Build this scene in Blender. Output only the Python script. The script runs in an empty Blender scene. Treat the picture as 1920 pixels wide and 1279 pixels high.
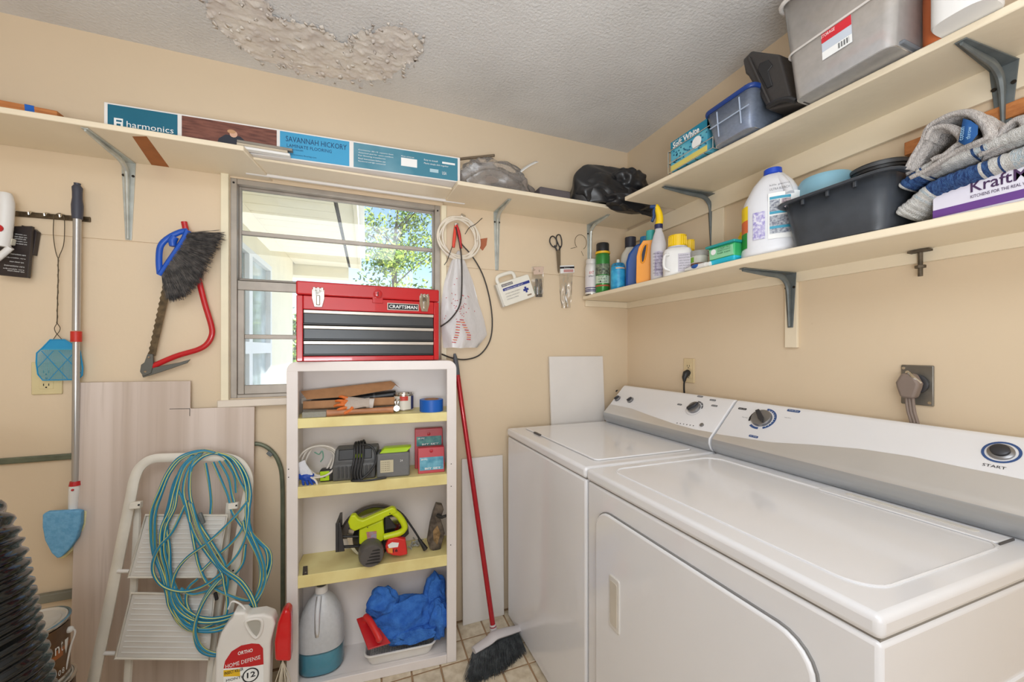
import bpy, math, random
from math import sin, cos, pi, radians, sqrt
from mathutils import Vector, Matrix, noise
random.seed(7)
C = bpy.context.scene.collection
V3 = Vector

# ------------------------------------------------------------------ camera
F = 711.0; CX = 960.0; CY = 655.0; YAW = math.atan(272/711.0); H = 1.31
SA, CA = sin(YAW), cos(YAW)
cam_d = bpy.data.cameras.new('camera'); cam = bpy.data.objects.new('camera', cam_d); C.objects.link(cam)
cam_d.sensor_width = 36; cam_d.lens = F/1920*36; cam_d.shift_y = (CY-639.5)/1920; cam_d.clip_start = 0.02
cam.location = (0, 0, H); cam.rotation_euler = (pi/2, 0, -YAW)
bpy.context.scene.camera = cam
# ------------------------------------------------------------------ world, sun, lights, exposure
w = bpy.data.worlds.new('world'); bpy.context.scene.world = w; w.use_nodes = True
nt = w.node_tree; bg = nt.nodes['Background']
sky = nt.nodes.new('ShaderNodeTexSky'); sky.sky_type = 'NISHITA'; sky.sun_disc = False
sky.sun_elevation = radians(48); sky.sun_rotation = radians(150); sky.air_density = 1.0; sky.dust_density = 1.2; sky.ozone_density = 1.2
nt.links.new(sky.outputs[0], bg.inputs[0]); bg.inputs[1].default_value = 0.32
sd = bpy.data.lights.new('sun', 'SUN'); so = bpy.data.objects.new('sun', sd); C.objects.link(so)
sd.energy = 6.2; sd.angle = radians(0.6); sd.color = (1, .96, .88); so.rotation_euler = (radians(48), 0, radians(35))
def area(name, loc, rot, sx, sy, e, col=(1, 1, 1)):
    l = bpy.data.lights.new(name, 'AREA'); l.shape = 'RECTANGLE'; l.size = sx; l.size_y = sy; l.energy = e; l.color = col
    o = bpy.data.objects.new(name, l); C.objects.link(o); o.location = loc; o.rotation_euler = rot; return o
area('overhead_fill', (-0.35, -0.55, 2.40), (0, 0, 0), 1.3, 1.3, 20, (.88, .94, 1))  # added unseen fill lamp overhead, behind the camera
area('bounce_fill', (-0.1, -0.35, 1.15), (radians(165), 0, 0), .6, .6, 30, (.88, .94, 1))  # added fill aimed upward to brighten the ceiling and shelf undersides
area('rear_fill', (-0.35, -1.55, 1.45), (radians(90), 0, radians(-8)), 1.9, 1.9, 21, (.88, .94, 1))  # added fill behind the camera facing the back wall, no opening there
vs = bpy.context.scene.view_settings
vs.view_transform = 'Standard'; vs.look = 'None'; vs.gamma = 1; vs.use_curve_mapping = False; vs.exposure = 0.0

# ------------------------------------------------------------------ pixel -> point on a real plane
def ray(px, py):
    u = (px-CX)/F; return V3((SA+u*CA, CA-u*SA, -(py-CY)/F))
EYE = V3((0, 0, H))
def PP(px, py, P, N):
    d = ray(px, py); t = (V3(P)-EYE).dot(N)/d.dot(N); return EYE+d*t
def PY(px, py, Y): return PP(px, py, (0, Y, 0), V3((0, 1, 0)))
def PX(px, py, X): return PP(px, py, (X, 0, 0), V3((1, 0, 0)))
def PZ(px, py, Z): return PP(px, py, (0, 0, Z), V3((0, 0, 1)))

# ------------------------------------------------------------------ materials
def lin(c):
    r = []
    for x in c[:3]:
        x = x/255.0; r.append(x/12.92 if x <= .04045 else ((x+.055)/1.055)**2.4)
    return (*r, 1)
MATS = {}
def mat(name, col, rough=.5, metal=0, var=.04, vs=8, bump=0, bs=60, col2=None, trans=0, alpha=1, spec=.5, coat=0, stretch=(1, 1, 1), sss=0):
    if name in MATS: return MATS[name]
    m = bpy.data.materials.new(name); m.use_nodes = True; t = m.node_tree; b = t.nodes['Principled BSDF']
    N = t.nodes.new; L = t.links.new
    tc = N('ShaderNodeTexCoord'); mp = N('ShaderNodeMapping'); L(tc.outputs['Object'], mp.inputs[0]); mp.inputs['Scale'].default_value = stretch
    nz = N('ShaderNodeTexNoise'); nz.inputs['Scale'].default_value = vs; nz.inputs['Detail'].default_value = 4; L(mp.outputs[0], nz.inputs[0])
    mx = N('ShaderNodeMix'); mx.data_type = 'RGBA'
    c = lin(col)
    if col2 is None: c1 = tuple(x*(1-var*2) for x in c[:3])+(1,)
    else: c1 = lin(col2)
    mx.inputs['A'].default_value = c1; mx.inputs['B'].default_value = c
    rp = N('ShaderNodeMapRange'); rp.inputs['From Min'].default_value = .35; rp.inputs['From Max'].default_value = .62
    L(nz.outputs[0], rp.inputs[0]); L(rp.outputs[0], mx.inputs['Factor']); L(mx.outputs['Result'], b.inputs['Base Color'])
    b.inputs['Roughness'].default_value = rough; b.inputs['Metallic'].default_value = metal
    b.inputs['Transmission Weight'].default_value = trans; b.inputs['Alpha'].default_value = alpha
    b.inputs['Specular IOR Level'].default_value = spec; b.inputs['Coat Weight'].default_value = coat
    if sss: b.inputs['Subsurface Weight'].default_value = sss; b.inputs['Subsurface Scale'].default_value = .02
    if bump:
        n2 = N('ShaderNodeTexNoise'); n2.inputs['Scale'].default_value = bs; n2.inputs['Detail'].default_value = 3; L(mp.outputs[0], n2.inputs[0])
        bp = N('ShaderNodeBump'); bp.inputs['Strength'].default_value = bump; bp.inputs['Distance'].default_value = .01
        L(n2.outputs[0], bp.inputs['Height']); L(bp.outputs[0], b.inputs['Normal'])
    MATS[name] = m; return m
def clear(name, tint=(255, 255, 255), gloss=.12, rough=.03, density=0, dens_col=(230, 230, 230)):
    """thin clear plastic or glass: mostly see-through, with a fresnel sheen and an optional milky part"""
    if name in MATS: return MATS[name]
    m = bpy.data.materials.new(name); m.use_nodes = True; t = m.node_tree; N = t.nodes.new; L = t.links.new
    t.nodes.remove(t.nodes['Principled BSDF']); out = t.nodes['Material Output']
    tr = N('ShaderNodeBsdfTransparent'); tr.inputs[0].default_value = lin(tint)
    gl = N('ShaderNodeBsdfGlossy'); gl.inputs['Roughness'].default_value = rough
    df = N('ShaderNodeBsdfDiffuse'); df.inputs[0].default_value = lin(dens_col)
    tl = N('ShaderNodeBsdfTranslucent'); tl.inputs[0].default_value = lin(dens_col)
    a0 = N('ShaderNodeMixShader'); a0.inputs[0].default_value = .35; L(df.outputs[0], a0.inputs[1]); L(tl.outputs[0], a0.inputs[2])
    nz = N('ShaderNodeTexNoise'); nz.inputs['Scale'].default_value = 14
    mr = N('ShaderNodeMapRange'); mr.inputs['To Min'].default_value = max(0, density-.08) if density else 0; mr.inputs['To Max'].default_value = min(1, density+.08) if density else 0
    L(nz.outputs[0], mr.inputs[0])
    a1 = N('ShaderNodeMixShader'); L(mr.outputs[0], a1.inputs[0]); L(tr.outputs[0], a1.inputs[1]); L(a0.outputs[0], a1.inputs[2])
    fr = N('ShaderNodeFresnel'); fr.inputs[0].default_value = 1.4
    ad = N('ShaderNodeMath'); ad.operation = 'MULTIPLY_ADD'; ad.inputs[1].default_value = .9; ad.inputs[2].default_value = gloss*.3; ad.use_clamp = True
    L(fr.outputs[0], ad.inputs[0])
    a2 = N('ShaderNodeMixShader'); L(ad.outputs[0], a2.inputs[0]); L(a1.outputs[0], a2.inputs[1]); L(gl.outputs[0], a2.inputs[2])
    L(a2.outputs[0], out.inputs[0]); MATS[name] = m; return m

CREAM = mat('cream_wall', (233, 214, 177), .62, var=.03, vs=1.6, bump=.12, bs=45)
def wallmat():
    m = bpy.data.materials.new('wall_paint'); m.use_nodes = True; t = m.node_tree; b = t.nodes['Principled BSDF']; N = t.nodes.new; L = t.links.new
    tc = N('ShaderNodeTexCoord')
    n1 = N('ShaderNodeTexNoise'); n1.inputs['Scale'].default_value = 1.3; n1.inputs['Detail'].default_value = 3
    n2 = N('ShaderNodeTexNoise'); n2.inputs['Scale'].default_value = 17; n2.inputs['Detail'].default_value = 6; n2.inputs['Roughness'].default_value = .7
    L(tc.outputs['Object'], n1.inputs[0]); L(tc.outputs['Object'], n2.inputs[0])
    r1 = N('ShaderNodeValToRGB'); r1.color_ramp.elements[0].position = .35; r1.color_ramp.elements[0].color = lin((222, 202, 173)); r1.color_ramp.elements[1].position = .65; r1.color_ramp.elements[1].color = lin((227, 206, 177))
    L(n1.outputs[0], r1.inputs[0])
    r2 = N('ShaderNodeValToRGB'); r2.color_ramp.elements[0].position = .70; r2.color_ramp.elements[0].color = (0, 0, 0, 1); r2.color_ramp.elements[1].position = .80; r2.color_ramp.elements[1].color = (.45, .45, .45, 1)
    L(n2.outputs[0], r2.inputs[0])
    mx = N('ShaderNodeMix'); mx.data_type = 'RGBA'; mx.inputs['B'].default_value = lin((170, 140, 100)); L(r2.outputs[0], mx.inputs['Factor']); L(r1.outputs[0], mx.inputs['A'])
    L(mx.outputs['Result'], b.inputs['Base Color']); b.inputs['Roughness'].default_value = .55
    bp = N('ShaderNodeBump'); bp.inputs['Strength'].default_value = .15; bp.inputs['Distance'].default_value = .004; n3 = N('ShaderNodeTexNoise'); n3.inputs['Scale'].default_value = 35
    L(tc.outputs['Object'], n3.inputs[0]); L(n3.outputs[0], bp.inputs['Height']); L(bp.outputs[0], b.inputs['Normal']); return m
WALL = wallmat()
SHELF = mat('shelf_paint', (240, 225, 198), .5, var=.03, vs=3, bump=.08, bs=30)
WHITE = mat('white_paint', (236, 232, 228), .4, var=.02, vs=4)
ENAMEL = mat('white_enamel', (239, 239, 242), .16, var=.01, vs=3, coat=.35)
PLW = mat('white_plastic', (235, 233, 230), .35, var=.02)
STEEL = mat('brushed_steel', (186, 188, 190), .42, .55, var=.03, vs=9, stretch=(1, .15, 12), spec=.6)
ZINC = mat('zinc_metal', (205, 210, 206), .38, .55, var=.12, vs=18)
GREYM = mat('grey_painted_metal', (112, 119, 120), .45, .2, var=.1, vs=25)
ALU = mat('window_aluminium', (176, 168, 158), .45, .45, var=.08, vs=12)
DARK = mat('dark_gap', (40, 38, 36), .8)
BLACK = mat('black_plastic', (38, 38, 40), .42, var=.1, vs=20)
CHAR = mat('charcoal_plastic', (70, 71, 73), .4, var=.1, vs=16)
RED = mat('red_paint', (196, 26, 34), .32, var=.04, coat=.3)
BLUE = mat('blue_plastic', (25, 86, 190), .38)
YEL = mat('yellow_plastic', (247, 205, 10), .35)
CARD = mat('cardboard', (190, 140, 98), .8, var=.08, vs=25)
WOOD = mat('wood_handle', (190, 132, 92), .5, col2=(160, 104, 68), vs=14, stretch=(1, 8, 8))
ORWOOD = mat('orange_wood', (200, 130, 72), .55, col2=(178, 108, 56), vs=10, stretch=(1, 6, 12))
PAPERW = mat('white_print', (242, 242, 240), .6, var=.01)
INK = mat('black_print', (35, 34, 40), .6)
CHROME = mat('chrome', (215, 212, 205), .18, 1, var=.05, vs=30)
GLASS = clear('window_glass', (250, 252, 252), .1, .0)
CLEARP = clear('clear_plastic_film', (246, 244, 240), .35, .15, .16, (225, 222, 215))

# ------------------------------------------------------------------ mesh builder
def catmull(pts, n=6, closed=False):
    P = [V3(p) for p in pts]; out = []; N = len(P)
    for i in range(N if closed else N-1):
        p0 = P[(i-1) % N] if closed or i > 0 else P[0]*2-P[1]; p1 = P[i]; p2 = P[(i+1) % N]
        p3 = P[(i+2) % N] if closed or i+2 < N else P[-1]*2-P[-2]
        for k in range(n):
            t = k/n; out.append(.5*((2*p1)+(p2-p0)*t+(2*p0-5*p1+4*p2-p3)*t*t+(3*p1-p0-3*p2+p3)*t**3))
    if not closed: out.append(P[-1])
    return out
class MB:
    def __init__(s): s.v = []; s.f = []; s.m = []; s.cm = 0
    def add(s, vs, fs):
        o = len(s.v); s.v += [V3(p) for p in vs]; s.f += [tuple(i+o for i in f) for f in fs]; s.m += [s.cm]*len(fs); return s
    def box(s, a, b):
        x0, y0, z0 = a; x1, y1, z1 = b
        return s.hexa([(x0, y0, z0), (x1, y0, z0), (x1, y1, z0), (x0, y1, z0), (x0, y0, z1), (x1, y0, z1), (x1, y1, z1), (x0, y1, z1)])
    def hexa(s, p): return s.add(p, [(3, 2, 1, 0), (4, 5, 6, 7), (0, 1, 5, 4), (1, 2, 6, 5), (2, 3, 7, 6), (3, 0, 4, 7)])
    def obox(s, c, size, U=(1, 0, 0), W=(0, 1, 0)):
        U = V3(U).normalized(); W = V3(W); W = (W-U*W.dot(U)).normalized(); N = U.cross(W); c = V3(c); a, b, d = [x/2 for x in size]
        return s.hexa([c+U*i*a+W*j*b+N*k*d for i, j, k in ((-1, -1, -1), (1, -1, -1), (1, 1, -1), (-1, 1, -1), (-1, -1, 1), (1, -1, 1), (1, 1, 1), (-1, 1, 1))])
    def prism(s, pts, T):
        T = V3(T); n = len(pts); P = [V3(p) for p in pts]
        return s.add(P+[p+T for p in P], [tuple(range(n-1, -1, -1)), tuple(range(n, 2*n))]+[(i, (i+1) % n, (i+1) % n+n, i+n) for i in range(n)])
    def tube(s, pts, r, n=8, closed=False, caps=True, ell=None, up=None, stripe=None, twist=0):
        P = [V3(p) for p in pts]; N = len(P); rs = r if isinstance(r, (list, tuple)) else [r]*N
        T = []
        for i in range(N):
            a = P[(i-1) % N] if closed or i > 0 else P[i]; b = P[(i+1) % N] if closed or i < N-1 else P[i]
            T.append((b-a).normalized() if (b-a).length > 1e-9 else V3((0, 0, 1)))
        ref = V3(up) if up else (V3((0, 0, 1)) if abs(T[0].z) < .9 else V3((1, 0, 0)))
        u = (ref-T[0]*ref.dot(T[0])).normalized(); vs = []
        for i in range(N):
            if up: u = V3(up)
            u = (u-T[i]*u.dot(T[i])); u = u.normalized() if u.length > 1e-6 else V3((1, 0, 0)); w = T[i].cross(u)
            for k in range(n):
                a = 2*pi*k/n+twist*i; eu, ew = ell if ell else (1, 1)
                vs.append(P[i]+u*cos(a)*rs[i]*eu+w*sin(a)*rs[i]*ew)
        o = len(s.v); s.v += vs
        for i in range(N if closed else N-1):
            for k in range(n):
                j = (i+1) % N; s.f.append((o+i*n+k, o+j*n+k, o+j*n+(k+1) % n, o+i*n+(k+1) % n))
                s.m.append(stripe[k % len(stripe)] if stripe else s.cm)
        if caps and not closed:
            s.f.append(tuple(o+k for k in range(n))); s.f.append(tuple(o+(N-1)*n+k for k in range(n-1, -1, -1))); s.m += [s.cm]*2
        return s
    def cyl(s, a, b, r, r2=None, n=20): return s.tube([a, b], [r, r if r2 is None else r2], n)
    def lathe(s, prof, O=(0, 0, 0), ax=(0, 0, 1), n=24, sq=1.0, sqdir=None, e=2.0, caps=True):
        """profile of (radius, height); sq flattens the section, e>2 makes it a rounded square"""
        A = V3(ax).normalized(); r = V3(sqdir) if sqdir else (V3((1, 0, 0)) if abs(A.x) < .9 else V3((0, 1, 0)))
        U = (r-A*r.dot(A)).normalized(); W = A.cross(U); O = V3(O); o = len(s.v)
        for (rr, h) in prof:
            for k in range(n):
                a = 2*pi*k/n; c, d = cos(a), sin(a)
                if e != 2: c, d = math.copysign(abs(c)**(2/e), c), math.copysign(abs(d)**(2/e), d)
                s.v.append(O+A*h+U*c*rr+W*d*rr*sq)
        for i in range(len(prof)-1):
            for k in range(n):
                s.f.append((o+i*n+k, o+i*n+(k+1) % n, o+(i+1)*n+(k+1) % n, o+(i+1)*n+k)); s.m.append(s.cm)
        if not caps: return s
        s.f.append(tuple(o+k for k in range(n-1, -1, -1))); L = o+(len(prof)-1)*n; s.f.append(tuple(L+k for k in range(n))); s.m += [s.cm]*2
        return s
    def grid(s, fn, nu, nv, mf=None):
        o = len(s.v)
        for j in range(nv+1):
            for i in range(nu+1): s.v.append(V3(fn(i/nu, j/nv)))
        for j in range(nv):
            for i in range(nu):
                a = o+j*(nu+1)+i; s.f.append((a, a+1, a+nu+2, a+nu+1)); s.m.append(mf(i/nu, j/nv) if mf else s.cm)
        return s
    def blob(s, c, rad, seed=0, amp=.25, fr=2.0, nu=36, nv=22, flat=None, ridge=False):
        c = V3(c); o = len(s.v)
        for j in range(nv+1):
            th = pi*j/nv
            for i in range(nu):
                ph = 2*pi*i/nu; d = V3((sin(th)*cos(ph), sin(th)*sin(ph), cos(th)))
                q = d*fr+V3((seed*3.1, seed*1.7, seed))
                nz = noise.fractal(q, 1.0, 2.0, 3)
                if ridge: nz = .5-abs(noise.noise(q)*2.2)+.25*noise.noise(q*2.3)
                k = 1+amp*nz; p = V3((c.x+d.x*rad[0]*k, c.y+d.y*rad[1]*k, c.z+d.z*rad[2]*k))
                if flat is not None and p.z < flat: p.z = flat
                s.v.append(p)
        for j in range(nv):
            for i in range(nu):
                s.f.append((o+j*nu+i, o+(j+1)*nu+i, o+(j+1)*nu+(i+1) % nu, o+j*nu+(i+1) % nu)); s.m.append(s.cm)
        return s
    def sphere(s, c, r, n=12, m=8, rz=None): return s.blob(c, (r, r, rz or r), amp=0, nu=n, nv=m)
def wmat(o):
    M = o.matrix_basis.copy()
    while o.parent: o = o.parent; M = o.matrix_basis @ M
    return M
def build(mb, name, mats, parent=None, bevel=0, bseg=2, solid=0, smooth=40, sub=0, world=True):
    v = mb.v
    o = bpy.data.objects.new(name, None) if not v else None
    me = bpy.data.meshes.new(name)
    if parent is not None:
        if world:
            Mi = wmat(parent).inverted(); v = [Mi @ p for p in v]
        base = None
    else:
        xs = [p.x for p in v]; ys = [p.y for p in v]; zs = [p.z for p in v]
        base = V3(((min(xs)+max(xs))/2, (min(ys)+max(ys))/2, min(zs))); v = [p-base for p in v]
    me.from_pydata([tuple(p) for p in v], [], mb.f)
    if not isinstance(mats, (list, tuple)): mats = [mats]
    for m in mats: me.materials.append(m)
    me.polygons.foreach_set('material_index', mb.m); me.polygons.foreach_set('use_smooth', [True]*len(mb.f))
    me.update()
    o = bpy.data.objects.new(name, me); C.objects.link(o)
    if base is not None: o.location = base
    else: o.parent = parent
    if sub:
        d = o.modifiers.new('sub', 'SUBSURF'); d.levels = sub; d.render_levels = sub
    if solid:
        d = o.modifiers.new('solid', 'SOLIDIFY'); d.thickness = solid; d.offset = 0
    if bevel:
        d = o.modifiers.new('bevel', 'BEVEL'); d.width = bevel; d.segments = bseg; d.limit_method = 'ANGLE'; d.angle_limit = radians(35)
        d.harden_normals = False
    if smooth is not None and not sub: me.set_sharp_from_angle(angle=radians(smooth if not bevel else 60))
    return o
def thing(name, label, cat, loc=(0, 0, 0), rz=0, group=None):
    o = bpy.data.objects.new(name, None); C.objects.link(o); o.location = loc; o.rotation_euler = (0, 0, rz); o.empty_display_size = .05
    o['label'] = label; o['category'] = cat
    if group: o['group'] = group
    return o
def tag(o, label, cat, group=None):
    o['label'] = label; o['category'] = cat
    if group: o['group'] = group
    return o
def struct(o): o['kind'] = 'structure'; return o
def stuff(o): o['kind'] = 'stuff'; return o
def lab(o, l): o['label'] = l; return o
def text(s, O, U, W, width, height, m, parent, name='lettering', bold=0, ext=.0004, shear=0):
    """flat print of the words s in the box O + U*width + W*height (U reading direction, W up)"""
    cu = bpy.data.curves.new('t', 'FONT'); cu.body = s; cu.resolution_u = 2; cu.offset = bold; cu.shear = shear; cu.fill_mode = 'FRONT'
    ob = bpy.data.objects.new('t', cu); C.objects.link(ob)
    me = bpy.data.meshes.new_from_object(ob.evaluated_get(bpy.context.evaluated_depsgraph_get()))
    bpy.data.objects.remove(ob); U = V3(U).normalized(); W = V3(W); W = (W-U*W.dot(U)).normalized(); N = U.cross(W)
    if not len(me.vertices): return None
    xs = [v.co.x for v in me.vertices]; ys = [v.co.y for v in me.vertices]; x0, x1, y0, y1 = min(xs), max(xs), min(ys), max(ys)
    sx = width/max(1e-6, x1-x0); sy = height/max(1e-6, y1-y0) if height else sx; O = V3(O)
    mb = MB(); mb.add([O+U*(v.co.x-x0)*sx+W*(v.co.y-y0)*sy+N*ext for v in me.vertices], [tuple(p.vertices) for p in me.polygons])
    bpy.data.meshes.remove(me)
    return build(mb, name, m, parent, smooth=None)
def rrect(w, h, r, n=5):
    pts = []
    for cx, cy, a0 in ((w/2-r, h/2-r, 0), (-w/2+r, h/2-r, 90), (-w/2+r, -h/2+r, 180), (w/2-r, -h/2+r, 270)):
        for k in range(n+1):
            a = radians(a0+90*k/n); pts.append((cx+r*cos(a), cy+r*sin(a)))
    return pts
def decal(mb, O, U, W, w, h, off=.0006, r=0):
    """thin printed patch centred at O"""
    U = V3(U).normalized(); W = V3(W); W = (W-U*W.dot(U)).normalized(); N = U.cross(W); O = V3(O)+N*off
    pts = rrect(w, h, r, 3) if r else [(w/2, h/2), (-w/2, h/2), (-w/2, -h/2), (w/2, -h/2)]
    mb.add([O+U*a+W*b for a, b in pts], [tuple(range(len(pts)))]); return mb
X, Y, Z = V3((1, 0, 0)), V3((0, 1, 0)), V3((0, 0, 1))
DW = 1.80; XW = 1.40; ZC = 2.44; XL = -2.3; YF = -2.2

# ================================================================== THE ROOM
WX0, WX1, WZ0, WZ1 = -.505, .325, 1.115, 1.99
m = MB()
for a, b in (((XL, DW+.004, 0), (WX0, DW+.12, ZC)), ((WX1, DW+.004, 0), (XW, DW+.12, ZC)), ((WX0, DW+.004, 0), (WX1, DW+.12, WZ0)), ((WX0, DW+.004, WZ1), (WX1, DW+.12, ZC))): m.box(a, b)
wall_back = struct(build(m, 'wall_back', WALL))
for a, b in (((XL, 0), (WX0, 1.7025)), ((XL, 1.7075), (WX0, ZC)), ((WX1, 0), (XW, 1.7025)), ((WX1, 1.7075), (XW, ZC)), ((WX0, 0), (WX1, WZ0)), ((WX0, WZ1), (WX1, ZC))):
    build(MB().box((a[0], DW, a[1]), (b[0], DW+.004, b[1])), 'wall_panel', WALL, wall_back)
struct(build(MB().box((XW, YF, 0), (XW+.1, DW+.12, ZC)), 'wall_right', WALL))
struct(build(MB().box((XL-.1, YF, 0), (XL, DW+.12, ZC)), 'wall_left', WALL))
struct(build(MB().box((XL, YF-.1, 0), (XW, YF, ZC)), 'wall_front', WALL))
# stippled ceiling with a peeled, water-damaged patch
def ceilmat():
    m = bpy.data.materials.new('ceiling_stipple'); m.use_nodes = True; t = m.node_tree; b = t.nodes['Principled BSDF']; N = t.nodes.new; L = t.links.new
    tc = N('ShaderNodeTexCoord'); n1 = N('ShaderNodeTexNoise'); n1.inputs['Scale'].default_value = 95; n1.inputs['Detail'].default_value = 4
    n2 = N('ShaderNodeTexNoise'); n2.inputs['Scale'].default_value = 3.2; n2.inputs['Detail'].default_value = 5
    L(tc.outputs['Object'], n1.inputs[0]); L(tc.outputs['Object'], n2.inputs[0])
    r = N('ShaderNodeValToRGB'); r.color_ramp.elements[0].position = .3; r.color_ramp.elements[0].color = lin((212, 209, 206)); r.color_ramp.elements[1].position = .7; r.color_ramp.elements[1].color = lin((226, 224, 222))
    L(n2.outputs[0], r.inputs[0]); L(r.outputs[0], b.inputs['Base Color']); b.inputs['Roughness'].default_value = .85
    bp = N('ShaderNodeBump'); bp.inputs['Strength'].default_value = .6; bp.inputs['Distance'].default_value = .006
    L(n1.outputs[0], bp.inputs['Height']); L(bp.outputs[0], b.inputs['Normal']); return m
CEIL = ceilmat()
ceiling = struct(build(MB().box((XL, YF, ZC), (XW, DW+.12, ZC+.08)), 'ceiling', CEIL))
PEEL = mat('peeled_plaster', (232, 224, 214), .85, col2=(214, 204, 196), vs=10, bump=.35, bs=50)
STAIN = mat('damp_stain', (150, 144, 136), .9, col2=(190, 184, 176), vs=14)
def inpoly(x, y, P):
    c = False
    for i in range(len(P)):
        (x1, y1), (x2, y2) = P[i], P[i-1]
        if (y1 > y) != (y2 > y) and x < (x2-x1)*(y-y1)/(y2-y1)+x1: c = not c
    return c
PZC = lambda px, py: PZ(px, py, ZC)
outl = [(392, -60), (384, 25), (425, 62), (450, 85), (480, 108), (545, 128), (600, 142), (680, 152), (735, 146), (765, 120), (797, 100), (790, 70), (750, 45), (700, 50), (668, 62), (640, 75), (600, 48), (560, 42), (520, 30), (505, 5), (470, -40)]
PO = [tuple(PZC(*p)[:2]) for p in outl]
xs = [p[0] for p in PO]; ys = [p[1] for p in PO]
m = MB(); st = .0055; nx = int((max(xs)-min(xs)+.08)/st); ny = int((min(max(ys)+.06, DW-.005)-min(ys))/st); vid = {}
def phgt(x, y):
    d = min(((x-px_)**2+(y-py_)**2)**.5 for px_, py_ in PO)
    ins = inpoly(x+.018*noise.noise(V3((x*22, y*22, 3))), y+.018*noise.noise(V3((x*22, y*22, 9))), PO)
    n = noise.fractal(V3((x*34, y*34, 0)), .8, 2, 4); fl = noise.noise(V3((x*11, y*16, 5)))
    return ins, (.002+.008*max(0, n)+.011*max(0, fl)*max(0, noise.noise(V3((x*55, y*80, 1)))+.3)+(.006 if d < .02 else 0)*max(0, n+.4))
fs = []
for j in range(ny):
    for i in range(nx):
        x = min(xs)-.03+i*st; y = min(ys)+j*st; ins, h = phgt(x, y)
        if ins: vid[(i, j)] = len(m.v); m.v.append(V3((x, y, ZC-h)))
for (i, j), a in vid.items():
    q = [(i, j), (i, j+1), (i+1, j+1), (i+1, j)]
    if all(k in vid for k in q): m.f.append(tuple(vid[k] for k in q)); m.m.append(0)
lab(stuff(build(m, 'peeled_plaster', PEEL, ceiling, smooth=None)), 'peeling plaster flakes around a water damaged patch')
m = MB(); k = 0
for n_ in range(220):                                           # curled flakes hanging round the rim and inside the patch
    i0 = random.randrange(len(PO)); f_ = random.random(); a, b = PO[i0], PO[i0-1]
    if n_ % 2: x, y = a[0]+(b[0]-a[0])*f_+random.gauss(0, .012), a[1]+(b[1]-a[1])*f_+random.gauss(0, .012)
    else: x, y = random.choice(list(vid.values())) and tuple(m_ for m_ in (random.uniform(min(xs), max(xs)), random.uniform(min(ys), max(ys))))
    if n_ % 2 == 0 and not inpoly(x, y, PO): continue
    if y > DW-.02: continue
    a_ = random.uniform(0, 6.3); r_ = random.uniform(.004, .014); pts = [V3((x+cos(a_+t)*r_*random.uniform(.5, 1), y+sin(a_+t)*r_*random.uniform(.5, 1), ZC-random.uniform(.004, .014))) for t in (0, 1.3, 2.5, 3.8, 5)]
    m.prism(pts, (0, 0, .0012))
stuff(build(m, 'plaster_flake', PEEL, ceiling, smooth=None))

# floor: cushioned tile, each tile a low slab in sight
GROUT = mat('grout', (176, 142, 108), .8, var=.1, vs=20)
def tilemat():
    return mat('floor_tile', (222, 208, 184), .42, col2=(196, 178, 150), vs=26, bump=.1, bs=80)
TILE = tilemat()
floor = struct(build(MB().box((XL, YF, -.1), (XW, DW+.12, -.004)), 'floor', GROUT))
px_, py_ = .115, .1125; x0_, y0_ = .399-9*px_, 1.565-4*py_
tm = MB().box((-px_/2+.0035, -py_/2+.0035, -.004), (px_/2-.0035, py_/2-.0035, 0))
first = None; kk = 0
rest = MB()
for j in range(-36, 12):
    for i in range(-22, 20):
        cx, cy = x0_+(i+.5)*px_, y0_+(j+.5)*py_
        if not (XL+.06 < cx < XW-.06 and YF+.06 < cy < DW-.03): continue
        if -1.3 < cx < .75 and cy > .95:
            if first is None: first = build(tm, 'tile', TILE, floor, bevel=.0015, bseg=1, world=False); o = first
            else: o = first.copy(); C.objects.link(o)
            o.location = (cx-floor.location.x, cy-floor.location.y, random.uniform(-.0006, 0)-floor.location.z)
        else: rest.box((cx-px_/2+.0035, cy-py_/2+.0035, -.004), (cx+px_/2-.0035, cy+py_/2-.0035, 0))
stuff(build(rest, 'tiling', TILE, floor, smooth=None))
# cleats under the shelves and vertical battens
def cleat(name, a, b): return struct(build(MB().box(a, b), name, SHELF, bevel=.0015))
cleat('trim_1', (XW-.014, YF, 1.905), (XW, 1.80, 1.984))
cleat('trim_2', (XW-.012, YF, 1.543), (XW, 1.80, 1.578))
cleat('trim_3', (1.115, DW-.012, 1.545), (XW-.012, DW, 1.578))
cleat('trim_4', (XW-.010, 1.165, 1.598), (XW, 1.225, 1.905))
cleat('trim_5', (XW-.012, .872, 1.316), (XW, .914, 1.543))
# header board and rail over the window, cream casing and sill
hd = struct(build(MB().box((-.44, DW-.055, 2.004), (.435, DW, 2.078)), 'trim_6', SHELF, bevel=.003))
build(MB().cyl((-.44, DW-.05, 1.999), (.43, DW-.05, 1.999), .0065), 'rail', WHITE, hd)
build(MB().box((-.44, DW-.06, 2.078), (.25, DW-.045, 2.086)), 'edge_strip', WHITE, hd)
build(MB().box((-.425, 1.630, 2.004), (.345, DW-.055, 2.0132)), 'ledge_board', SHELF, hd, bevel=.002)
cas = mat('casing_paint', (244, 234, 205), .4)
struct(build(MB().box((-.532, DW-.018, 1.085), (-.506, DW, 2.0)), 'trim_7', cas, bevel=.002))
struct(build(MB().box((.327, DW-.014, 1.115), (.352, DW, 1.99)), 'trim_8', cas, bevel=.002))
struct(build(MB().box((-.54, DW-.03, 1.083), (.36, DW, 1.112)), 'trim_9', mat('sill_paint', (232, 220, 205), .4), bevel=.004))
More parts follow.
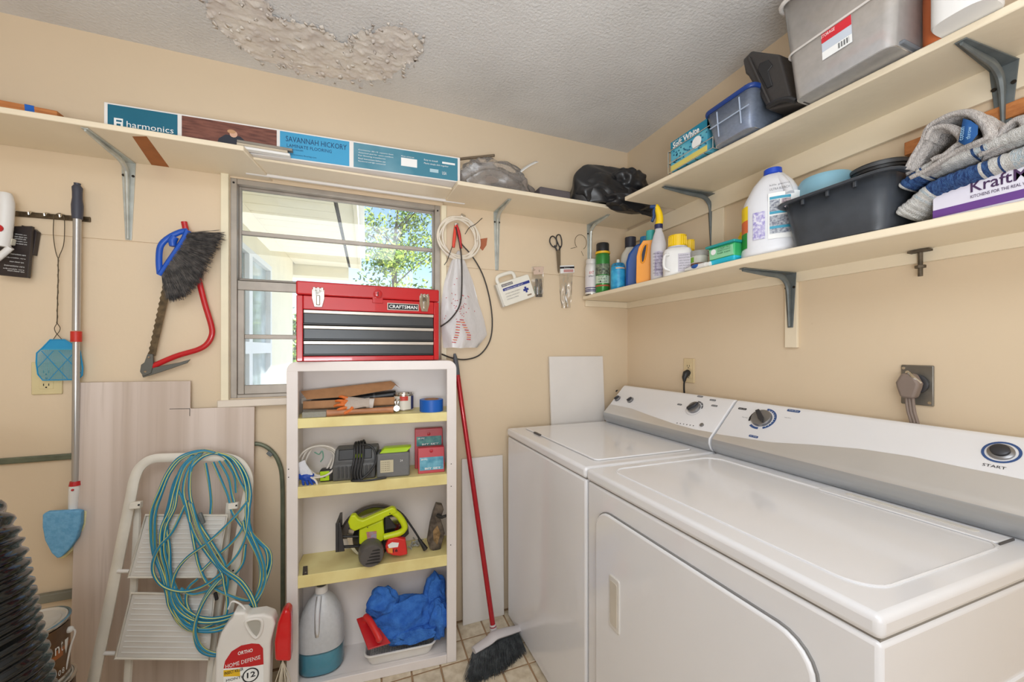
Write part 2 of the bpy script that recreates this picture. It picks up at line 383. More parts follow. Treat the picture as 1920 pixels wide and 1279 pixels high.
# conduits
CON = mat('conduit_green_grey', (112, 118, 98), .5, .2, var=.15, vs=20)
o = build(MB().box((-1.6, DW-.012, .925), (-.93, DW, .945)), 'trim_10', CON, bevel=.003); struct(o)
o = build(MB().box((-1.6, DW-.02, .44), (-.93, DW, .47)), 'trim_11', mat('conduit_grey', (136, 134, 120), .6, var=.1), bevel=.003); struct(o)
pts = [PY(x, y, DW-.012) for x, y in ((470, 832), (490, 834), (508, 845), (522, 865), (529, 900), (530, 1000), (530, 1279))]
pts[-1].z = .02
tag(build(MB().tube(catmull(pts, 6), .008, 8), 'cable_conduit', CON), 'grey green conduit curving down the wall beside the white cabinet', 'conduit')
tag(build(MB().obox(PY(506, 851, DW-.018), (.022, .014, .012), (.7, 0, -.7), (.7, 0, .7)), 'conduit_clip', GREYM, bevel=.002), 'small grey clip on the bend of the grey green conduit', 'clip')

# window: aluminium single-hung
wy0, wy1 = DW+.012, DW+.05
win = struct(build((lambda m: [m.box((WX0, wy0-.012, WZ0), (WX0+.022, wy1, WZ1)), m.box((WX1-.026, wy0-.012, WZ0), (WX1, wy1, WZ1)), m.box((WX0+.022, wy0-.012, WZ1-.022), (WX1-.026, wy1, WZ1)), m.box((WX0+.022, wy0-.012, WZ0), (WX1-.026, wy1, WZ0+.014))] and m)(MB()), 'window_1', ALU, bevel=.002))
up = build((lambda m: [m.box((WX0+.022, wy0+.016, 1.578), (WX1-.026, wy0+.03, 1.598)), m.box((WX0+.022, wy0+.016, 1.598), (WX0+.030, wy0+.03, WZ1-.022)), m.box((WX1-.034, wy0+.016, 1.598), (WX1-.026, wy0+.03, WZ1-.022)), m.box((WX0+.03, wy0+.016, WZ1-.032), (WX1-.034, wy0+.03, WZ1-.022))] and m)(MB()), 'upper_sash', ALU, win, bevel=.001)
build(MB().box((WX0+.03, wy0+.014, 1.775), (WX1-.034, wy0+.031, 1.792)), 'glazing_bar', ALU, up, bevel=.002)
for z0, z1 in ((1.598, 1.776), (1.791, WZ1-.032)): build(MB().box((WX0+.03, wy0+.0215, z0), (WX1-.034, wy0+.0245, z1)), 'pane', GLASS, up)
lo = build((lambda m: [m.box((WX0+.022, wy0-.006, 1.548), (WX1-.026, wy0+.012, 1.586)), m.box((WX0+.022, wy0-.006, WZ0+.014), (WX0+.045, wy0+.012, 1.548)), m.box((WX1-.049, wy0-.006, WZ0+.014), (WX1-.026, wy0+.012, 1.548)), m.box((WX0+.045, wy0-.006, WZ0+.014), (WX1-.049, wy0+.012, WZ0+.05))] and m)(MB()), 'lower_sash', ALU, win, bevel=.002)
build(MB().box((WX0+.045, wy0-.004, 1.352), (WX1-.049, wy0+.010, 1.370)), 'glazing_bar', ALU, lo, bevel=.002)
for z0, z1 in ((WZ0+.05, 1.353), (1.369, 1.548)): build(MB().box((WX0+.045, wy0+.002, z0), (WX1-.049, wy0+.005, z1)), 'pane', GLASS, lo)
build(MB().box((WX0+.03, wy0-.010, 1.586), (WX1-.034, wy0+.01, 1.592)), 'meeting_rail_lip', mat('dull_aluminium', (140, 134, 126), .5, .5), win, bevel=.001)
for p in ((WX0+.011, 1.972), (WX1-.013, 1.965)): build(MB().cyl((p[0], wy0-.0135, p[1]), (p[0], wy0-.011, p[1]), .004, n=10), 'screw', DARK, win)

# ================================================================== OUTSIDE
OWH = mat('outside_cream', (250, 244, 222), .6, var=.02); OW2 = mat('outside_white', (240, 243, 245), .6, var=.02)
struct(build(MB().box((-14, 1.93, -.35), (16, 40, -.25)), 'ground_outside', mat('pale_ground', (236, 228, 214), .9, col2=(214, 206, 190), vs=2, bump=.4, bs=30)))  # ground coloured pale so its bounce brightens the soffit
hw = thing('house_wing', 'cream painted wing of the house with soffit seen through the window', 'house', (-.9, 3.4, -.25))
build((lambda m: [m.box((-1.2, 1.93, -.25), (-.86, 4.62, 2.4)), m.box((-.86, 1.93, -.25), (-.74, 2.2, 2.25)), m.box((-.86, 1.93, 1.985), (-.74, 4.62, 2.25)), m.box((-.86, 3.66, -.25), (-.74, 4.62, 1.985))] and m)(MB()), 'wing_wall', OWH, hw)
for i in range(18):
    y = 1.93+i*.157; build(MB().box((-.74, y+.002, 2.25), (-.20, y+.155, 2.262)), 'soffit_board', OWH, hw, bevel=.001, bseg=1)
build(MB().box((-.195, 2.4, 2.252), (-.175, 4.75, 2.27)), 'dark_strip', DARK, hw)  # thin dark strip between the soffit boards and the soffit edge
build(MB().box((-.175, 1.93, 2.25), (-.085, 4.78, 2.27)), 'soffit_edge', OWH, hw)
build(MB().box((-.085, 1.93, 2.23), (-.06, 4.8, 2.42)), 'fascia', OWH, hw)
build(MB().box((-1.2, 4.76, 2.13), (-.2, 4.95, 2.42)), 'end_beam', OWH, hw)
build(MB().box((-1.2, 1.93, 2.42), (-.02, 5.0, 2.5)), 'roof', OW2, hw)
build(MB().box((-.09, 1.93, 2.14), (.9, 2.10, 2.2)), 'near_eave', OWH, hw)
gl_out = mat('dark_reflective_glass', (120, 135, 128), .08, col2=(196, 214, 220), vs=3, spec=.8)
for y0, y1 in ((2.24, 3.0), (3.08, 3.6)):
    for z0, z1 in ((-.1, 1.28), (1.36, 1.95)):
        fr = build((lambda m: [m.box((-.80, y0-.04, z0-.04), (-.735, y0, z1+.04)), m.box((-.80, y1, z0-.04), (-.735, y1+.04, z1+.04)), m.box((-.80, y0, z1), (-.735, y1, z1+.04)), m.box((-.80, y0, z0-.04), (-.735, y1, z0))] and m)(MB()), 'window_frame', OW2, hw)
        build(MB().box((-.78, y0, z0), (-.77, y1, z1)), 'glass', gl_out, fr)
struct(build(MB().box((-6, 11.8, -.25), (9, 11.9, 1.15)), 'fence_outside', mat('grey_fence', (165, 172, 178), .7, var=.06, vs=3)))
def tree(name, label, base, h, spread, nleaf, cols, seed, crown0=.45, group=None, leaf=.05):
    random.seed(seed); t = thing(name, label, 'tree', base)
    bk = mat('bark', (122, 108, 92), .9, col2=(86, 76, 66), vs=12); b = V3(base)
    m = MB(); tr = [b, b+V3((.05, 0, h*.35)), b+V3((-.05, .1, h*.7)), b+V3((.05, 0, h*.97))]
    m.tube(catmull(tr, 5), [.09*h/4*(1-.85*i/15) for i in range(16)], 7); build(m, 'trunk', bk, t)
    cl = []; m = MB()
    for i in range(26):
        z = h*(crown0+(1-crown0)*random.random()); a = random.uniform(0, 6.28); r = spread*random.uniform(.25, 1)*(1.1-.5*abs(z/h-.7))
        p0 = b+V3((0, 0, z-.12*h)); p1 = b+V3((cos(a)*r, sin(a)*r, z)); m.tube([p0, (p0+p1)/2+V3((0, 0, .05)), p1], [.02, .012, .005], 5); cl.append(p1)
    stuff(build(m, 'branches', bk, t))
    m = MB()
    for i in range(nleaf):
        c = random.choice(cl); s_ = spread*.22; p = c+V3((random.gauss(0, s_), random.gauss(0, s_), random.gauss(0, s_*.7)))
        u = V3((random.gauss(0, 1), random.gauss(0, 1), random.gauss(0, 1))).normalized(); w_ = u.orthogonal().normalized(); l = leaf*random.uniform(.7, 1.5)
        m.cm = random.randrange(len(cols)); m.add([p, p+u*l+w_*l*.45, p+u*l*2, p+u*l-w_*l*.45], [(0, 1, 2, 3)])
    stuff(build(m, 'foliage', cols, t, smooth=None))
G1 = mat('leaf_green', (118, 150, 62), .7); G2 = mat('leaf_light', (172, 192, 92), .7); G3 = mat('leaf_dark', (74, 106, 50), .7)
tree('garden_tree', 'tall airy green tree seen through the upper window panes', (.62, 9.0, -.25), 5.0, 1.05, 5600, [G1, G2, G2, G3], 3, .35)
tree('garden_tree', 'small leafy tree at the right edge of the window view', (3.1, 9.4, -.25), 5.4, .75, 3500, [G1, G3], 5, .3)
tree('garden_shrub', 'low green shrub seen left of the red toolbox through the window', (-1.75, 9.5, -.25), 2.2, .85, 2600, [G1, G2, G3], 9, .1)
tree('garden_tree', 'bushy green tree low behind the red toolbox beyond the window', (-.1, 11.0, -.25), 2.7, .9, 2600, [G1, G3], 11, .1)
random.seed(21)

# ================================================================== SHELVES AND BRACKETS
def board(name, label, pts, th, matl=SHELF, bevel=.003):
    return tag(build(MB().prism(pts, (0, 0, th)), name, matl, bevel=bevel), label, 'shelf')
sl = board('wall_shelf', 'long cream shelf left of the window with an orange stripe under it', [(-1.9, 1.555, 1.996), (-.398, 1.555, 1.996), (-.36, DW, 1.996), (-1.9, DW, 1.996)][::1], .018)
a, b_, c_, d_ = [PZ(*p, 1.9955) for p in ((248, 256), (275, 256), (322, 318), (292, 316))]
for p in (a, b_, c_, d_): p.y = min(p.y, 1.795)
o = MB().prism([d_, c_, b_, a], (0, 0, .0008)); lab(build(o, 'bare_wood_stripe', mat('bare_wood_stripe', (172, 104, 52), .7, var=.1, vs=20), sl), 'unpainted reddish wood stripe')
board('wall_shelf', 'cream shelf right of the window holding bagged cloth and black bag', [(.352, 1.555, 1.996), (XW-.012, 1.555, 1.996), (XW-.012, DW, 1.996), (.335, DW, 1.996)], .018)
board('wall_shelf', 'upper long cream shelf on the right wall under the storage bins', [(1.092, 1.425, 1.984), (1.185, .30, 1.972), (1.18, -.7, 1.972), (XW, -.7, 1.975), (XW, 1.425, 1.984)][::-1], .018)
board('wall_shelf', 'lower long cream shelf above the washer and dryer', [(1.092, 1.785, 1.578), (1.105, .85, 1.578), (1.17, .33, 1.575), (1.17, -.7, 1.575), (XW, -.7, 1.575), (XW, 1.785, 1.578)][::-1], .02)

def bracket(label, top, out, side, drop, reach, matl, w0=.042, w1=.018, screws=True, group=None):
    """pressed steel shelf bracket: a leg down the wall, an arm under the shelf, a ridge along both"""
    top = V3(top); out = V3(out); side = V3(side); t = thing('shelf_bracket', label, 'bracket', top-Z*drop, 0, group)
    th = .003
    m = MB(); m.prism([top+side*w0/2, top-side*w0/2, top-Z*drop-side*w1/2, top-Z*drop+side*w1/2], out*th); build(m, 'leg', matl, t, bevel=.001)
    m = MB(); q = top-Z*th; m.prism([q+side*w0/2, q-side*w0/2, q+out*reach-side*w1/2, q+out*reach+side*w1/2], Z*th*.9); build(m, 'arm', matl, t, bevel=.001)
    path = catmull([top-Z*(drop-.004)+out*.005, top-Z*drop*.5+out*.009, top-Z*.055+out*.012, top-Z*.028+out*.026, top-Z*.012+out*.06, top-Z*.010+out*reach*.55, top-Z*.006+out*(reach-.004)], 6)
    n = len(path); rr = [.0035+.005*sin(pi*min(1, max(.08, i/(n-1)))) for i in range(n)]
    build(MB().tube(path, rr, 8, up=side, ell=(.85, 1.3)), 'ridge', matl, t)
    for s_ in (-1, 1):
        c = top-Z*.05+side*s_*w0*.33+out*.003; build(MB().cyl(c, c+out*.002, .0045, n=10), 'screw', mat('dark_screw', (58, 52, 46), .5, .6), t)
    return t
bracket('zinc bracket under the shelf left of the window', (-.815, DW, 1.995), -Y, X, .285, .235, ZINC)
bracket('zinc bracket under the shelf just right of the window', (.607, DW, 1.995), -Y, X, .29, .185, ZINC, .036)
bracket('zinc bracket beside the spray cans in the room corner', (1.145, DW, 1.995), -Y, X, .40, .18, ZINC, .034)
bracket('grey bracket holding the upper right shelf near the corner', (XW, 1.225, 1.976), -X, Y, .25, .27, GREYM, .05)
bracket('grey bracket holding the upper right shelf above the towels', (XW-.014, .415, 1.972), -X, Y, .17, .20, GREYM, .045)
bracket('grey bracket under the lower shelf above the dryer', (XW-.012, .893, 1.576), -X, Y, .19, .24, GREYM, .04)
bt = thing('hanger_bolt', 'rusty threaded bolt hanging under the lower right shelf', 'bolt', (XW-.02, .556, 1.505))
RUST = mat('rusty_steel', (118, 106, 90), .6, .5, var=.25, vs=40)
build(MB().cyl((XW-.02, .556, 1.505), (XW-.02, .556, 1.575), .005, n=10), 'threaded_rod', RUST, bt)
build(MB().lathe([(.011, 0), (.011, .007)], (XW-.02, .556, 1.527), n=6), 'nut', RUST, bt)
build(MB().box((XW-.034, .535, 1.569), (XW-.012, .577, 1.5745)), 'washer_plate', RUST, bt)
tag(build(MB().box((XW-.02, -.3, 1.842), (XW, .589, 1.878)), 'wood_strip', ORWOOD, bevel=.002), 'orange stained wood strip fixed to the wall behind the towels', 'wood strip')

# ================================================================== WASHER AND DRYER
A0 = V3((.638, 1.74, 0)); AA = V3((sin(radians(2)), -cos(radians(2)), 0)); BB = V3((cos(radians(1.2)), -sin(radians(1.2)), 0))
def AP(s, b, z): return A0+AA*s+BB*b+Z*z
def abox(m, s0, b0, z0, s1, b1, z1): return m.hexa([AP(s0, b0, z0), AP(s0, b1, z0), AP(s1, b1, z0), AP(s1, b0, z0), AP(s0, b0, z1), AP(s0, b1, z1), AP(s1, b1, z1), AP(s1, b0, z1)][::1])
ZT = .925
Q1 = (.530, .978); Q2 = (.650, 1.108)       # flat slope of the control panel in (depth, height)
QL = sqrt((Q2[0]-Q1[0])**2+(Q2[1]-Q1[1])**2)
SLP = (BB*(Q2[0]-Q1[0])+Z*(Q2[1]-Q1[1])).normalized(); SN = AA.cross(SLP).normalized()
if SN.z < 0: SN = -SN
def con_px(px, py):                       # pixel -> (s, q) on the slope
    p = PP(px, py, AP(0, *Q1), SN); d = p-AP(0, *Q1); return d.dot(AA), d.dot(SLP)
def SP(s, q, off=.0005): return AP(s, *Q1)+SLP*q+SN*off
RS = AA                                   # reading direction on the panel when facing it from the front
def appliance(name, label, s0, s1):
    t = thing(name, label, name.split('_')[-1], AP((s0+s1)/2, .3, 0))
    m = MB(); abox(m, s0+.004, .004, .012, s1-.004, .60, .8845); build(m, 'body', ENAMEL, t, bevel=.008, bseg=3)
    m = MB(); abox(m, s0+.008, .01, .88, s1-.008, .59, .89); build(m, 'seam', mat('seam_shadow', (150, 146, 140), .6), t)
    m = MB(); abox(m, s0+.0015, 0, .888, s1-.0015, .60, ZT); build(m, 'top_panel', ENAMEL, t, bevel=.011, bseg=4)
    for i, (s_, b_) in enumerate(((s0+.04, .05), (s1-.04, .05), (s0+.04, .55), (s1-.04, .55))): build(MB().cyl(AP(s_, b_, 0), AP(s_, b_, .014), .02), 'foot', BLACK, t)
    return t
def console(t, s0, s1, wave, notch):
    prof = [(.550, ZT), (.536, ZT+.012), (.528, ZT+.034), Q1]
    full = prof+[Q2, (.658, 1.114), (.668, 1.1155), (.682, 1.108), (.695, 1.07), (.70, ZT)]
    m = MB(); m.prism([AP(s0, b, z) for b, z in full], AA*(s1-s0)); build(m, 'control_panel', ENAMEL, t, bevel=.0035, bseg=2)
    W = [con_px(*p) for p in wave]
    def q(s):
        if s <= W[0][0]: return max(.002, W[0][1])
        for (a, b), (c, d) in zip(W, W[1:]):
            if a <= s <= c: return max(.002, b+(d-b)*(s-a)/(c-a))
        return max(.002, W[-1][1])
    base = [(AP(0, b, z)-A0) for b, z in prof]
    NS = 60; nv = 10
    def fn(u, v):
        s = s0+.003+(s1-s0-.006)*u; Lw = q(s); j = v*nv
        if j <= 6:
            k = j/2.0; i = min(2, int(k)); f = k-i; b = prof[i][0]*(1-f)+prof[i+1][0]*f; z = prof[i][1]*(1-f)+prof[i+1][1]*f
            return AP(s, b-.0022, z+.0008)
        f = (j-6)/4.0; return AP(s, *Q1)+SLP*Lw*f+SN*(.0022-.0012*f)
    build(MB().grid(fn, NS, nv, mf=lambda u, v: 1 if v*nv > 5.5 else 0), 'steel_band', [STEEL, mat('silver_highlight', (214, 210, 205), .3, .45, var=.02)], t, smooth=60)  # highlight on the band's upper slope painted as a lighter, glossier silver
    lab(t.children[-1] if t.children else t, 'brushed silver wave') if False else None
KNB = mat('knob_grey', (150, 150, 152), .28, .7, var=.05); KND = mat('knob_dark', (66, 66, 70), .35, .4); BLU = mat('print_blue', (52, 84, 140), .5); GRP = mat('print_grey', (96, 98, 104), .5)
def knob(t, px, py, r, h=.016, ang=.6, name='dial'):
    s, q = con_px(px, py); c = SP(s, q, 0)
    k = build(MB().lathe([(r*1.0, 0), (r*1.02, .003), (r*.98, h*.55), (r*.90, h*.62), (r*.9, h*.62)], c, SN, 32), name, KNB, t)
    d = AA*cos(ang)+SLP*sin(ang); e = SN.cross(d); o = c+SN*h*.6
    m = MB(); m.prism([o+d*r*.95, o+d*r*.3+e*r*.24, o-d*r*.88+e*r*.2, o-d*r*.88-e*r*.2, o+d*r*.3-e*r*.24], SN*h*.55); build(m, 'grip', KND, k, bevel=.0012)
    return s, q
def arc(m, s, q, r0, r1, a0, a1, off=.0008, n=14):
    for i in range(n):
        a, b = radians(a0+(a1-a0)*i/n), radians(a0+(a1-a0)*(i+1)/n)
        P = [SP(s+cos(x)*r, q+sin(x)*r, off) for x, r in ((a, r0), (a, r1), (b, r1), (b, r0))]; m.add(P, [(0, 1, 2, 3)])
def pill(t, px, py, w, h, m_, word):
    s, q = con_px(px, py); m = MB(); decal(m, SP(s, q, 0), AA, SLP, w, h, .0006, h*.35)
    p = build(m, 'cycle_label', m_, t, smooth=None)
    text(word, SP(s-w*.38, q-h*.22, .0006), AA, SLP, w*.76, h*.45, PAPERW, p, 'print')

ws0, ws1 = 0.0, .676; ds0, ds1 = .680, 1.425
wm = appliance('washing_machine', 'white top loading washing machine in the room corner', ws0, ws1); wm['category'] = 'washing machine'
console(wm, ws0+.03, ws1-.002, [(1123, 757), (1146, 759), (1181, 768), (1215, 783), (1261, 802), (1297, 814), (1332, 822)], 0)
# lid with its rounded outline and finger slot
L = [PZ(*p, ZT) for p in ((984, 806), (1100, 862), (1272, 842), (1128, 797))]
def quad_sb(P): return [((p-A0).dot(AA), (p-A0).dot(BB)) for p in P]
sb = quad_sb(L); ls0 = .045; ls1 = .625; lb0 = .075; lb1 = .50
def rr_ab(m, s0, b0, s1, b1, r, z0, z1):
    pts = [AP((s0+s1)/2+a, (b0+b1)/2+b, z0) for a, b in rrect(s1-s0, b1-b0, r, 5)]; return m.prism(pts, Z*(z1-z0))
m = MB(); rr_ab(m, ls0-.003, lb0-.003, ls1+.003, lb1+.003, .02, ZT-.001, ZT+.0008); build(m, 'lid_gap', mat('soft_grey_gap', (186, 184, 182), .5), wm)
m = MB(); rr_ab(m, ls0, lb0, ls1, lb1, .018, ZT-.001, ZT+.006); lid = build(m, 'lid', ENAMEL, wm, bevel=.004, bseg=3)
m = MB(); rr_ab(m, .15, lb0-.006, .215, lb0+.004, .004, ZT, ZT+.0066); build(m, 'finger_slot', mat('slot_shadow', (90, 86, 84), .6), lid)
for q_ in ((1157, 748), (1180, 752)):
    s, q = con_px(*q_); knob(wm, *q_, .015, .014, 1.0, 'small_dial'); m = MB(); arc(m, s, q, .0165, .018, -150, 200, n=24); build(m, 'dial_ring', GRP, wm, smooth=None)
s, q = knob(wm, 1296, 772, .027, .018, .9)
m = MB(); arc(m, s, q, .030, .0365, 5, 32, n=6); arc(m, s, q, .030, .0365, 36, 62, n=6); arc(m, s, q, .030, .0365, 66, 96, n=6); arc(m, s, q, .030, .0365, 150, 200, n=6); build(m, 'dial_marks', GRP, wm, smooth=None)
m = MB(); arc(m, s, q, .0365, .0372, -160, -20, n=20); build(m, 'dial_ring', GRP, wm, smooth=None)
pill(wm, 1306, 750, .028, .008, GRP, 'Normal'); pill(wm, 1329, 758, .028, .008, GRP, 'Casual'); pill(wm, 1332, 769, .028, .008, GRP, 'Delicate'); pill(wm, 1269, 764, .024, .008, GRP, 'Heavy')
for i in range(6):
    s, q = con_px(1265+i*5.9, 800+i*1.3); m = MB(); arc(m, s, q, 0, .0024, 0, 360, n=10); build(m, 'indicator_light', INK, wm, smooth=None)
s, q = con_px(1310, 806); build(MB().lathe([(.008, 0), (.008, .004), (.006, .005)], SP(s, q, 0), SN, 18), 'button', KNB, wm)
s, q = con_px(1155, 733); m = MB(); decal(m, SP(s, q, 0), AA, SLP, .014, .012, .0006, .002); decal(m, SP(s+.004, q+.002, 0), AA, SLP, .004, .014, .0007); build(m, 'badge', INK, wm, smooth=None)

dr = appliance('clothes_dryer', 'white front loading clothes dryer nearest the camera', ds0, ds1); dr['category'] = 'dryer'
console(dr, ds0+.003, ds1-.002, [(1339, 825), (1436, 845), (1514, 853), (1601, 865), (1695, 884), (1789, 909), (1852, 925), (1920, 943)], 0)
# pressed rim on the top, lint door at the back
m = MB(); r0 = [AP((ds0+ds1)/2+a, .275+b, ZT+.0005) for a, b in rrect(.66, .43, .05, 6)]
m.tube(r0, .0026, 6, closed=True); build(m, 'pressed_rim', ENAMEL, dr)
m = MB(); rr_ab(m, 1.06, .475, 1.375, .532, .008, ZT, ZT+.004); lint = build(m, 'lint_door', ENAMEL, dr, bevel=.003)
m = MB(); rr_ab(m, 1.11, .498, 1.34, .518, .009, ZT+.004, ZT+.0055); build(m, 'finger_grip', mat('cream_plastic', (238, 234, 226), .3), lint, bevel=.001)
m = MB(); abox(m, 1.376, .475, ZT, 1.3785, .532, ZT+.0042); build(m, 'door_gap', mat('slot_shadow', (90, 86, 84), .6), lint)
# front door
fd = lambda px, py: (lambda p: ((p-A0).dot(AA), p.z))(PP(px, py, A0, AA.cross(Z)))
sL, _ = fd(1120, 1100); sR = sL+.60; zTp = .818
zz = [fd(1145, 968)[1], fd(1500, 1190)[1]]; zTp = sum(zz)/2
def fpr(m, s0, z0, s1, z1, r, b0, b1): return m.prism([AP((s0+s1)/2+a, b0, (z0+z1)/2+b) for a, b in rrect(s1-s0, z1-z0, r, 6)], BB*(b1-b0))
m = MB(); fpr(m, sL-.0025, .181, sR+.0025, zTp+.0025, .064, -.001, .006); build(m, 'door_gap', mat('door_shadow', (140, 138, 136), .6), dr)
m = MB(); fpr(m, sL, .184, sR, zTp, .062, -.008, .003); door = build(m, 'door', ENAMEL, dr, bevel=.006, bseg=3)
h0, h1 = fd(1148, 1115), fd(1170, 1205)
m = MB(); zc = .585; fpr(m, h0[0], zc-.075, h0[0]+.045, zc+.075, .006, -.012, -.006); hb = build(m, 'door_handle', mat('handle_rim', (226, 222, 216), .3), door, bevel=.002)
m = MB(); fpr(m, h0[0]+.008, zc-.062, h0[0]+.037, zc+.062, .006, -.0135, -.0118); build(m, 'finger_recess', mat('recess_cream', (214, 206, 192), .4), hb, bevel=.0006)
# pressed ribs on the near side of the dryer
for i in range(3):
    z0 = .30+i*.18; pts = [AP(ds1-.004, .33+a, z0+b) for a, b in rrect(.34, .12, .03, 5)]
    m = MB(); m.tube(pts, .004, 6, closed=True); build(m, 'pressed_rib', ENAMEL, dr)
s, q = knob(dr, 1419, 798, .033, .018, -.85)
m = MB(); arc(m, s, q, .037, .045, -62, 92, n=26); arc(m, s, q, .037, .045, -128, -82, n=10); build(m, 'dial_scale', BLU, dr, smooth=None)
m = MB(); arc(m, s, q, .037, .044, 145, 205, n=10); build(m, 'dial_marks', INK, dr, smooth=None)
m = MB()
for a in range(-50, 90, 14): arc(m, s, q, .038, .0405, a, a+3, off=.0013, n=1)
build(m, 'dial_ticks', PAPERW, dr, smooth=None)
pill(dr, 1383, 777, .032, .0085, INK, 'Auto Dry'); pill(dr, 1476, 785, .040, .0095, BLU, 'Time Dry'); pill(dr, 1404, 832, .032, .0085, BLU, 'Air Only')
s, q = con_px(1858, 882); m = MB(); arc(m, s, q, .024, .0285, 0, 360, n=36); build(m, 'button_ring', BLU, dr, smooth=None)
sbn = build(MB().lathe([(.020, 0), (.020, .004), (.017, .006)], SP(s, q, 0), SN, 28), 'start_button_base', KNB, dr)
build(MB().lathe([(.0145, .005), (.0145, .012), (.012, .0135)], SP(s, q, 0), SN, 28), 'start_button', KND, sbn)
s, q = con_px(1846, 909); text('START', SP(s-.016, q-.004), AA, SLP, .033, .0068, INK, dr)
for px, py, wd in ((1466, 798, 'Less Dry'), (1388, 794, 'Normal')):
    s, q = con_px(px, py); text(wd, SP(s-.01, q-.002), AA, SLP, .02, .0035, GRP, dr)

# outlets and plugs on the right wall
def outlet(label, c, U, N, w, h, m_, sock=True):
    c = V3(c); t = thing('wall_outlet', label, 'outlet', c-Z*h/2)
    build(MB().obox(c+V3(N)*.003, (w, h, .006), U, Z), 'cover_plate', m_, t, bevel=.0025)
    if sock:
        for dz in (-.2, .2):
            p = c+Z*h*dz+V3(N)*.0065; s_ = build(MB().obox(p, (w*.45, h*.26, .0025), U, Z), 'socket', m_, t, bevel=.001)
            for k in (-1, 1): build(MB().obox(p+V3(U)*k*.0065+V3(N)*.0014, (.002, .008, .001), U, Z), 'slot', DARK, s_)
            build(MB().cyl(p-Z*.009+V3(N)*.001, p-Z*.009+V3(N)*.0019, .0025, n=8), 'slot', DARK, s_)
        build(MB().cyl(c+V3(N)*.006, c+V3(N)*.0075, .003, n=8), 'screw', GREYM, t)
    return t
IV = mat('ivory_plastic', (222, 200, 158), .4)
outlet('ivory outlet above the washer with black plug in it', PX(1293, 695, XW), -Y, -X, .062, .112, IV)
p = PX(1290, 703, XW-.01)
bp_ = thing('power_plug', 'black power plug and cord in the ivory outlet above washer', 'plug', p)
build(MB().tube([p+V3((.002, 0, .012)), p+V3((-.012, 0, .006)), p+V3((-.022, 0, -.012)), p+V3((-.022, 0, -.03))], [.014, .015, .011, .006], 12), 'plug', BLACK, bp_)
build(MB().tube(catmull([p+V3((-.022, 0, -.025)), p+V3((-.02, .004, -.06)), p+V3((-.012, .008, -.12)), p+V3((-.012, .01, -.25))], 5), .004, 8), 'cord', BLACK, bp_)
c = PX(1721, 722, XW); OM = mat('aged_steel_plate', (150, 146, 138), .35, .7, var=.15, vs=14)
t = outlet('square steel dryer outlet with a large grey plug', c, -Y, -X, .066, .108, OM, False)
build(MB().lathe([(.026, .006), (.026, .014), (.021, .016)], c+Z*.004, -X, 24), 'socket', KND, t)
for dy, dz in ((-.026, -.045), (.026, .045)): build(MB().cyl(c+V3((-.006, dy, dz)), c+V3((-.0085, dy, dz)), .004, n=8), 'screw', CHROME, t)
PLG = mat('plug_grey_brown', (136, 120, 110), .55)
t = thing('dryer_plug', 'large grey brown plug and flat cord in the steel outlet', 'plug', c-Z*.06)
q = c+V3((-.018, .004, 0))
m = MB(); m.prism([q+V3((0, .012, .032)), q+V3((0, -.012, .032)), q+V3((0, -.024, .006)), q+V3((0, -.022, -.006)), q+V3((0, -.014, -.034)), q+V3((0, .014, -.034)), q+V3((0, .022, -.006)), q+V3((0, .024, .006))], (-.028, 0, 0)); pl = build(m, 'plug', PLG, t, bevel=.006, bseg=3)
build(MB().tube(catmull([q+V3((-.01, .006, .03)), q+V3((-.022, .0, .036)), q+V3((-.026, -.012, .024)), q+V3((-.014, -.022, .008))], 4), .004, 8), 'pull_loop', CHROME, pl)
for k in range(3):
    dy = (k-1)*.0065; pth = [q+V3((-.014, dy, -.03)), q+V3((-.014, dy-.004, -.07)), q+V3((-.012, dy-.012, -.12)), q+V3((-.01, dy-.012, -.24))]
    build(MB().tube(catmull(pth, 5), .0038, 8), 'cord', PLG, t)

# ================================================================== WHITE BOARDS AGAINST THE BACK WALL
def leaner(name, label, x0, x1, z0, z1, y0, y1, th, m_, xs=0):
    P = [(x0, y0, z0), (x1, y0, z0), (x1+xs, y1, z1), (x0+xs, y1, z1)]; return tag(build(MB().prism(P, (0, th, 0)), name, m_, bevel=.001), label, 'board')
WB = mat('white_board', (232, 227, 222), .35, var=.015)
leaner('white_board', 'white board standing behind the red broom beside the cabinet', .425, .632, .0, .782, 1.760, 1.782, .012, WB)
o = leaner('white_board', 'white board standing behind the washing machine', .925, 1.255, .0, 1.272, 1.758, 1.781, .012, WB, -.035)
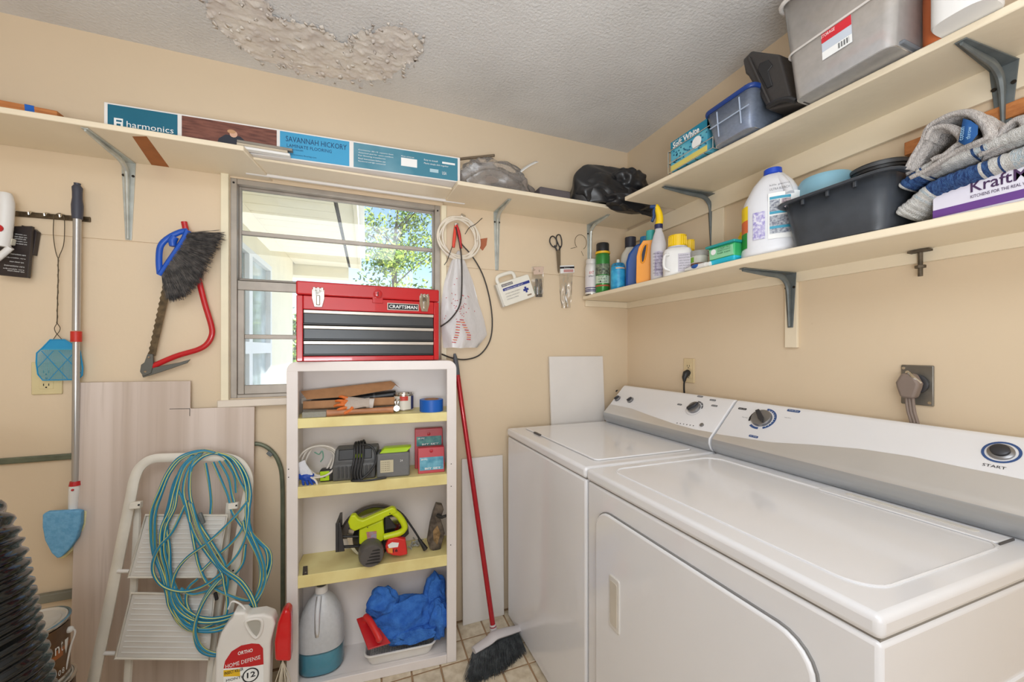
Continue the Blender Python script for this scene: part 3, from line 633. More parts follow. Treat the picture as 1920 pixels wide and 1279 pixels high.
# L-shaped plywood sheet
def plymat():
    m = bpy.data.materials.new('washed_plywood'); m.use_nodes = True; t = m.node_tree; b = t.nodes['Principled BSDF']; N = t.nodes.new; L = t.links.new
    tc = N('ShaderNodeTexCoord'); mp = N('ShaderNodeMapping'); mp.inputs['Scale'].default_value = (13, 1, .15); n1 = N('ShaderNodeTexNoise'); n1.inputs['Scale'].default_value = 1.0; n1.inputs['Detail'].default_value = 2
    L(tc.outputs['Object'], mp.inputs[0]); L(mp.outputs[0], n1.inputs[0])
    mp2 = N('ShaderNodeMapping'); mp2.inputs['Scale'].default_value = (90, 1, 3); n2 = N('ShaderNodeTexNoise'); n2.inputs['Scale'].default_value = 1; L(tc.outputs['Object'], mp2.inputs[0]); L(mp2.outputs[0], n2.inputs[0])
    r = N('ShaderNodeValToRGB'); e = r.color_ramp; e.elements[0].position = .38; e.elements[0].color = lin((196, 178, 164)); e.elements[1].position = .62; e.elements[1].color = lin((222, 207, 197)); L(n1.outputs[0], r.inputs[0])
    mx = N('ShaderNodeMix'); mx.data_type = 'RGBA'; mx.inputs['B'].default_value = lin((186, 168, 154)); mr = N('ShaderNodeMapRange'); mr.inputs['From Min'].default_value = .55; mr.inputs['From Max'].default_value = .8; mr.inputs['To Max'].default_value = .5
    L(n2.outputs[0], mr.inputs[0]); L(mr.outputs[0], mx.inputs['Factor']); L(r.outputs[0], mx.inputs['A']); L(mx.outputs['Result'], b.inputs['Base Color']); b.inputs['Roughness'].default_value = .55; return m
PLY = plymat()
yy = lambda z: 1.745+.035*z/1.19-.006
prof = [(-.947, 0), (-.42, 0), (-.417, 1.082), (-.624, 1.086), (-.624, 1.19), (-.941, 1.194)]
m = MB(); m.prism([(x, yy(z), z) for x, z in prof], (0, .009, 0)); ply = tag(build(m, 'plywood_sheet', PLY, bevel=.0008, bseg=1), 'pale washed plywood sheet with a notched corner behind the step ladder', 'board')
m = MB()
for a, b in (((-.624, 1.086), (-.624, 1.058)), ((-.624, 1.086), (-.685, 1.088))):
    p0 = V3((a[0], yy(a[1])-.0004, a[1])); p1 = V3((b[0], yy(b[1])-.0004, b[1])); m.tube([p0, p1], .0009, 4)
build(m, 'saw_cut', DARK, ply)

# ================================================================== WHITE CABINET, TOOLBOX
RC = radians(-5.1); cd = V3((cos(RC), sin(RC), 0)); ce = V3((-sin(RC), cos(RC), 0)); CO = V3((.351, 1.57, 0))-cd*.3175
def CB(x, y, z): return CO+cd*x+ce*y+Z*z
def CP(px, py, y): return PP(px, py, CO+ce*y, ce)
def clocal(p): d = V3(p)-CO; return d.dot(cd), d.dot(ce), p[2]
CABW = mat('cabinet_white', (236, 228, 224), .38, var=.015); SHY = mat('shelf_yellow', (240, 226, 160), .45, var=.04, vs=10, col2=(228, 210, 142))
cab = thing('open_cabinet', 'white open-front cabinet with yellow shelves under the red toolbox', 'cabinet', CO, RC)
def rfr(w0, z0, z1, r):           # arch-cornered outline in cabinet-local x,z
    pts = []
    for k in range(9): a = pi/2*k/8; pts.append((w0-r+r*cos(a), z1-r+r*sin(a)))
    for k in range(9): a = pi/2+pi/2*k/8; pts.append((-w0+r+r*cos(a), z1-r+r*sin(a)))
    return pts+[(-w0, z0), (w0, z0)]
outer = rfr(.3175, .0, 1.263, .035); inner = [(.2775, 1.226), (-.2795, 1.226), (-.2795, .036), (.2775, .036)]
# face frame: outer outline and opening bridged
m = MB()
m.box((-.3175, 0, 0), (-.2795, .018, 1.228)); m.box((.2775, 0, 0), (.3175, .018, 1.228)); m.box((-.2795, 0, 0), (.2775, .018, .036))
top = [p for p in outer if p[1] >= 1.22]; top = [(.3175, 1.226)]+top+[(-.3175, 1.226)]
m.prism([(x, 0, z) for x, z in top], (0, .018, 0)); build(m, 'face_frame', CABW, cab, bevel=.003, world=False)
for x0, x1 in ((-.3165, -.3005), (.3005, .3165)): build(MB().box((x0, .018, 0), (x1, .178, 1.235)), 'side_panel', CABW, cab, world=False)
build(MB().box((-.3005, .170, 0), (.3005, .178, 1.25)), 'back_panel', CABW, cab, world=False)
build(MB().box((-.29, .018, 1.243), (.29, .178, 1.262)), 'top_panel', CABW, cab, bevel=.003, world=False)
build(MB().box((-.3005, .018, .014), (.3005, .17, .034)), 'bottom_panel', CABW, cab, world=False)
SZ = [1.048, .789, .452]
for z, th in zip(SZ, (.038, .044, .047)): build(MB().box((-.3, .003, z-th), (.3, .17, z)), 'shelf', SHY, cab, bevel=.002, world=False)
m = MB()
for px, py in ((846, 870), (846, 912), (845, 1022), (541, 880), (541, 895)):
    p = CP(px, py, 0); x, y, z = clocal(p); build(MB().cyl((x, -.0006, z), (x, .001, z), .0022, n=8), 'peg_hole', DARK, cab, world=False)

# red tool chest
tl, tr = V3((-.245, 1.600, 1.264)), V3((.290, 1.640, 1.264)); RT = math.atan2(tr.y-tl.y, tr.x-tl.x); TW = (tr-tl).length
tb = thing('tool_chest', 'red metal tool chest with three black drawers on the white cabinet', 'toolbox', (tl+tr)/2, RT)
TH = .302; hw_ = TW/2; TD = .145
REDM = mat('red_enamel', (200, 28, 36), .28, var=.05, vs=5, coat=.5); DRW = mat('drawer_black', (72, 74, 76), .34, .3, var=.06); TRIM = mat('drawer_trim', (214, 206, 196), .3, .5, var=.04)
m = MB(); m.box((-hw_, 0, 0), (-hw_+.022, TD, .248)); m.box((hw_-.022, 0, 0), (hw_, TD, .248)); m.box((-hw_+.022, 0, 0), (hw_-.022, TD, .020)); m.box((-hw_+.022, 0, .196), (hw_-.022, TD, .248)); m.box((-hw_+.022, TD-.008, .02), (hw_-.022, TD, .196)); build(m, 'chest_body', REDM, tb, bevel=.003, world=False)
m = MB(); m.box((-hw_-.001, -.002, .250), (hw_+.001, TD, TH)); lidt = build(m, 'lid', REDM, tb, bevel=.006, bseg=3, world=False)
build(MB().box((-hw_+.02, .012, .018), (hw_-.02, .02, .2)), 'drawer_recess', DARK, tb, world=False)
for i in range(3):
    z1 = .194-i*.0585; d = build(MB().box((-hw_+.024, .002, z1-.050), (hw_-.024, .014, z1-.012)), 'drawer', DRW, tb, bevel=.002, world=False)
    build(MB().box((-hw_+.024, -.004, z1-.0125), (hw_-.024, .012, z1)), 'pull_rail', TRIM, d, bevel=.002, world=False)
    build(MB().box((-hw_+.024, -.001, z1-.054), (hw_-.024, .010, z1-.050)), 'drawer_lip', BLACK, d, world=False)
for sx in (-.405, .425):
    x = sx*TW*.9 if sx < 0 else sx*TW*.9; la = build(MB().box((x-.011, -.006, .246), (x+.011, -.001, .278)), 'latch', CHROME, tb, bevel=.002, world=False)
    m = MB(); m.prism([(x-.021, -.002, .272), (x+.021, -.002, .272), (x+.021, -.002, .238), (x+.013, -.002, .206), (x-.013, -.002, .206), (x-.021, -.002, .238)], (0, -.004, 0)); build(m, 'latch_plate', CHROME, la, bevel=.001, world=False)
    for k in (-1, 0, 1): build(MB().box((x+k*.0135-.0045, -.010, .264), (x+k*.0135+.0045, -.005, .280)), 'latch_finger', CHROME, la, bevel=.0015, world=False)
    build(MB().box((x-.007, -.012, .212), (x+.007, -.005, .250)), 'latch_lever', CHROME, la, bevel=.003, world=False)
hs = build(MB().lathe([(.017, 0), (.017, .006), (.011, .010)], (.018, -.002, .268), (0, -1, 0), 20), 'hasp', REDM, tb, world=False)
build(MB().box((-.002, -.004, .232), (.038, -.0015, .256)), 'hasp_plate', REDM, hs, bevel=.003, world=False)
build(MB().box((.0165, -.013, .258), (.0195, -.0115, .276)), 'keyhole', DARK, hs, world=False)
bd = build(MB().box((.055, -.0016, .2065), (.182, -.0002, .2355)), 'badge', TRIM, tb, bevel=.0005, world=False)
build(MB().box((.058, -.0022, .2095), (.179, -.0012, .2325)), 'badge_ground', INK, bd, world=False)
M_ = wmat(tb); text('CRAFTSMAN', M_ @ V3((.062, -.0023, .214)), cd if 0 else (cos(RT), sin(RT), 0), Z, .113, .014, PAPERW, bd, bold=.015)

# ------------------------------------------------------------------ what stands in the cabinet
def cth(name, label, cat, px, yl, z, group=None):
    p = CP(px, 700, yl); return thing(name, label, cat, V3((p.x, p.y, z)), RC, group)
def hand(m, O, U, W, N, s, spread=1.0, curl=.3):
    """work glove lying down: palm, cuff, four fingers and a thumb. U to the fingertips, W across, N up"""
    O = V3(O)
    palm = [(-.10, .034), (-.07, .030), (-.035, .036), (0, .042), (.03, .044), (.045, .040)]
    m.tube([O+U*a*s+N*.012*s for a, r in palm], [r*s for a, r in palm], 14, ell=(1, .35), up=W)
    out = MB()
    for k, (off, ln, an) in enumerate(((-.030, .060, -.22), (-.010, .075, -.06), (.011, .070, .08), (.031, .052, .25))):
        a = an*spread; d = U*cos(a)+W*sin(a); p = O+U*.034*s+W*off*s+N*.013*s
        out.tube(catmull([p, p+d*ln*.4*s+N*.012*curl*s, p+d*ln*.75*s+N*.006*s, p+d*ln*s-N*.004*s], 3), [.011*s*(1-.035*i) for i in range(10)], 8)
    d = U*.55-W*.85; p = O+W*-.030*s+N*.012*s; out.tube(catmull([p, p+d*.025*s, p+(d+U*.5)*.045*s], 3), [.0125*s*(1-.05*i) for i in range(7)], 8)
    return out
z1 = SZ[0]
# cardboard box with lid ajar
t = cth('cardboard_box', 'long brown cardboard box with its lid flap standing open', 'box', 655, .10, z1)
zb = z1
p0, p1 = CP(568, 760, .085), CP(747, 760, .085); d = (p1-p0).normalized()
m = MB(); tray = []
a, b = V3((p0.x, p0.y, zb+.022)), V3((p1.x, p1.y, zb+.026))
m.prism([a, b, b+Z*.034, a+Z*.032], ce*.006); m.prism([a+ce*.07, b+ce*.07, b+ce*.07+Z*.034, a+ce*.07+Z*.032], ce*.004); m.hexa([a, b, b+ce*.07, a+ce*.07, a+Z*.004, b+Z*.004, b+ce*.07+Z*.004, a+ce*.07+Z*.004]); build(m, 'tray', CARD, t)
m = MB(); L0, L1, L2, L3 = CP(564, 737, .105), CP(575, 749, .075), CP(735, 730, .075), CP(748, 727, .105); T0, T1 = CP(567, 735, .12), CP(733, 716, .12)
m.prism([T0, L0+Z*.004, L1, CP(655, 744, .073), L2, CP(741, 722, .08), T1], ce*.004+Z*.003); build(m, 'lid', CARD, t)
m = MB(); m.prism([T1, CP(741, 722, .08), CP(750, 728, .10), CP(738, 717, .13)], ce*.003); build(m, 'lid_flap', CARD, t)
t2 = thing('black_tube', 'black rubber tube roll lying inside the open cardboard box', 'tube', CP(660, 755, .12))
build(MB().tube([CP(585, 757, .115), CP(700, 744, .115), CP(742, 739, .115)], [.017, .018, .015], 12), 'tube', BLACK, t2); build(MB().tube([CP(700, 744, .115)-ce*.001, CP(704, 743.6, .115)-ce*.001], .019, 12), 'ring', CHAR, t2)
# sanding block
p = CP(593, 781, .04); t = cth('sanding_block', 'small grey rectangular block at the left end of the top cabinet shelf', 'block', 593, .035, z1)
build(MB().box((-.044, -.028, 0), (.040, .030, .022)), 'block', mat('block_grey', (152, 150, 138), .7, bump=.3, bs=120), t, bevel=.003, world=False)
# hammer
p0, p1 = CP(613, 776, .022), CP(738, 773, .030); p0.z = z1+.013; p1.z = z1+.016
ham = thing('claw_hammer', 'claw hammer with wooden handle lying on the top cabinet shelf', 'hammer', (p0+p1)/2-Z*.013)
hh = catmull([p0, p0*.7+p1*.3, p0*.35+p1*.65, p1], 5); build(MB().tube(hh, [.0125-.0035*sin(pi*i/len(hh)) for i in range(len(hh))], 12, ell=(1.15, .85)), 'handle', WOOD, ham)
hc = p1+cd*.012
hd_ = build(MB().lathe([(.011, -.03), (.0125, -.028), (.0125, -.014), (.009, -.010), (.009, .006), (.012, .010), (.012, .014)], hc+ce*.006, (ce*-1+Z*.35), 14), 'head', CHROME, ham)
m = MB()
for sg in (-1, 1): m.tube(catmull([hc+ce*.012+Z*.004, hc+ce*.02+Z*.016+cd*sg*.004, hc+ce*.024+Z*.03+cd*sg*.007, hc+ce*.018+Z*.04+cd*(sg*.009+.006)], 4), [.007-.0004*i for i in range(13)], 8)
build(m, 'claw', CHROME, ham)
# orange and grey glove
g = thing('work_glove', 'orange and grey work glove on the hammer and cardboard box', 'glove', CP(655, 770, .05))
O = CP(662, 757, .045); U = -cd; W = (ce*.5+Z*.85).normalized(); N = U.cross(W)*-1
if N.dot(ce) > 0: N = -N
m = MB(); f = hand(m, O, U, W, N, .62, 1.3, .5); ORG = mat('glove_orange', (222, 116, 48), .6, bump=.2, bs=80)
build(m, 'palm', mat('glove_grey', (190, 176, 164), .85, bump=.3, bs=150), g); build(f, 'finger', ORG, g)
m = MB(); m.tube([O+cd*.052, O+cd*.078-Z*.004], [.019, .022], 14, ell=(1, .6)); build(m, 'cuff', mat('glove_cuff', (214, 204, 196), .85, bump=.3, bs=150), g)
m = MB(); m.blob(O-cd*.03+Z*.006-ce*.006, (.017, .012, .013), 3, .2); build(m, 'knuckle_patch', ORG, g)
# paint tin with printed label
p = CP(758, 760, .10); tn = cth('paint_tin', 'small metal tin with red and blue label beside blue tape', 'tin', 757, .10, z1)
build(MB().lathe([(.040, 0), (.042, .003), (.042, .005), (.040, .007), (.040, .066), (.043, .069), (.043, .073), (.036, .073), (.036, .069), (.0, .069)], n=28), 'tin_body', CHROME, tn, world=False)
m = MB(); m.grid(lambda u, v: (cos(pi*(1.05+u*.95))*.0405, sin(pi*(1.05+u*.95))*.0405, .008+v*.056), 24, 6, mf=lambda u, v: 1 if u > .74 else (2 if .3 < u < .62 and v > .5 else 0)); build(m, 'label', [mat('tin_label_white', (226, 220, 208), .4), mat('tin_label_blue', (38, 50, 110), .4), mat('tin_label_red', (200, 60, 44), .4)], tn, world=False)
# blue tape roll
def tape_roll(label, px, yl, z, r, h, m_):
    t = cth('tape_roll', label, 'tape', px, yl, z)
    build(MB().lathe([(r, 0), (r, h), (r*.62, h), (r*.62, 0), (r, 0)], n=40), 'tape', m_, t, bevel=.001, world=False)
    build(MB().lathe([(r*.62, -.0), (r*.62, h+.001), (r*.57, h+.001), (r*.57, 0), (r*.62, 0)], n=40), 'core', CARD, t, world=False)
tape_roll('roll of blue painter\'s tape on the top cabinet shelf', 809, .052, z1, .049, .050, mat('tape_blue', (18, 96, 190), .4))

z2 = SZ[1]
# coil of white cord
t = cth('cord_coil', 'loose white cord coil at the left of the second cabinet shelf', 'cord', 600, .07, z2)
WC = mat('white_cord', (222, 214, 204), .45)
m = MB(); pts = []
for i in range(68):
    a = i*2*pi/22; k = i/68; c_ = CP(598, 864, .065); r1 = .078-.034*k; pts.append(c_+cd*cos(a)*r1+Z*sin(a)*.058*(1-.25*k)+ce*(.03*sin(a)-.02+.035*k)+Z*.01*sin(i*.9)*k)
m.tube(catmull(pts, 2), .0038, 7); build(m, 'loops', WC, t)
m = MB(); m.tube(catmull([CP(562, 884, .03), CP(580, 893, .02), CP(592, 902, .018), CP(596, 915, .015)], 5), .004, 7); build(m, 'tail', WC, t)
m = MB(); m.tube(catmull([CP(590, 848, .04), CP(598, 852, .03), CP(604, 846, .03), CP(606, 858, .03), CP(601, 866, .035)], 5), .0025, 6); build(m, 'tie', mat('tie_green', (110, 156, 138), .5), t)
# blue and white glove
g = thing('work_glove', 'blue dipped glove with white back under the white cord coil', 'glove', CP(580, 900, .03))
O = CP(574, 888, .03); U = (cd*.35-Z*.9).normalized(); W = cd; N = -ce
m = MB(); f = hand(m, O, U, W, N, .52, 1.2, .6); build(m, 'palm', mat('glove_white', (220, 220, 226), .8, bump=.2, bs=140), g)
GB = mat('glove_blue', (22, 70, 170), .45); build(f, 'finger', GB, g); m = MB(); m.blob(O+U*.012+N*.006, (.024, .012, .016), 4, .2); build(m, 'dip_coat', GB, g)
# green tape measure
t = cth('tape_measure', 'lime and black tape measure beside the grey charger', 'tape measure', 612, .055, z2)
build(MB().box((-.022, -.02, 0), (.028, .02, .048)), 'case', BLACK, t, bevel=.008, bseg=3, world=False)
LIME = mat('lime_plastic', (176, 214, 22), .4)
s_ = build(MB().box((-.019, -.0225, .006), (.014, -.0195, .043)), 'face', LIME, t, bevel=.004, world=False); build(MB().lathe([(.006, 0), (.006, .001)], (-.003, -.0225, .024), (0, -1, 0), 12), 'emblem', BLACK, s_, world=False)
# battery charger wrapped with its cord
t = cth('battery_charger', 'dark grey battery charger wrapped in its black cord', 'charger', 669, .075, z2); t.scale = (1.18, 1, 1.22)
CG = mat('charger_grey', (88, 88, 88), .45, bump=.15, bs=120)
m = MB(); m.prism([(-.072, -.045, 0), (-.072, .05, 0), (-.062, .05, .085), (-.062, .01, .105), (-.066, -.025, .100), (-.070, -.035, .062), (-.072, -.05, .05)], (.135, 0, 0)); b_ = build(m, 'charger_body', CG, t, bevel=.006, bseg=3, world=False)
m = MB(); m.prism([(-.055, -.030, .064), (-.055, -.021, .098), (.052, -.021, .098), (.052, -.030, .064)], (0, -.006, 0)); build(m, 'dock', BLACK, t, bevel=.003, world=False)
for i in range(9): build(MB().box((-.055+i*.0125, -.053, .010), (-.050+i*.0125, -.046, .048)), 'vent_rib', CHAR, t, bevel=.001, world=False)
build(MB().box((-.004, -.038, .070), (.022, -.034, .082)), 'indicator', LIME, t, bevel=.002, world=False)
m = MB()
for k in range(4):
    x = -.006+k*.009; m.tube(catmull([(x, -.058-.003*k, .0), (x-.004, -.062, .03), (x+.003, -.052, .075), (x+.002, -.03, .108+.004*k), (x+.004, .01, .112), (x+.01, .052, .07)], 5), .0035, 7)
build(m, 'cord_wrap', BLACK, t, world=False)
m = MB(); m.tube(catmull([(.02, -.04, .112), (.04, -.045, .112), (.06, -.05, .095), (.066, -.056, .06), (.05, -.06, .03), (.02, -.064, .006), (-.01, -.066, .004), (.02, -.075, .003), (.06, -.078, .004), (.10, -.070, .006)], 5), .0034, 7); build(m, 'cord', BLACK, t, world=False)
# battery pack with a printed label, lime top
t = cth('tool_battery', 'grey tool battery with printed label and lime top beside red boxes', 'battery', 738, .055, z2); t.scale = (1.2, 1, 1.25)
m = MB(); m.prism([(-.054, -.035, 0), (-.054, .035, 0), (-.054, .035, .078), (-.054, -.03, .078)], (.108, 0, 0)); build(m, 'battery_body', mat('battery_grey', (112, 112, 112), .5, bump=.1, bs=100), t, bevel=.006, world=False)
m = MB(); m.prism([(-.046, -.026, .078), (-.046, .03, .078), (-.030, .03, .092), (-.030, -.015, .092)], (.09, 0, 0)); build(m, 'battery_top', LIME, t, bevel=.003, world=False)
build(MB().box((-.052, -.02, .077), (.05, .02, .083)), 'rail', BLACK, t, world=False)
lb = build(MB().box((-.042, -.0362, .018), (.0, -.0345, .058)), 'label', mat('label_cream', (206, 196, 166), .6), t, world=False)
M_ = wmat(t)
for i in range(5): text('Li-ion 18V 48Wh', M_ @ V3((-.039, -.0363, .050-i*.0065)), cd, Z, .034, .003, INK, lb)
text('24', M_ @ V3((.022, -.0354, .05)), cd, Z, .01, .008, PAPERW, t)
# two red boxed sets
RB = mat('red_box', (192, 34, 48), .35); TL1 = mat('teal_label', (96, 160, 150), .5, col2=(40, 110, 120), vs=30); TL2 = mat('sky_label', (120, 186, 206), .5, col2=(60, 140, 170), vs=30)
for nm, lb_, px0, py0, px1, py1, y, lm, z0 in (('red_case', 'red case with green label leaning behind the front one', 778, 806, 835, 843, .115, TL1, .0), ('red_case', 'red case with pale blue label standing in front on the shelf', 784, 842, 838, 887, .04, TL2, 0)):
    a = CP(px0, py0, y); b = CP(px1, py1, y); x0, x1 = clocal(a)[0], min(.272, clocal(b)[0]); zt = a.z; tilt = .02
    t = thing(nm, lb_, 'case', CB((x0+x1)/2, y, z2), RC); w_ = (x1-x0)/2; h_ = zt-z2
    m = MB(); m.prism([(-w_, -.006, 0), (-w_, .022, 0), (-w_, .022+tilt, h_), (-w_, tilt-.006, h_)], (2*w_, 0, 0)); build(m, 'case_body', RB, t, bevel=.002, world=False)
    zl0, zl1 = (h_*.56, h_*.80) if y > .1 else (h_*.12, h_*.62); yq = lambda z: -.0068+tilt*z/h_
    m = MB(); m.prism([(-w_*.88, yq(zl0), zl0), (w_*.92, yq(zl0), zl0), (w_*.92, yq(zl1), zl1), (-w_*.88, yq(zl1), zl1)], (0, .001, 0)); l_ = build(m, 'label', lm, t, world=False)
    build(MB().lathe([(.007, 0), (.007, .003), (.004, .004)], (0, yq(h_*.88), h_*.86), (0, -1, 0), 14), 'snap', RB, t, world=False); M_ = wmat(t)
    text('BIT SET', M_ @ V3((-w_*.5, yq(zl0+.008)-.0008, zl0+.003)), cd, Z, w_*1.2, .008, PAPERW, l_, bold=.02)
    text('20 PC', M_ @ V3((-w_*.8, yq(zl1-.01)-.0008, zl1-.011)), cd, Z, w_*.5, .007, PAPERW, l_, bold=.02)

z3 = SZ[2]
# circular saw
t = cth('circular_saw', 'lime green circular saw with black motor on the third shelf', 'saw', 695, .07, z3)
SG = mat('saw_lime', (206, 222, 20), .35); GRD = mat('guard_grey', (120, 112, 106), .4, .4); CPX = lambda px, py, y: CP(px, py, y)
dm = lambda mb_, P, y, th: mb_.prism([CP(px, py, y) for px, py in P], ce*th)
m = MB(); dm(m, [(629, 982), (638, 981), (646, 1034), (629, 1036)], .02, .006); m.hexa([CP(629, 1036, .02), CP(706, 1026, .02), CP(706, 1026, .10), CP(629, 1036, .10)]+[p+Z*.004 for p in (CP(629, 1036, .02), CP(706, 1026, .02), CP(706, 1026, .10), CP(629, 1036, .10))]) if False else None
m.prism([CP(629, 983, .012), CP(634, 982, .012), CP(634, 1034, .012), CP(629, 1035, .012)], ce*.11); build(m, 'shoe_plate', KND, t, bevel=.001)
m = MB(); m.tube([CP(634, 1026, .03), CP(672, 1024, .05)], .006, 8); m.tube([CP(636, 1006, .05), CP(672, 1006, .06)], .005, 8); build(m, 'guide_rod', BLACK, t)
gc = CP(702, 1004, .10)
m = MB(); R_ = .138
pr = [gc+cd*cos(a)*R_+Z*sin(a)*R_*.92 for a in [radians(x) for x in range(-4, 188, 8)]]
m.prism(pr, ce*.018); build(m, 'blade_guard', GRD, t, bevel=.002)
m = MB(); m.tube([gc-ce*.002+cd*cos(a)*R_*.98+Z*sin(a)*R_*.9 for a in [radians(x) for x in range(0, 190, 8)]], .004, 6); build(m, 'guard_rim', mat('guard_dark', (84, 76, 72), .4, .3), t)
m = MB(); m.lathe([(.105, 0), (.105, .003)], gc-ce*.006+Z*.015, -ce, 36); build(m, 'blade', CHROME, t)
m = MB(); m.lathe([(.085, 0), (.08, .012), (.06, .03)], gc-ce*.010+cd*.0+Z*.0, -ce, 28); build(m, 'blower_housing', BLACK, t)
m = MB(); dm(m, [(673, 994), (718, 974), (721, 1012), (714, 1017), (673, 1022)], .03, .05); build(m, 'gear_housing', SG, t, bevel=.006, bseg=3)
m = MB(); dm(m, [(652, 979), (658, 967), (666, 966), (672, 974), (680, 976), (735, 952), (741, 954), (745, 962), (722, 970), (718, 975), (684, 989), (664, 997), (656, 992)], .018, .028); build(m, 'top_handle', SG, t, bevel=.005, bseg=3)
m = MB(); m.tube(catmull([CP(735, 958, .032), CP(748, 968, .032), CP(758, 984, .032), CP(757, 993, .032), CP(747, 1000, .032), CP(720, 1007, .032)], 5), [.013]*26, 10); build(m, 'rear_handle', SG, t)
m = MB(); dm(m, [(722, 972), (730, 972), (744, 990), (722, 994)], .03, .012); build(m, 'trigger', BLACK, t, bevel=.002)
m = MB(); m.tube([CP(758, 978, .045), CP(762, 1000, .045), CP(750, 1010, .045)], .011, 8); build(m, 'rubber_grip', BLACK, t)
mc, md = CP(695, 1012, .035), CP(697, 1032, -.018); md.z = max(md.z, z3+.03)
m = MB(); m.lathe([(.046, 0), (.048, .02), (.047, .048), (.042, .056)], V3((mc.x, mc.y, z3+.052)), (md-mc)*V3((1, 1, .25)), 24); mo = build(m, 'motor', mat('motor_grey', (92, 88, 86), .4), t); nn_ = (md-mc)*V3((1, 1, .25)); nn_.normalize()
for i_ in range(5): build(MB().box((-.03, -.001, -.003), (.03, .001, .001)), 'vent_slot', DARK, mo, world=False).location = wmat(mo).inverted() @ (V3((mc.x, mc.y, z3+.052))+nn_*.0565+Z*(i_-2)*.012)
m = MB(); dm(m, [(687, 998), (706, 996), (706, 1011), (689, 1013)], .0285, .001); pl = build(m, 'label', mat('saw_label', (150, 160, 180), .4, col2=(200, 90, 60), vs=60), t)
m = MB(); m.tube(catmull([CP(742, 955, .06), CP(756, 966, .06), CP(772, 988, .05), CP(786, 1010, .045), CP(795, 1028, .045)], 6), .0042, 8); build(m, 'power_cord', BLACK, t)
m = MB(); m.tube([CP(785, 1010, .045), CP(798, 1030, .042)], [.006, .011], 8); build(m, 'plug', BLACK, t)
for px, py in ((731, 963), (689, 989), (745, 981)): build(MB().cyl(CP(px, py, .017), CP(px, py, .0185), .0022, n=8), 'screw', DARK, t)
# red tape measure
t = cth('tape_measure', 'red tape measure in front of the circular saw', 'tape measure', 744, .03, z3)
m = MB(); dm(m, [(722, 1025), (728, 1012), (742, 1009), (760, 1012), (764, 1040), (751, 1043), (736, 1042), (725, 1037)], .015, .034)
for p in m.v: p.z = max(p.z, z3)
RTM = mat('bright_red_plastic', (222, 48, 44), .4); build(m, 'case', RTM, t, bevel=.004, bseg=3)
m = MB(); dm(m, [(727, 1022), (735, 1017), (748, 1018), (746, 1026), (729, 1028)], .0142, .001); l_ = build(m, 'label', PAPERW, t); m = MB(); dm(m, [(726, 1028), (736, 1028), (736, 1038), (728, 1036)], .0142, .001); build(m, 'yellow_patch', mat('orange_print', (240, 150, 60), .5), t)
text('16', CP(737, 1036, .0138), cd, Z, .018, .013, INK, t, bold=.02)
# hand plane / rasp on end at the right
t = cth('surform_plane', 'black metal hand plane standing on end at the shelf right', 'plane', 815, .06, z3)
m = MB(); dm(m, [(801, 1015), (806, 985), (812, 962), (818, 946), (829, 948), (832, 956), (826, 974), (834, 1000), (826, 1030), (814, 1034), (806, 1030)], .05, .03); build(m, 'body', mat('worn_black_steel', (74, 66, 60), .5, .4, var=.25, vs=40, col2=(120, 108, 96)), t, bevel=.002)
m = MB(); m.tube([CP(820, 966, .05), CP(829, 970, .035), CP(837, 967, .03)], [.008, .007, .006], 8); build(m, 'knob', BLACK, t)
m = MB(); dm(m, [(812, 996), (820, 985), (826, 1000), (820, 1022), (813, 1014)], .0485, .0015); build(m, 'blade', mat('worn_brass', (170, 140, 100), .5, .5, var=.3, vs=60), t)
# putty knife blade
p = CP(569, 1066, .02); t = cth('steel_plate', 'small dark flat steel plate at the left of the third shelf', 'plate', 571, .035, z3)
m = MB(); m.prism([(-.012, .03, .0005), (.004, .03, .0005), (.018, -.03, .0005), (.0, -.03, .0005)][::-1], (0, 0, .003)); build(m, 'plate', mat('dark_steel', (84, 78, 74), .45, .6), t, world=False); build(MB().cyl((.008, -.02, .0035), (.008, -.02, .005), .003, n=8), 'rivet', CHROME, t, world=False)
# pile of hardware behind the saw
t = cth('clamp_hardware', 'small heap of clear wall plugs behind the tape measure', 'hardware', 778, .11, z3)
m = MB()
for i in range(26): c_ = V3((random.gauss(0, .018), random.gauss(0, .012), .004+abs(random.gauss(0, .008)))); u_ = V3((random.gauss(0, 1), random.gauss(0, 1), random.gauss(0, .4))).normalized(); m.tube([c_, c_+u_*.014], .0026, 6)
stuff(build(m, 'wall_plug', mat('grey_clear_plastic', (176, 176, 172), .3), t, world=False))

# bottom: jug of blue fluid, tray, float, towel
zb = .034
t = cth('fluid_jug', 'clear gallon jug a third full of blue washer fluid', 'jug', 603, .088, zb); t.scale = (1.05, 1, 1.0)
build(MB().lathe([(.060, 0), (.075, .004), (.080, .014), (.080, .095)], n=32, e=2.5, sq=.80), 'shell_base', clear('clear_blue_tint', (236, 246, 250), .2, .15, .12, (200, 230, 240)), t, world=False)
JUG = [(.080, .095), (.080, .16), (.078, .182), (.066, .23), (.044, .272), (.026, .292), (.019, .298), (.019, .308)]
build(MB().lathe(JUG, n=32, e=2.5, sq=.80), 'jug_shell', clear('milky_clear_plastic', (244, 249, 252), .15, .3, .85, (250, 252, 255)), t, world=False)
build(MB().lathe([(.058, .003), (.072, .006), (.0775, .015), (.0775, .088), (.0, .089)], n=32, e=2.5, sq=.80), 'blue_fluid', mat('blue_fluid', (70, 190, 216), .25, var=.02), t, world=False)
cp_ = build(MB().lathe([(.0215, .298), (.0225, .300), (.0225, .322), (.020, .325), (0, .325)], n=28), 'cap', PLW, t, world=False)
build(MB().lathe([(.017, .3252), (.017, .3258)], n=24), 'cap_print', GRP, cp_, world=False)
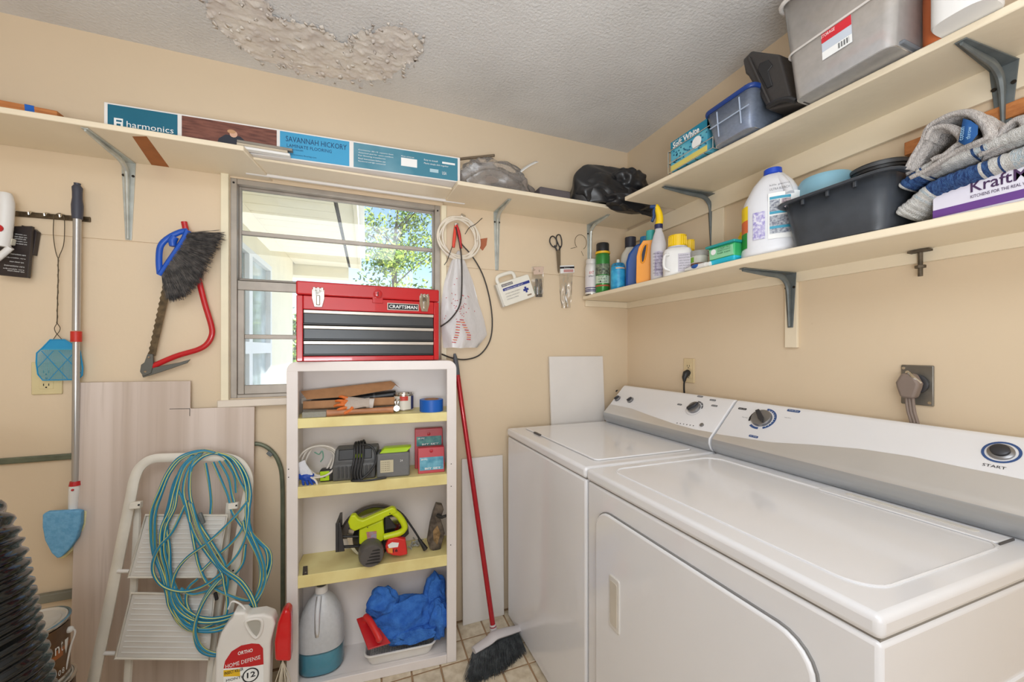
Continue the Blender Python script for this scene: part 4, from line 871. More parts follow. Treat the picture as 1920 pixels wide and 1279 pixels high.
m = MB(); m.tube(catmull([(-.004, -.022, .292), (-.004, -.047, .262), (-.004, -.058, .23), (-.004, -.060, .185), (-.004, -.056, .16)], 5), .010, 10); build(m, 'handle', clear('milky_clear_plastic', (244, 249, 252), .15, .3, .85, (250, 252, 255)), t, world=False)
m = MB(); m.grid(lambda u, v: (-.0815*cos(u*.9-.25), -.066*sin(.9*u-.25)*1.0-.0, .07+.085*v), 8, 2); lb = build(m, 'label', mat('clear_label', (214, 222, 226), .5), t, world=False)
# paint tray
t = cth('mesh_tray', 'white ribbed paint tray under the blue towel', 'tray', 745, .06, zb)
TRW = mat('tray_white', (230, 226, 220), .35)
def tray_fn(x0, x1, y0, y1, z0, z1_, sl):
    m = MB(); 
    for k, (ax, ay, bx, by) in enumerate(((x0, y0, x1, y0), (x1, y0, x1, y1), (x1, y1, x0, y1), (x0, y1, x0, y0))): pass
    O1 = [(((x0+x1)/2+a), ((y0+y1)/2+b)) for a, b in rrect(x1-x0, y1-y0, .025, 4)]; O2 = [(((x0+x1)/2+a*.9), ((y0+y1)/2+b*.82)) for a, b in rrect(x1-x0, y1-y0, .03, 4)]
    n = len(O1); vs = [V3((a, b, z1_+.006)) for a, b in O1]+[V3((a*1, b, z1_)) for a, b in O1]+[V3((a, b, z0)) for a, b in O2]
    fs = [(i, (i+1) % n, n+(i+1) % n, n+i) for i in range(n)]+[(n+i, n+(i+1) % n, 2*n+(i+1) % n, 2*n+i) for i in range(n)]+[tuple(range(3*n-1, 2*n-1, -1))]
    m.add(vs, fs); return m
build(tray_fn(-.122, .150, -.042, .098, .002, .042, 0), 'tray_shell', TRW, t, solid=.003, world=False)
build((lambda m: m.tube([((.014+a), (.028+b), .048) for a, b in rrect(.280, .148, .028, 5)], .0045, 8, closed=True))(MB()), 'rim', TRW, t, world=False)
m = MB()
for i in range(24):
    for j in range(11): m.box((-.105+i*.010, -.025+j*.010, .005), (-.100+i*.010, -.020+j*.010, .008))
stuff(build(m, 'mesh_dots', mat('mesh_grey', (196, 194, 190), .5), t, world=False))
# red float
t = cth('grout_float', 'red plastic grout float with red handle leaning in the tray', 'float', 700, .03, zb+.01)
P = [CP(668, 1162, .075), CP(692, 1154, .09), CP(732, 1207, -.01), CP(690, 1220, -.02)]
m = MB(); nrm = (P[1]-P[0]).cross(P[3]-P[0]).normalized(); nrm = nrm if nrm.z > 0 else -nrm
m.prism(P, nrm*.008); build(m, 'float_plate', RED, t, bevel=.002)
a, b = (P[0]+P[1])/2*.85+(P[2]+P[3])/2*.15, (P[0]+P[1])/2*.1+(P[2]+P[3])/2*.9
m = MB(); m.tube(catmull([a+nrm*.004, a+nrm*.035, a*.6+b*.4+nrm*.047, b+nrm*.042, b+nrm*.034-(b-a)*.05], 5), .0125, 12); build(m, 'handle', RTM, t)
# blue towel
m = MB()
def tow(u, v):
    th = u*2*pi; k = v
    return (0, 0, 0)
TWL = mat('blue_towel', (62, 122, 206), .95, col2=(40, 96, 184), vs=30, bump=.5, bs=140)
P0 = CP(765, 1150, .075); m.blob(CP(762, 1160, .075), (.135, .060, .085), 12, .30, 1.25, 90, 56, zb+.03, True)
m.blob(CP(816, 1122, .10), (.050, .035, .110), 4, .25, 1.3, 50, 40, zb+.04, True)
m.blob(CP(716, 1128, .07), (.060, .045, .055), 5, .28, 1.3, 50, 36, None, True)
m.blob(CP(780, 1190, .015), (.085, .035, .028), 8, .3, 1.5, 50, 30, zb+.050, True)
m.blob(CP(822, 1160, .05), (.045, .045, .075), 15, .3, 1.3, 50, 30, zb+.050, True)
for p in m.v:
    a_, b_, c_ = clocal(p); a_ = min(a_, .298); b_ = min(max(b_, .002), .168); q_ = CB(a_, b_, c_); p.x, p.y = q_.x, q_.y
tw = tag(build(m, 'blue_towel', TWL, smooth=70), 'crumpled blue towel heaped in the bottom of the white cabinet', 'towel')
for poly in (): pass

# ================================================================== ON THE LEFT AND MIDDLE WALL
ZS = 2.0141
t = thing('flooring_carton', 'long printed laminate flooring carton lying across the wall shelves', 'box', (-.22, 1.68, ZS), math.atan2(1.573-1.633, .367+.803))
RX = t.rotation_euler.z; fu = V3((cos(RX), sin(RX), 0)); fn_ = V3((-sin(RX), cos(RX), 0)); FO = V3((-.803, 1.633, ZS)); FL = 1.172; FH = .105
m = MB(); m.prism([FO, FO+fu*FL, FO+fu*(FL)+Z*FH, FO+Z*FH], fn_*.155); bx_ = build(m, 'carton', mat('carton_white', (238, 234, 230), .5), t, bevel=.002)
def FP(px, py): p = PP(px, py, FO, fn_); d = p-FO; return d.dot(fu)
def FZ(px, py): return PP(px, py, FO, fn_).z-FO.z
def patch(par, x0, x1, z0, z1, m_, name, off=.0008, skew=0):
    m = MB(); O = FO-fn_*off; m.add([O+fu*x0+Z*z0, O+fu*x1+Z*z0, O+fu*(x1+skew)+Z*z1, O+fu*(x0+skew)+Z*z1], [(0, 1, 2, 3)]); return build(m, name, m_, par, smooth=None)
e = [FP(202, 200), FP(333, 222), FP(341, 222), FP(519, 245), FP(525, 248), FP(655, 268), FP(663, 270), FP(858, 300)]
TEAL = mat('print_teal', (20, 104, 130), .45); patch(bx_, e[0], e[1], .004, FH-.006, TEAL, 'printed_panel')
WP = mat('print_walnut', (128, 80, 66), .45, col2=(92, 52, 44), vs=10, stretch=(2, 1, 14)); patch(bx_, e[2], e[3], .004, FH-.006, WP, 'printed_photo')
SKB = mat('print_sky', (64, 160, 206), .45); patch(bx_, e[4], e[5], .004, FH-.006, SKB, 'printed_panel')
GB2 = mat('print_teal_fade', (60, 128, 150), .45, col2=(140, 180, 196), vs=3); patch(bx_, e[6], e[7], .004, FH-.006, GB2, 'printed_panel')
def ftext(s, x, z, w_, h_, m_, bold=0, off=.0014): return text(s, FO+fu*x+Z*z-fn_*off, fu, Z, w_, h_, m_, bx_, bold=bold)
ftext('harmonics', FP(238, 235), FZ(282, 245), FP(326, 245)-FP(238, 235), .020, PAPERW)
hx = FP(214, 230); hx2 = FP(231, 232); patch(bx_, hx, hx2, .02, FZ(222, 222), PAPERW, 'emblem', .0012); patch(bx_, hx+.006, hx2-.003, FZ(222, 222)-.012, FZ(222, 222)-.006, TEAL, 'emblem_cut', .0016); patch(bx_, hx+.007, hx2-.006, .02, FZ(222, 222)-.018, TEAL, 'emblem_cut', .0016)
# the small printed figure on the photo panel
px0 = FP(437, 250); HZ0 = FZ(437, 265)-.035; m = MB(); O = FO-fn_*.0014
m.add([O+fu*(px0+a)+Z*(b+HZ0) for a, b in ((-.05, .012), (.05, .012), (.045, .035), (.022, .055), (-.022, .055), (-.042, .038))], [(0, 1, 2, 3, 4, 5)]); build(m, 'print_shirt', mat('print_navy', (40, 44, 56), .5), bx_, smooth=None)
m = MB(); m.add([O-fn_*.0003+fu*(px0+.002+cos(a)*.012)+Z*(HZ0+.060+sin(a)*.012) for a in [k*pi/6 for k in range(12)]], [tuple(range(12))]); build(m, 'print_face', mat('print_skin', (216, 172, 146), .5), bx_, smooth=None)
m = MB(); m.add([O-fn_*.0005+fu*(px0-.004+cos(a)*.013)+Z*(HZ0+.068+sin(a)*.007) for a in [k*pi/6 for k in range(12)]], [tuple(range(12))]); build(m, 'print_hair', mat('print_hair', (196, 150, 110), .5), bx_, smooth=None)
for sx in (-.03, .045): m = MB(); m.add([O-fn_*.0003+fu*(px0+sx+cos(a)*.014)+Z*(HZ0+.012+sin(a)*.006) for a in [k*pi/6 for k in range(12)]], [tuple(range(12))]); build(m, 'print_hand', mat('print_skin', (216, 172, 146), .5), bx_, smooth=None)
NV = mat('print_deep_blue', (24, 66, 110), .5)
ftext('SAVANNAH HICKORY', FP(536, 262), .064, FP(650, 280)-FP(536, 262), .020, NV); ftext('LAMINATE FLOORING', FP(538, 275), .044, FP(622, 285)-FP(538, 275), .012, NV); ftext('CLICK FLOORING 8MM', FP(540, 285), .034, .05, .005, NV); ftext('www.harmonics-flooring.com', FP(537, 295), .014, .10, .007, NV)
for i in range(5): ftext(['Contents 20.15 square feet', 'Attached pad for quiet comfort', 'For floating installation', 'Read instructions before use', 'Residential and light commercial'][i], FP(672, 285), .070-i*.011, .13 if i < 2 else .10, .006, PAPERW)
patch(bx_, FP(752, 300), FP(782, 305), .035, .068, PAPERW, 'white_panel', .0013); ftext('Area covered', FP(752, 300), .072, .05, .005, PAPERW)
ftext('Easy to install', FP(795, 303), .068, .055, .008, PAPERW); ftext('Planks simply click together', FP(795, 311), .054, .10, .008, PAPERW); patch(bx_, FP(829, 307), FP(853, 310), .068, .076, PAPERW, 'printed_strip', .0013)
ftext('USA', FP(829, 325), .022, .018, .013, PAPERW); patch(bx_, FP(806, 320), FP(822, 322), .026, .040, mat('print_pale', (180, 210, 220), .5), 'printed_stamp', .0013)
# slats on the shelf end
SLT = mat('slat_grey', (150, 142, 130), .45, .2, var=.1)
zz_ = [ZS+.0, ZS+.011, ZS+.022]
for i, (x1, m_, lb_) in enumerate(((-.262, PLW, 'white slat, lowest of three sticking out past the shelf end'), (-.270, mat('slat_tan', (196, 182, 160), .5), 'tan slat, middle of three sticking out past the shelf end'), (-.255, SLT, 'grey slat, topmost of three sticking out past the shelf end'))):
    tag(build(MB().box((-.425, 1.578+.002*i, ZS+i*.0105), (x1, 1.600+.0*i, ZS+i*.0105+.009)), 'slat', m_, bevel=.001), lb_, 'slat', None)
# planks at the far left
tag(build(MB().hexa([V3(p) for p in ((-1.6, 1.60, ZS), (-.93, 1.66, ZS), (-.93, 1.69, ZS), (-1.6, 1.63, ZS), (-1.6, 1.60, ZS+.062), (-.93, 1.66, ZS+.062), (-.93, 1.69, ZS+.062), (-1.6, 1.63, ZS+.062))]), 'wood_plank', ORWOOD, bevel=.001), 'orange wood plank with blue tape at the far left of the shelf', 'plank')
pk = bpy.data.objects[-1] if False else [o for o in C.objects if o.name.startswith('wood_plank')][0]
m = MB(); q0 = V3((-.985, 1.655, ZS)); m.hexa([q0+V3(p) for p in ((-.012, -.0022, -.0003), (.010, 0, -.0003), (.010, .035, -.0003), (-.012, .033, -.0003), (-.016, -.0022, .0635), (.004, 0, .0635), (.004, .035, .0635), (-.016, .033, .0635))]); build(m, 'tape_band', mat('tape_blue', (18, 96, 190), .4), pk)
PLK = mat('plank_tan', (206, 180, 142), .6, col2=(190, 160, 122), vs=8, stretch=(1, 6, 12))
tag(build(MB().box((-1.5, 1.715, ZS), (-.79, 1.79, ZS+.055)), 'wood_plank', PLK, bevel=.001), 'pale tan plank lying behind the carton at the left', 'plank')
# wooden rod at the wall, right of the carton
tag(build(MB().tube([PY(846, 300, 1.79), PY(927, 291.5, 1.66)], .0065, 8), 'wood_rod', mat('rod_brown', (120, 104, 84), .6)), 'thin brown rod resting above the bagged cloth', 'rod')

# key rack
KR = mat('antique_metal', (108, 92, 70), .5, .6, var=.25, vs=60)
a, b = PY(20, 400, DW-.004), PY(170, 412, DW-.004); t = thing('hook_rail', 'old metal key rail with five hooks on the left wall', 'rail', (a+b)/2-Z*.02)
build(MB().obox((a+b)/2, ((b-a).length, .006, .018), b-a, Y), 'rail', KR, t, bevel=.002)
for i in range(5):
    c_ = a.lerp(b, .10+.19*i)-Y*.004
    build(MB().tube(catmull([c_+Z*.008, c_-Y*.014+Z*.005, c_-Y*.020-Z*.006, c_-Y*.022+Z*.002], 4), .0032, 8), 'hook', CHROME, t)
# fly swatter hanging from the rail
sw = thing('fly_swatter', 'blue mesh fly swatter hanging by its twisted wire handle', 'fly swatter', PY(112, 713, DW-.02))
WR = mat('wire', (110, 100, 84), .45, .7); yq = DW-.022
pl_ = lambda P, y=yq: [PY(px, py, y) for px, py in P]
m = MB(); m.tube(catmull(pl_([(101, 404), (100, 440), (104, 470), (109, 484), (112, 478), (119, 460), (121, 435), (120, 408), (112, 400), (101, 404)]), 5), .0013, 6)
w1 = pl_([(109, 484), (109, 520), (108, 560), (107, 606)]); m.tube(catmull(w1, 5), .0016, 6); m.tube([p+X*.0016*sin(i*1.5) for i, p in enumerate(catmull(w1, 8))], .0012, 6)
m.tube(catmull(pl_([(107, 606), (102, 616), (107, 626), (113, 616), (107, 606)]), 4), .0012, 6); m.tube(pl_([(107, 626), (99, 638)]), .0012, 6); m.tube(pl_([(105, 624), (117, 638)]), .0012, 6); build(m, 'wire_handle', WR, sw)
SB = mat('swatter_blue', (40, 150, 200), .4, alpha=1)
ol = [(94, 637), (121, 637), (134, 645), (150, 658), (155, 690), (154, 704), (146, 712), (80, 713), (71, 702), (68, 680), (69, 662), (80, 652)]
m = MB(); m.prism(pl_([(94, 637), (121, 637), (136, 646), (142, 656), (76, 656), (80, 650)]), (0, .003, 0)); build(m, 'collar', SB, sw)
m = MB(); m.tube(pl_(ol), .0022, 6, closed=True); build(m, 'rim', SB, sw)
m = MB(); PO2 = ol
for i in range(46):
    x = 68+i*1.95
    ys_ = [y for y in [654+k*.5 for k in range(120)] if inpoly(x, y, PO2)]
    if len(ys_) > 4: m.tube(pl_([(x, min(ys_)), (x, max(ys_))]), .00055, 4)
for j in range(28):
    y = 656+j*2.0; xs_ = [x for x in [66+k*.5 for k in range(184)] if inpoly(x, y, PO2)]
    if len(xs_) > 4: m.tube(pl_([(min(xs_), y), (max(xs_), y)]), .00055, 4)
stuff(build(m, 'mesh', mat('swatter_mesh', (90, 178, 198), .4), sw))
m = MB()
for s_ in ((78, 658, 128, 712), (110, 658, 152, 700), (100, 658, 70, 690), (140, 660, 92, 712)): m.tube(pl_([(s_[0], s_[1]), (s_[2], s_[3])], yq-.001), .0012, 5)
build(m, 'rib', SB, sw)
outlet('ivory outlet on the left wall behind the fly swatter', PY(90, 709, DW), X, -Y, .078, .112, mat('old_ivory', (224, 208, 160), .45))
# long scrubber pole
t = thing('scrubber_pole', 'telescopic aluminium pole with grey grip and blue scrub pad', 'scrubber', PY(120, 1050, 1.765))
yp = 1.765; q = lambda px, py, y=yp: PY(px, py, y)
gp = [(347, .008), (352, .0135), (362, .0125), (372, .0125), (385, .015), (400, .0145), (411, .013)]
build(MB().tube([q(145, py) for py, r in [(344, 0)]+gp], [.009]+[r for _, r in gp], 16), 'grip', mat('grip_slate', (66, 68, 80), .5), t)
PALU = mat('pole_aluminium', (190, 188, 186), .28, .7, stretch=(1, 1, .2))
build(MB().cyl(q(145, 400), q(143, 620), .0105), 'upper_tube', PALU, t); build(MB().cyl(q(143, 635), q(141, 905), .0092), 'lower_tube', PALU, t)
build(MB().lathe([(.0135, 0), (.0140, .002), (.0140, .034), (.0135, .036)], q(143, 641)+Z*0, Z, 20), 'red_collar', mat('collar_red', (206, 48, 36), .4), t)
m = MB(); m.tube([q(141, 905), q(140, 915), q(139, 930), q(138, 958)], [.0125, .0145, .0140, .0125], 14); jt = build(m, 'joint', PLW, t); build(MB().tube([q(141.5, 902), q(141, 910)], [.0135, .0155], 14), 'red_ring', RED, jt); build(MB().sphere(q(136, 919, yp-.014), .004), 'red_button', RED, jt)
sp_ = [(79, 966), (86, 961), (150, 958), (159, 960), (158, 985), (150, 1012), (134, 1033), (118, 1048), (110, 1050), (98, 1040), (84, 1015), (79, 990)]
m = MB(); m.prism([q(px+3, py-1, yp-.006) for px, py in sp_], (0, .012, 0)); build(m, 'yellow_sponge', mat('sponge_yellow', (234, 222, 170), .9, bump=.4, bs=120), t, bevel=.003)
m = MB(); m.prism([q(80+(px-80)*.90, 962+(py-962)*.97, yp-.028) for px, py in sp_], (0, .020, 0)); build(m, 'blue_pad', mat('scrub_blue', (122, 182, 222), .95, col2=(104, 166, 210), vs=90, bump=.25, bs=200), t, bevel=.003)
# white handled tool and black printed package, cut by the frame
t = thing('fabric_shaver', 'white plastic gadget handle with a red button at the left edge', 'gadget', PY(2, 490, 1.74))
m = MB(); m.tube(catmull([PY(10, 362, 1.74), PY(11, 385, 1.74), PY(9, 420, 1.74), PY(4, 450, 1.74), PY(2, 462, 1.74)], 5), [.013, .016, .017, .018, .019, .019, .019, .019, .019, .019, .019, .019, .019, .02, .02, .02, .02, .02, .02, .02, .02], 14); build(m, 'handle', PLW, t)
build(MB().lathe([(.012, 0), (.012, .003)], PY(-3, 428, 1.722), -Y, 18), 'red_button', RED, t)
build(MB().obox(PY(8, 451, 1.75), (.045, .02, .022), (1, 0, -.15), Y), 'clip', mat('clip_ivory', (220, 216, 200), .5), t, bevel=.003)
build(MB().tube([PY(20, 464, 1.74), PY(-6, 486, 1.74)], .009, 10), 'strap', PLW, t)
pk_ = thing('black_package', 'black printed package hanging at the left edge of the wall', 'package', PY(30, 520, 1.77))
BP = mat('package_black', (44, 36, 36), .4)
m = MB(); m.prism([PY(px, py, 1.765) for px, py in ((0, 424), (60, 424), (52, 521), (-8, 515))], (0, .012, 0)); build(m, 'front_card', BP, pk_, bevel=.001)
m = MB(); m.prism([PY(px, py, 1.778) for px, py in ((40, 422), (62, 428), (69, 434), (62, 478), (48, 476))], (0, .018, 0)); build(m, 'back_card', BP, pk_, bevel=.001)
uu = (PY(52, 500, 1.7645)-PY(0, 494, 1.7645)).normalized(); ww = Z
for i, (x, y, w_) in enumerate(((28, 440, .028), (27, 444, .03), (27, 448, .028), (27, 453, .03), (27, 457, .03), (20, 477, .036), (10, 483, .048), (18, 491, .034), (8, 498, .048), (6, 504, .05), (14, 508, .04))):
    text(['adjustable', 'steam cleaner', 'instructions'][i % 3]+' '+'care'*1, PY(x, y, 1.7645), uu, ww, w_, .0045, PAPERW, pk_)
# dust pan brush and bow saw
yb = 1.775; qb = lambda px, py, y=yb: PY(px, py, y)
t = thing('bow_saw', 'red bow saw hanging on the wall left of the window', 'saw', qb(275, 705))
m = MB(); m.tube(catmull([qb(345, 416), qb(350, 440), qb(358, 480), qb(371, 520), qb(384, 570), qb(396, 610), qb(397, 628), qb(388, 645), qb(370, 656), qb(330, 668), qb(283, 688)], 6), .0078, 12, ell=(1.25, .9)); build(m, 'bow_frame', RED, t)
m = MB(); L_ = [(325, 520), (314, 540)]; 
bl = [(318, 515), (313, 540)]
a, b = V3((316, 512, 0)), V3((283, 668, 0)); pts = []; n = 30
for i in range(n+1):
    c_ = a.lerp(b, i/n); pts.append((c_.x-5.5-(1.6 if i % 2 else -.8), c_.y))
pts += [(291, 668), (326, 512)]
m.prism([qb(px, py, yb+.001) for px, py in pts], (0, .0015, 0)); build(m, 'blade', mat('rusty_blade', (110, 92, 66), .55, .5, var=.25, vs=50), t)
GRB = mat('cast_grey', (106, 106, 100), .5, .4)
m = MB(); m.prism([qb(px, py, yb-.008) for px, py in ((276, 664), (286, 664), (287, 682), (283, 700), (268, 706), (262, 697), (264, 684), (270, 680))], (0, .012, 0)); br = build(m, 'blade_clamp', GRB, t, bevel=.002)
m = MB(); m.prism([qb(px, py, yb-.004) for px, py in ((266, 704), (285, 690), (335, 680), (356, 674), (350, 681), (300, 698), (268, 708))], (0, .008, 0)); build(m, 'tension_lever', GRB, t, bevel=.001)
for px, py in ((279, 670), (272, 697)): build(MB().lathe([(.0045, 0), (.003, .002)], qb(px, py, yb-.008), -Y, 12), 'rivet', CHROME, br)
t = thing('brush_head', 'blue angled broom head with dark bristles hung over the bow saw', 'broom head', qb(320, 560, 1.74)); yh = 1.742
o_ = [(297, 518), (294, 500), (297, 462), (306, 448), (322, 437), (340, 431), (356, 431), (350, 446), (330, 478), (310, 508), (304, 519)]
inn = [(309, 500), (311, 470), (322, 460), (326, 466), (318, 485)]
build(MB().tube(catmull([qb(px, py, yh) for px, py in ((300, 514), (298, 490), (301, 462), (316, 446), (338, 435), (352, 433))], 4), .010, 10, ell=(1, .8)), 'grip_bar', BLUE, t)
build(MB().tube(catmull([qb(px, py, yh) for px, py in ((353, 433), (345, 450), (328, 476), (312, 500), (301, 517))], 4), .0105, 10, ell=(1, 1.2)), 'bristle_block', BLUE, t)
build(MB().tube([qb(328, 444, yh), qb(323, 452, yh), qb(324, 462, yh)], [.012, .014, .010], 10), 'socket', BLUE, t)
def bristles(m, p0, p1, q0, q1, n, r=.0007, jit=.006, depth=.012, dd=-Y):
    for i in range(n):
        u = random.random(); a = p0.lerp(p1, u)+dd*random.uniform(-depth, depth); b = q0(u)+V3((random.gauss(0, jit), random.gauss(0, jit)+0, random.gauss(0, jit)))+dd*random.uniform(-depth*1.6, depth*1.6)
        mid = (a+b)/2+V3((random.gauss(0, jit*.5), random.gauss(0, jit*.3), random.gauss(0, jit*.5))); m.tube([a, mid, b], [r, r, r*.6], 3, caps=False)
endp = catmull([qb(418, 438, yh), qb(400, 470, yh), qb(376, 520, yh), qb(346, 552, yh), qb(318, 562, yh)], 8)
def ep(u): k = min(len(endp)-1, u*(len(endp)-1)); i = int(k); return endp[i].lerp(endp[min(i+1, len(endp)-1)], k-i)
m = MB(); bristles(m, qb(354, 437, yh-.002), qb(305, 518, yh-.002), ep, None, 1500, .0009, .0055, .009); BRI = mat('bristle_dark', (62, 60, 60), .6, col2=(110, 104, 100), vs=60); stuff(build(m, 'bristles', BRI, t, smooth=None))
# hanging things right of the window
t = thing('cable_coil', 'coil of white cable hanging on a nail right of the window', 'cable', PY(859, 486, 1.77))
cc = PY(860, 446, 1.765)
m = MB(); pts = []
for i in range(130): a = i*2*pi/26; r = .090+.013*sin(i*.31)+.004*(i % 26)/26; pts.append(cc+X*(cos(a)*r+.004*sin(i*.11))+Z*(sin(a)*r*.98-.004*cos(i*.07))-Y*(.010*sin(i*.23)))
m.tube(catmull(pts, 2), .0042, 7); build(m, 'loops', mat('cable_cream', (236, 226, 210), .45), t)
build(MB().cyl(PY(858, 420, DW), PY(858, 420, 1.75), .003, n=8), 'nail', RUST, t)
build(MB().obox(PY(868, 405, 1.765), (.022, .012, .012), (1, 0, -.4), Y), 'connector', CHROME, t, bevel=.001)
t = thing('black_cable', 'long black cable looping down the wall behind the white bag', 'cable', PY(890, 676, DW-.01)); BC = mat('cable_black', (52, 46, 42), .5)
m = MB(); m.tube(catmull([PY(856, 428, 1.778), PY(864, 455, 1.778), PY(885, 480, 1.785), PY(905, 515, 1.79), PY(918, 560, 1.79), PY(923, 605, 1.79), PY(918, 640, 1.79), PY(900, 665, 1.79), PY(875, 674, 1.79), PY(850, 672, 1.785), PY(828, 664, 1.782)], 6), .0034, 8); build(m, 'cable_loop', BC, t)
m = MB(); m.tube(catmull([PY(854, 426, 1.752), PY(864, 470, 1.748), PY(866, 530, 1.745), PY(862, 572, 1.745), PY(845, 598, 1.745), PY(826, 613, 1.748)], 6), .0034, 8); build(m, 'cable_end', BC, t)
tag(build(MB().tube(catmull([PY(872, 439, 1.745), PY(880, 427, 1.745), PY(892, 420, 1.75), PY(904, 409, 1.75)], 5), .0016, 6), 'black_wire', BLACK), 'short black wire sticking up from the white cable coil', 'wire')
tag(build(MB().tube([PY(848, 462, 1.748), PY(838, 490, 1.75), PY(833, 497, 1.75)], .0016, 6), 'black_wire', BLACK), 'short black wire hanging below the red grips', 'wire')
t = thing('red_pliers', 'red handled shears hanging inside the white cable coil', 'shears', PY(858, 470, 1.755))
build(MB().tube(catmull([PY(856, 422, 1.755), PY(861, 440, 1.752), PY(864, 466, 1.752)], 4), [.006, .007, .0075, .008, .008, .0078, .0076, .0072, .0065], 10), 'handle', RED, t)
build(MB().tube(catmull([PY(854, 424, 1.758), PY(852, 446, 1.756), PY(850, 464, 1.756)], 4), [.006, .007, .0075, .008, .008, .0078, .0076, .0072, .0065], 10), 'handle', mat('coral_red', (232, 80, 60), .4), t)
build(MB().obox(PY(856, 421, 1.757), (.018, .008, .014), X, Y), 'pivot', CHROME, t, bevel=.002)
# carrier bag, translucent white
t = thing('carrier_bag', 'thin white carrier bag printed with red flecks hanging from the nail', 'bag', PY(868, 645, 1.76))
def bagf(side):
    def fn(u, v):
        w_ = [(.0, 858, 470, 862), (.12, 846, 490, 872), (.3, 833, 530, 888), (.5, 828, 570, 898), (.7, 827, 600, 908), (.85, 829, 628, 914), (1, 832, 652, 895)]
        for (a, b) in zip(w_, w_[1:]):
            if a[0] <= v <= b[0]: k = (v-a[0])/(b[0]-a[0]); x0 = a[1]+(b[1]-a[1])*k; yy_ = a[2]+(b[2]-a[2])*k; x1 = a[3]+(b[3]-a[3])*k
        x = x0+(x1-x0)*u; d = (.002+.024*sin(pi*u)*v**.7)*(1 if side else -.15); y = 1.775-d+.006*noise.noise(V3((u*5, v*4, side*7)))
        p = PY(x, yy_+(10*sin(u*pi*1.0)*(v > .9)*0)-12*v*(u-.5)*0, 1.77); return V3((p.x, y, p.z-.012*v*noise.noise(V3((u*3, 2, 2)))))
    return fn
m = MB(); m.grid(bagf(1), 26, 34); m.grid(bagf(0), 14, 18); bagm = clear('bag_film', (246, 244, 244), .2, .3, .74, (246, 244, 244)); bag = build(m, 'bag_film', bagm, t, smooth=80)
m = MB(); rb = bagf(1)
random.seed(4)
for i in range(46):
    u, v = min(.9, max(.08, random.gauss(.45, .17))), random.gauss(.52, .10); p = rb(u, v)-Y*.0025; a = random.uniform(0, 3); m.add([p+X*.004*cos(a)+Z*.004*sin(a), p+X*.0018*sin(a)-Z*.0018*cos(a), p-X*.004*cos(a)-Z*.004*sin(a), p-X*.0018*sin(a)+Z*.0018*cos(a)], [(0, 1, 2, 3)])
stuff(build(m, 'red_flecks', mat('print_crimson', (190, 36, 56), .5), bag, smooth=None))
for k, (u0, v0, u1, v1, w_) in enumerate(((.38, .72, .25, .97, .010), (.46, .70, .62, .93, .010))):
    for i in range(9):
        f_ = i/9; u, v = u0+(u1-u0)*f_, v0+(v1-v0)*f_; p = rb(u, v)-Y*.0025; m = MB(); m.add([p-X*w_+Z*.0035, p-X*w_-Z*.0005, p+X*w_-Z*.002, p+X*w_+Z*.002], [(0, 1, 2, 3)]); build(m, 'printed_stripe', mat('print_amber', (226, 120, 52), .5) if i % 2 else mat('print_crimson', (190, 36, 56), .5), bag, smooth=None)
tag(build(MB().prism([PY(px, py, 1.798) for px, py in ((901, 448), (914, 446), (912, 460), (905, 470), (899, 464))], (0, .0014, 0)), 'brown_scrap', mat('rust_brown', (178, 104, 70), .7)), 'torn brown patch on the wall beside the cable coil', 'scrap')
# first aid kit
t = thing('first_aid_kit', 'white plastic first aid case with blue cross hung tilted', 'first aid kit', PY(968, 580, 1.77)); yk = 1.762
K = [(926, 523), (999, 508), (1007, 553), (946, 580)]; FAW = mat('first_aid_white', (240, 236, 224), .4)
KC = [(930, 532), (997, 510), (1009, 552), (946, 579)]
uk = (PY(997, 510, yk)-PY(930, 532, yk)).normalized(); wk = Y.cross(uk); wk = wk if wk.z > 0 else -wk
kc = PY(969, 544, yk); kw, kh = .178, .118
m = MB(); m.prism([kc+uk*a+wk*b for a, b in rrect(kw, kh, .01, 3)], (0, .028, 0)); kb = build(m, 'case', FAW, t, bevel=.004, bseg=3)
build(MB().obox(kc-uk*(kw/2+.004)+Y*.016, (.010, .026, kh*.98), uk, Y), 'hinge_edge', mat('first_aid_edge', (214, 210, 200), .5), t, bevel=.002)
m = MB(); hp = [kc+uk*a+wk*b+Y*.014 for a, b in ((-.075, kh/2-.004), (-.078, kh/2+.018), (-.062, kh/2+.034), (.004, kh/2+.034), (.018, kh/2+.018), (.016, kh/2-.004))]; m.tube(catmull(hp, 4), .0075, 10, ell=(1.2, .8)); build(m, 'handle', FAW, t)
NB = mat('navy_print', (44, 58, 140), .5); m = MB(); decal(m, kc+uk*.006+wk*.022, uk, wk, .150, .0115, .0008); b_ = build(m, 'blue_band', NB, kb, smooth=None)
# decals need to face the room
for o in (b_,):
    for v in o.data.vertices: pass
def kpatch(a, b, w_, h_, m_, name, off=.0012):
    O = kc+uk*a+wk*b-Y*off; m = MB(); m.add([O-uk*w_/2-wk*h_/2, O+uk*w_/2-wk*h_/2, O+uk*w_/2+wk*h_/2, O-uk*w_/2+wk*h_/2], [(0, 1, 2, 3)]); return build(m, name, m_, kb, smooth=None)
kpatch(.004, .020, .150, .0115, NB, 'blue_band'); kpatch(.048, -.012, .030, .011, NB, 'blue_cross'); kpatch(.048, -.012, .011, .030, NB, 'blue_cross', .0013); kpatch(-.040, .042, .062, .013, mat('label_grey', (110, 104, 104), .5), 'name_plate')
text('WEATHERPROOF', kc-uk*.068+wk*.038-Y*.0016, uk, wk, .056, .007, PAPERW, kb); text('10 PERSON FIRST AID KIT', kc-uk*.062+wk*.0165-Y*.0016, uk, wk, .105, .006, PAPERW, kb)
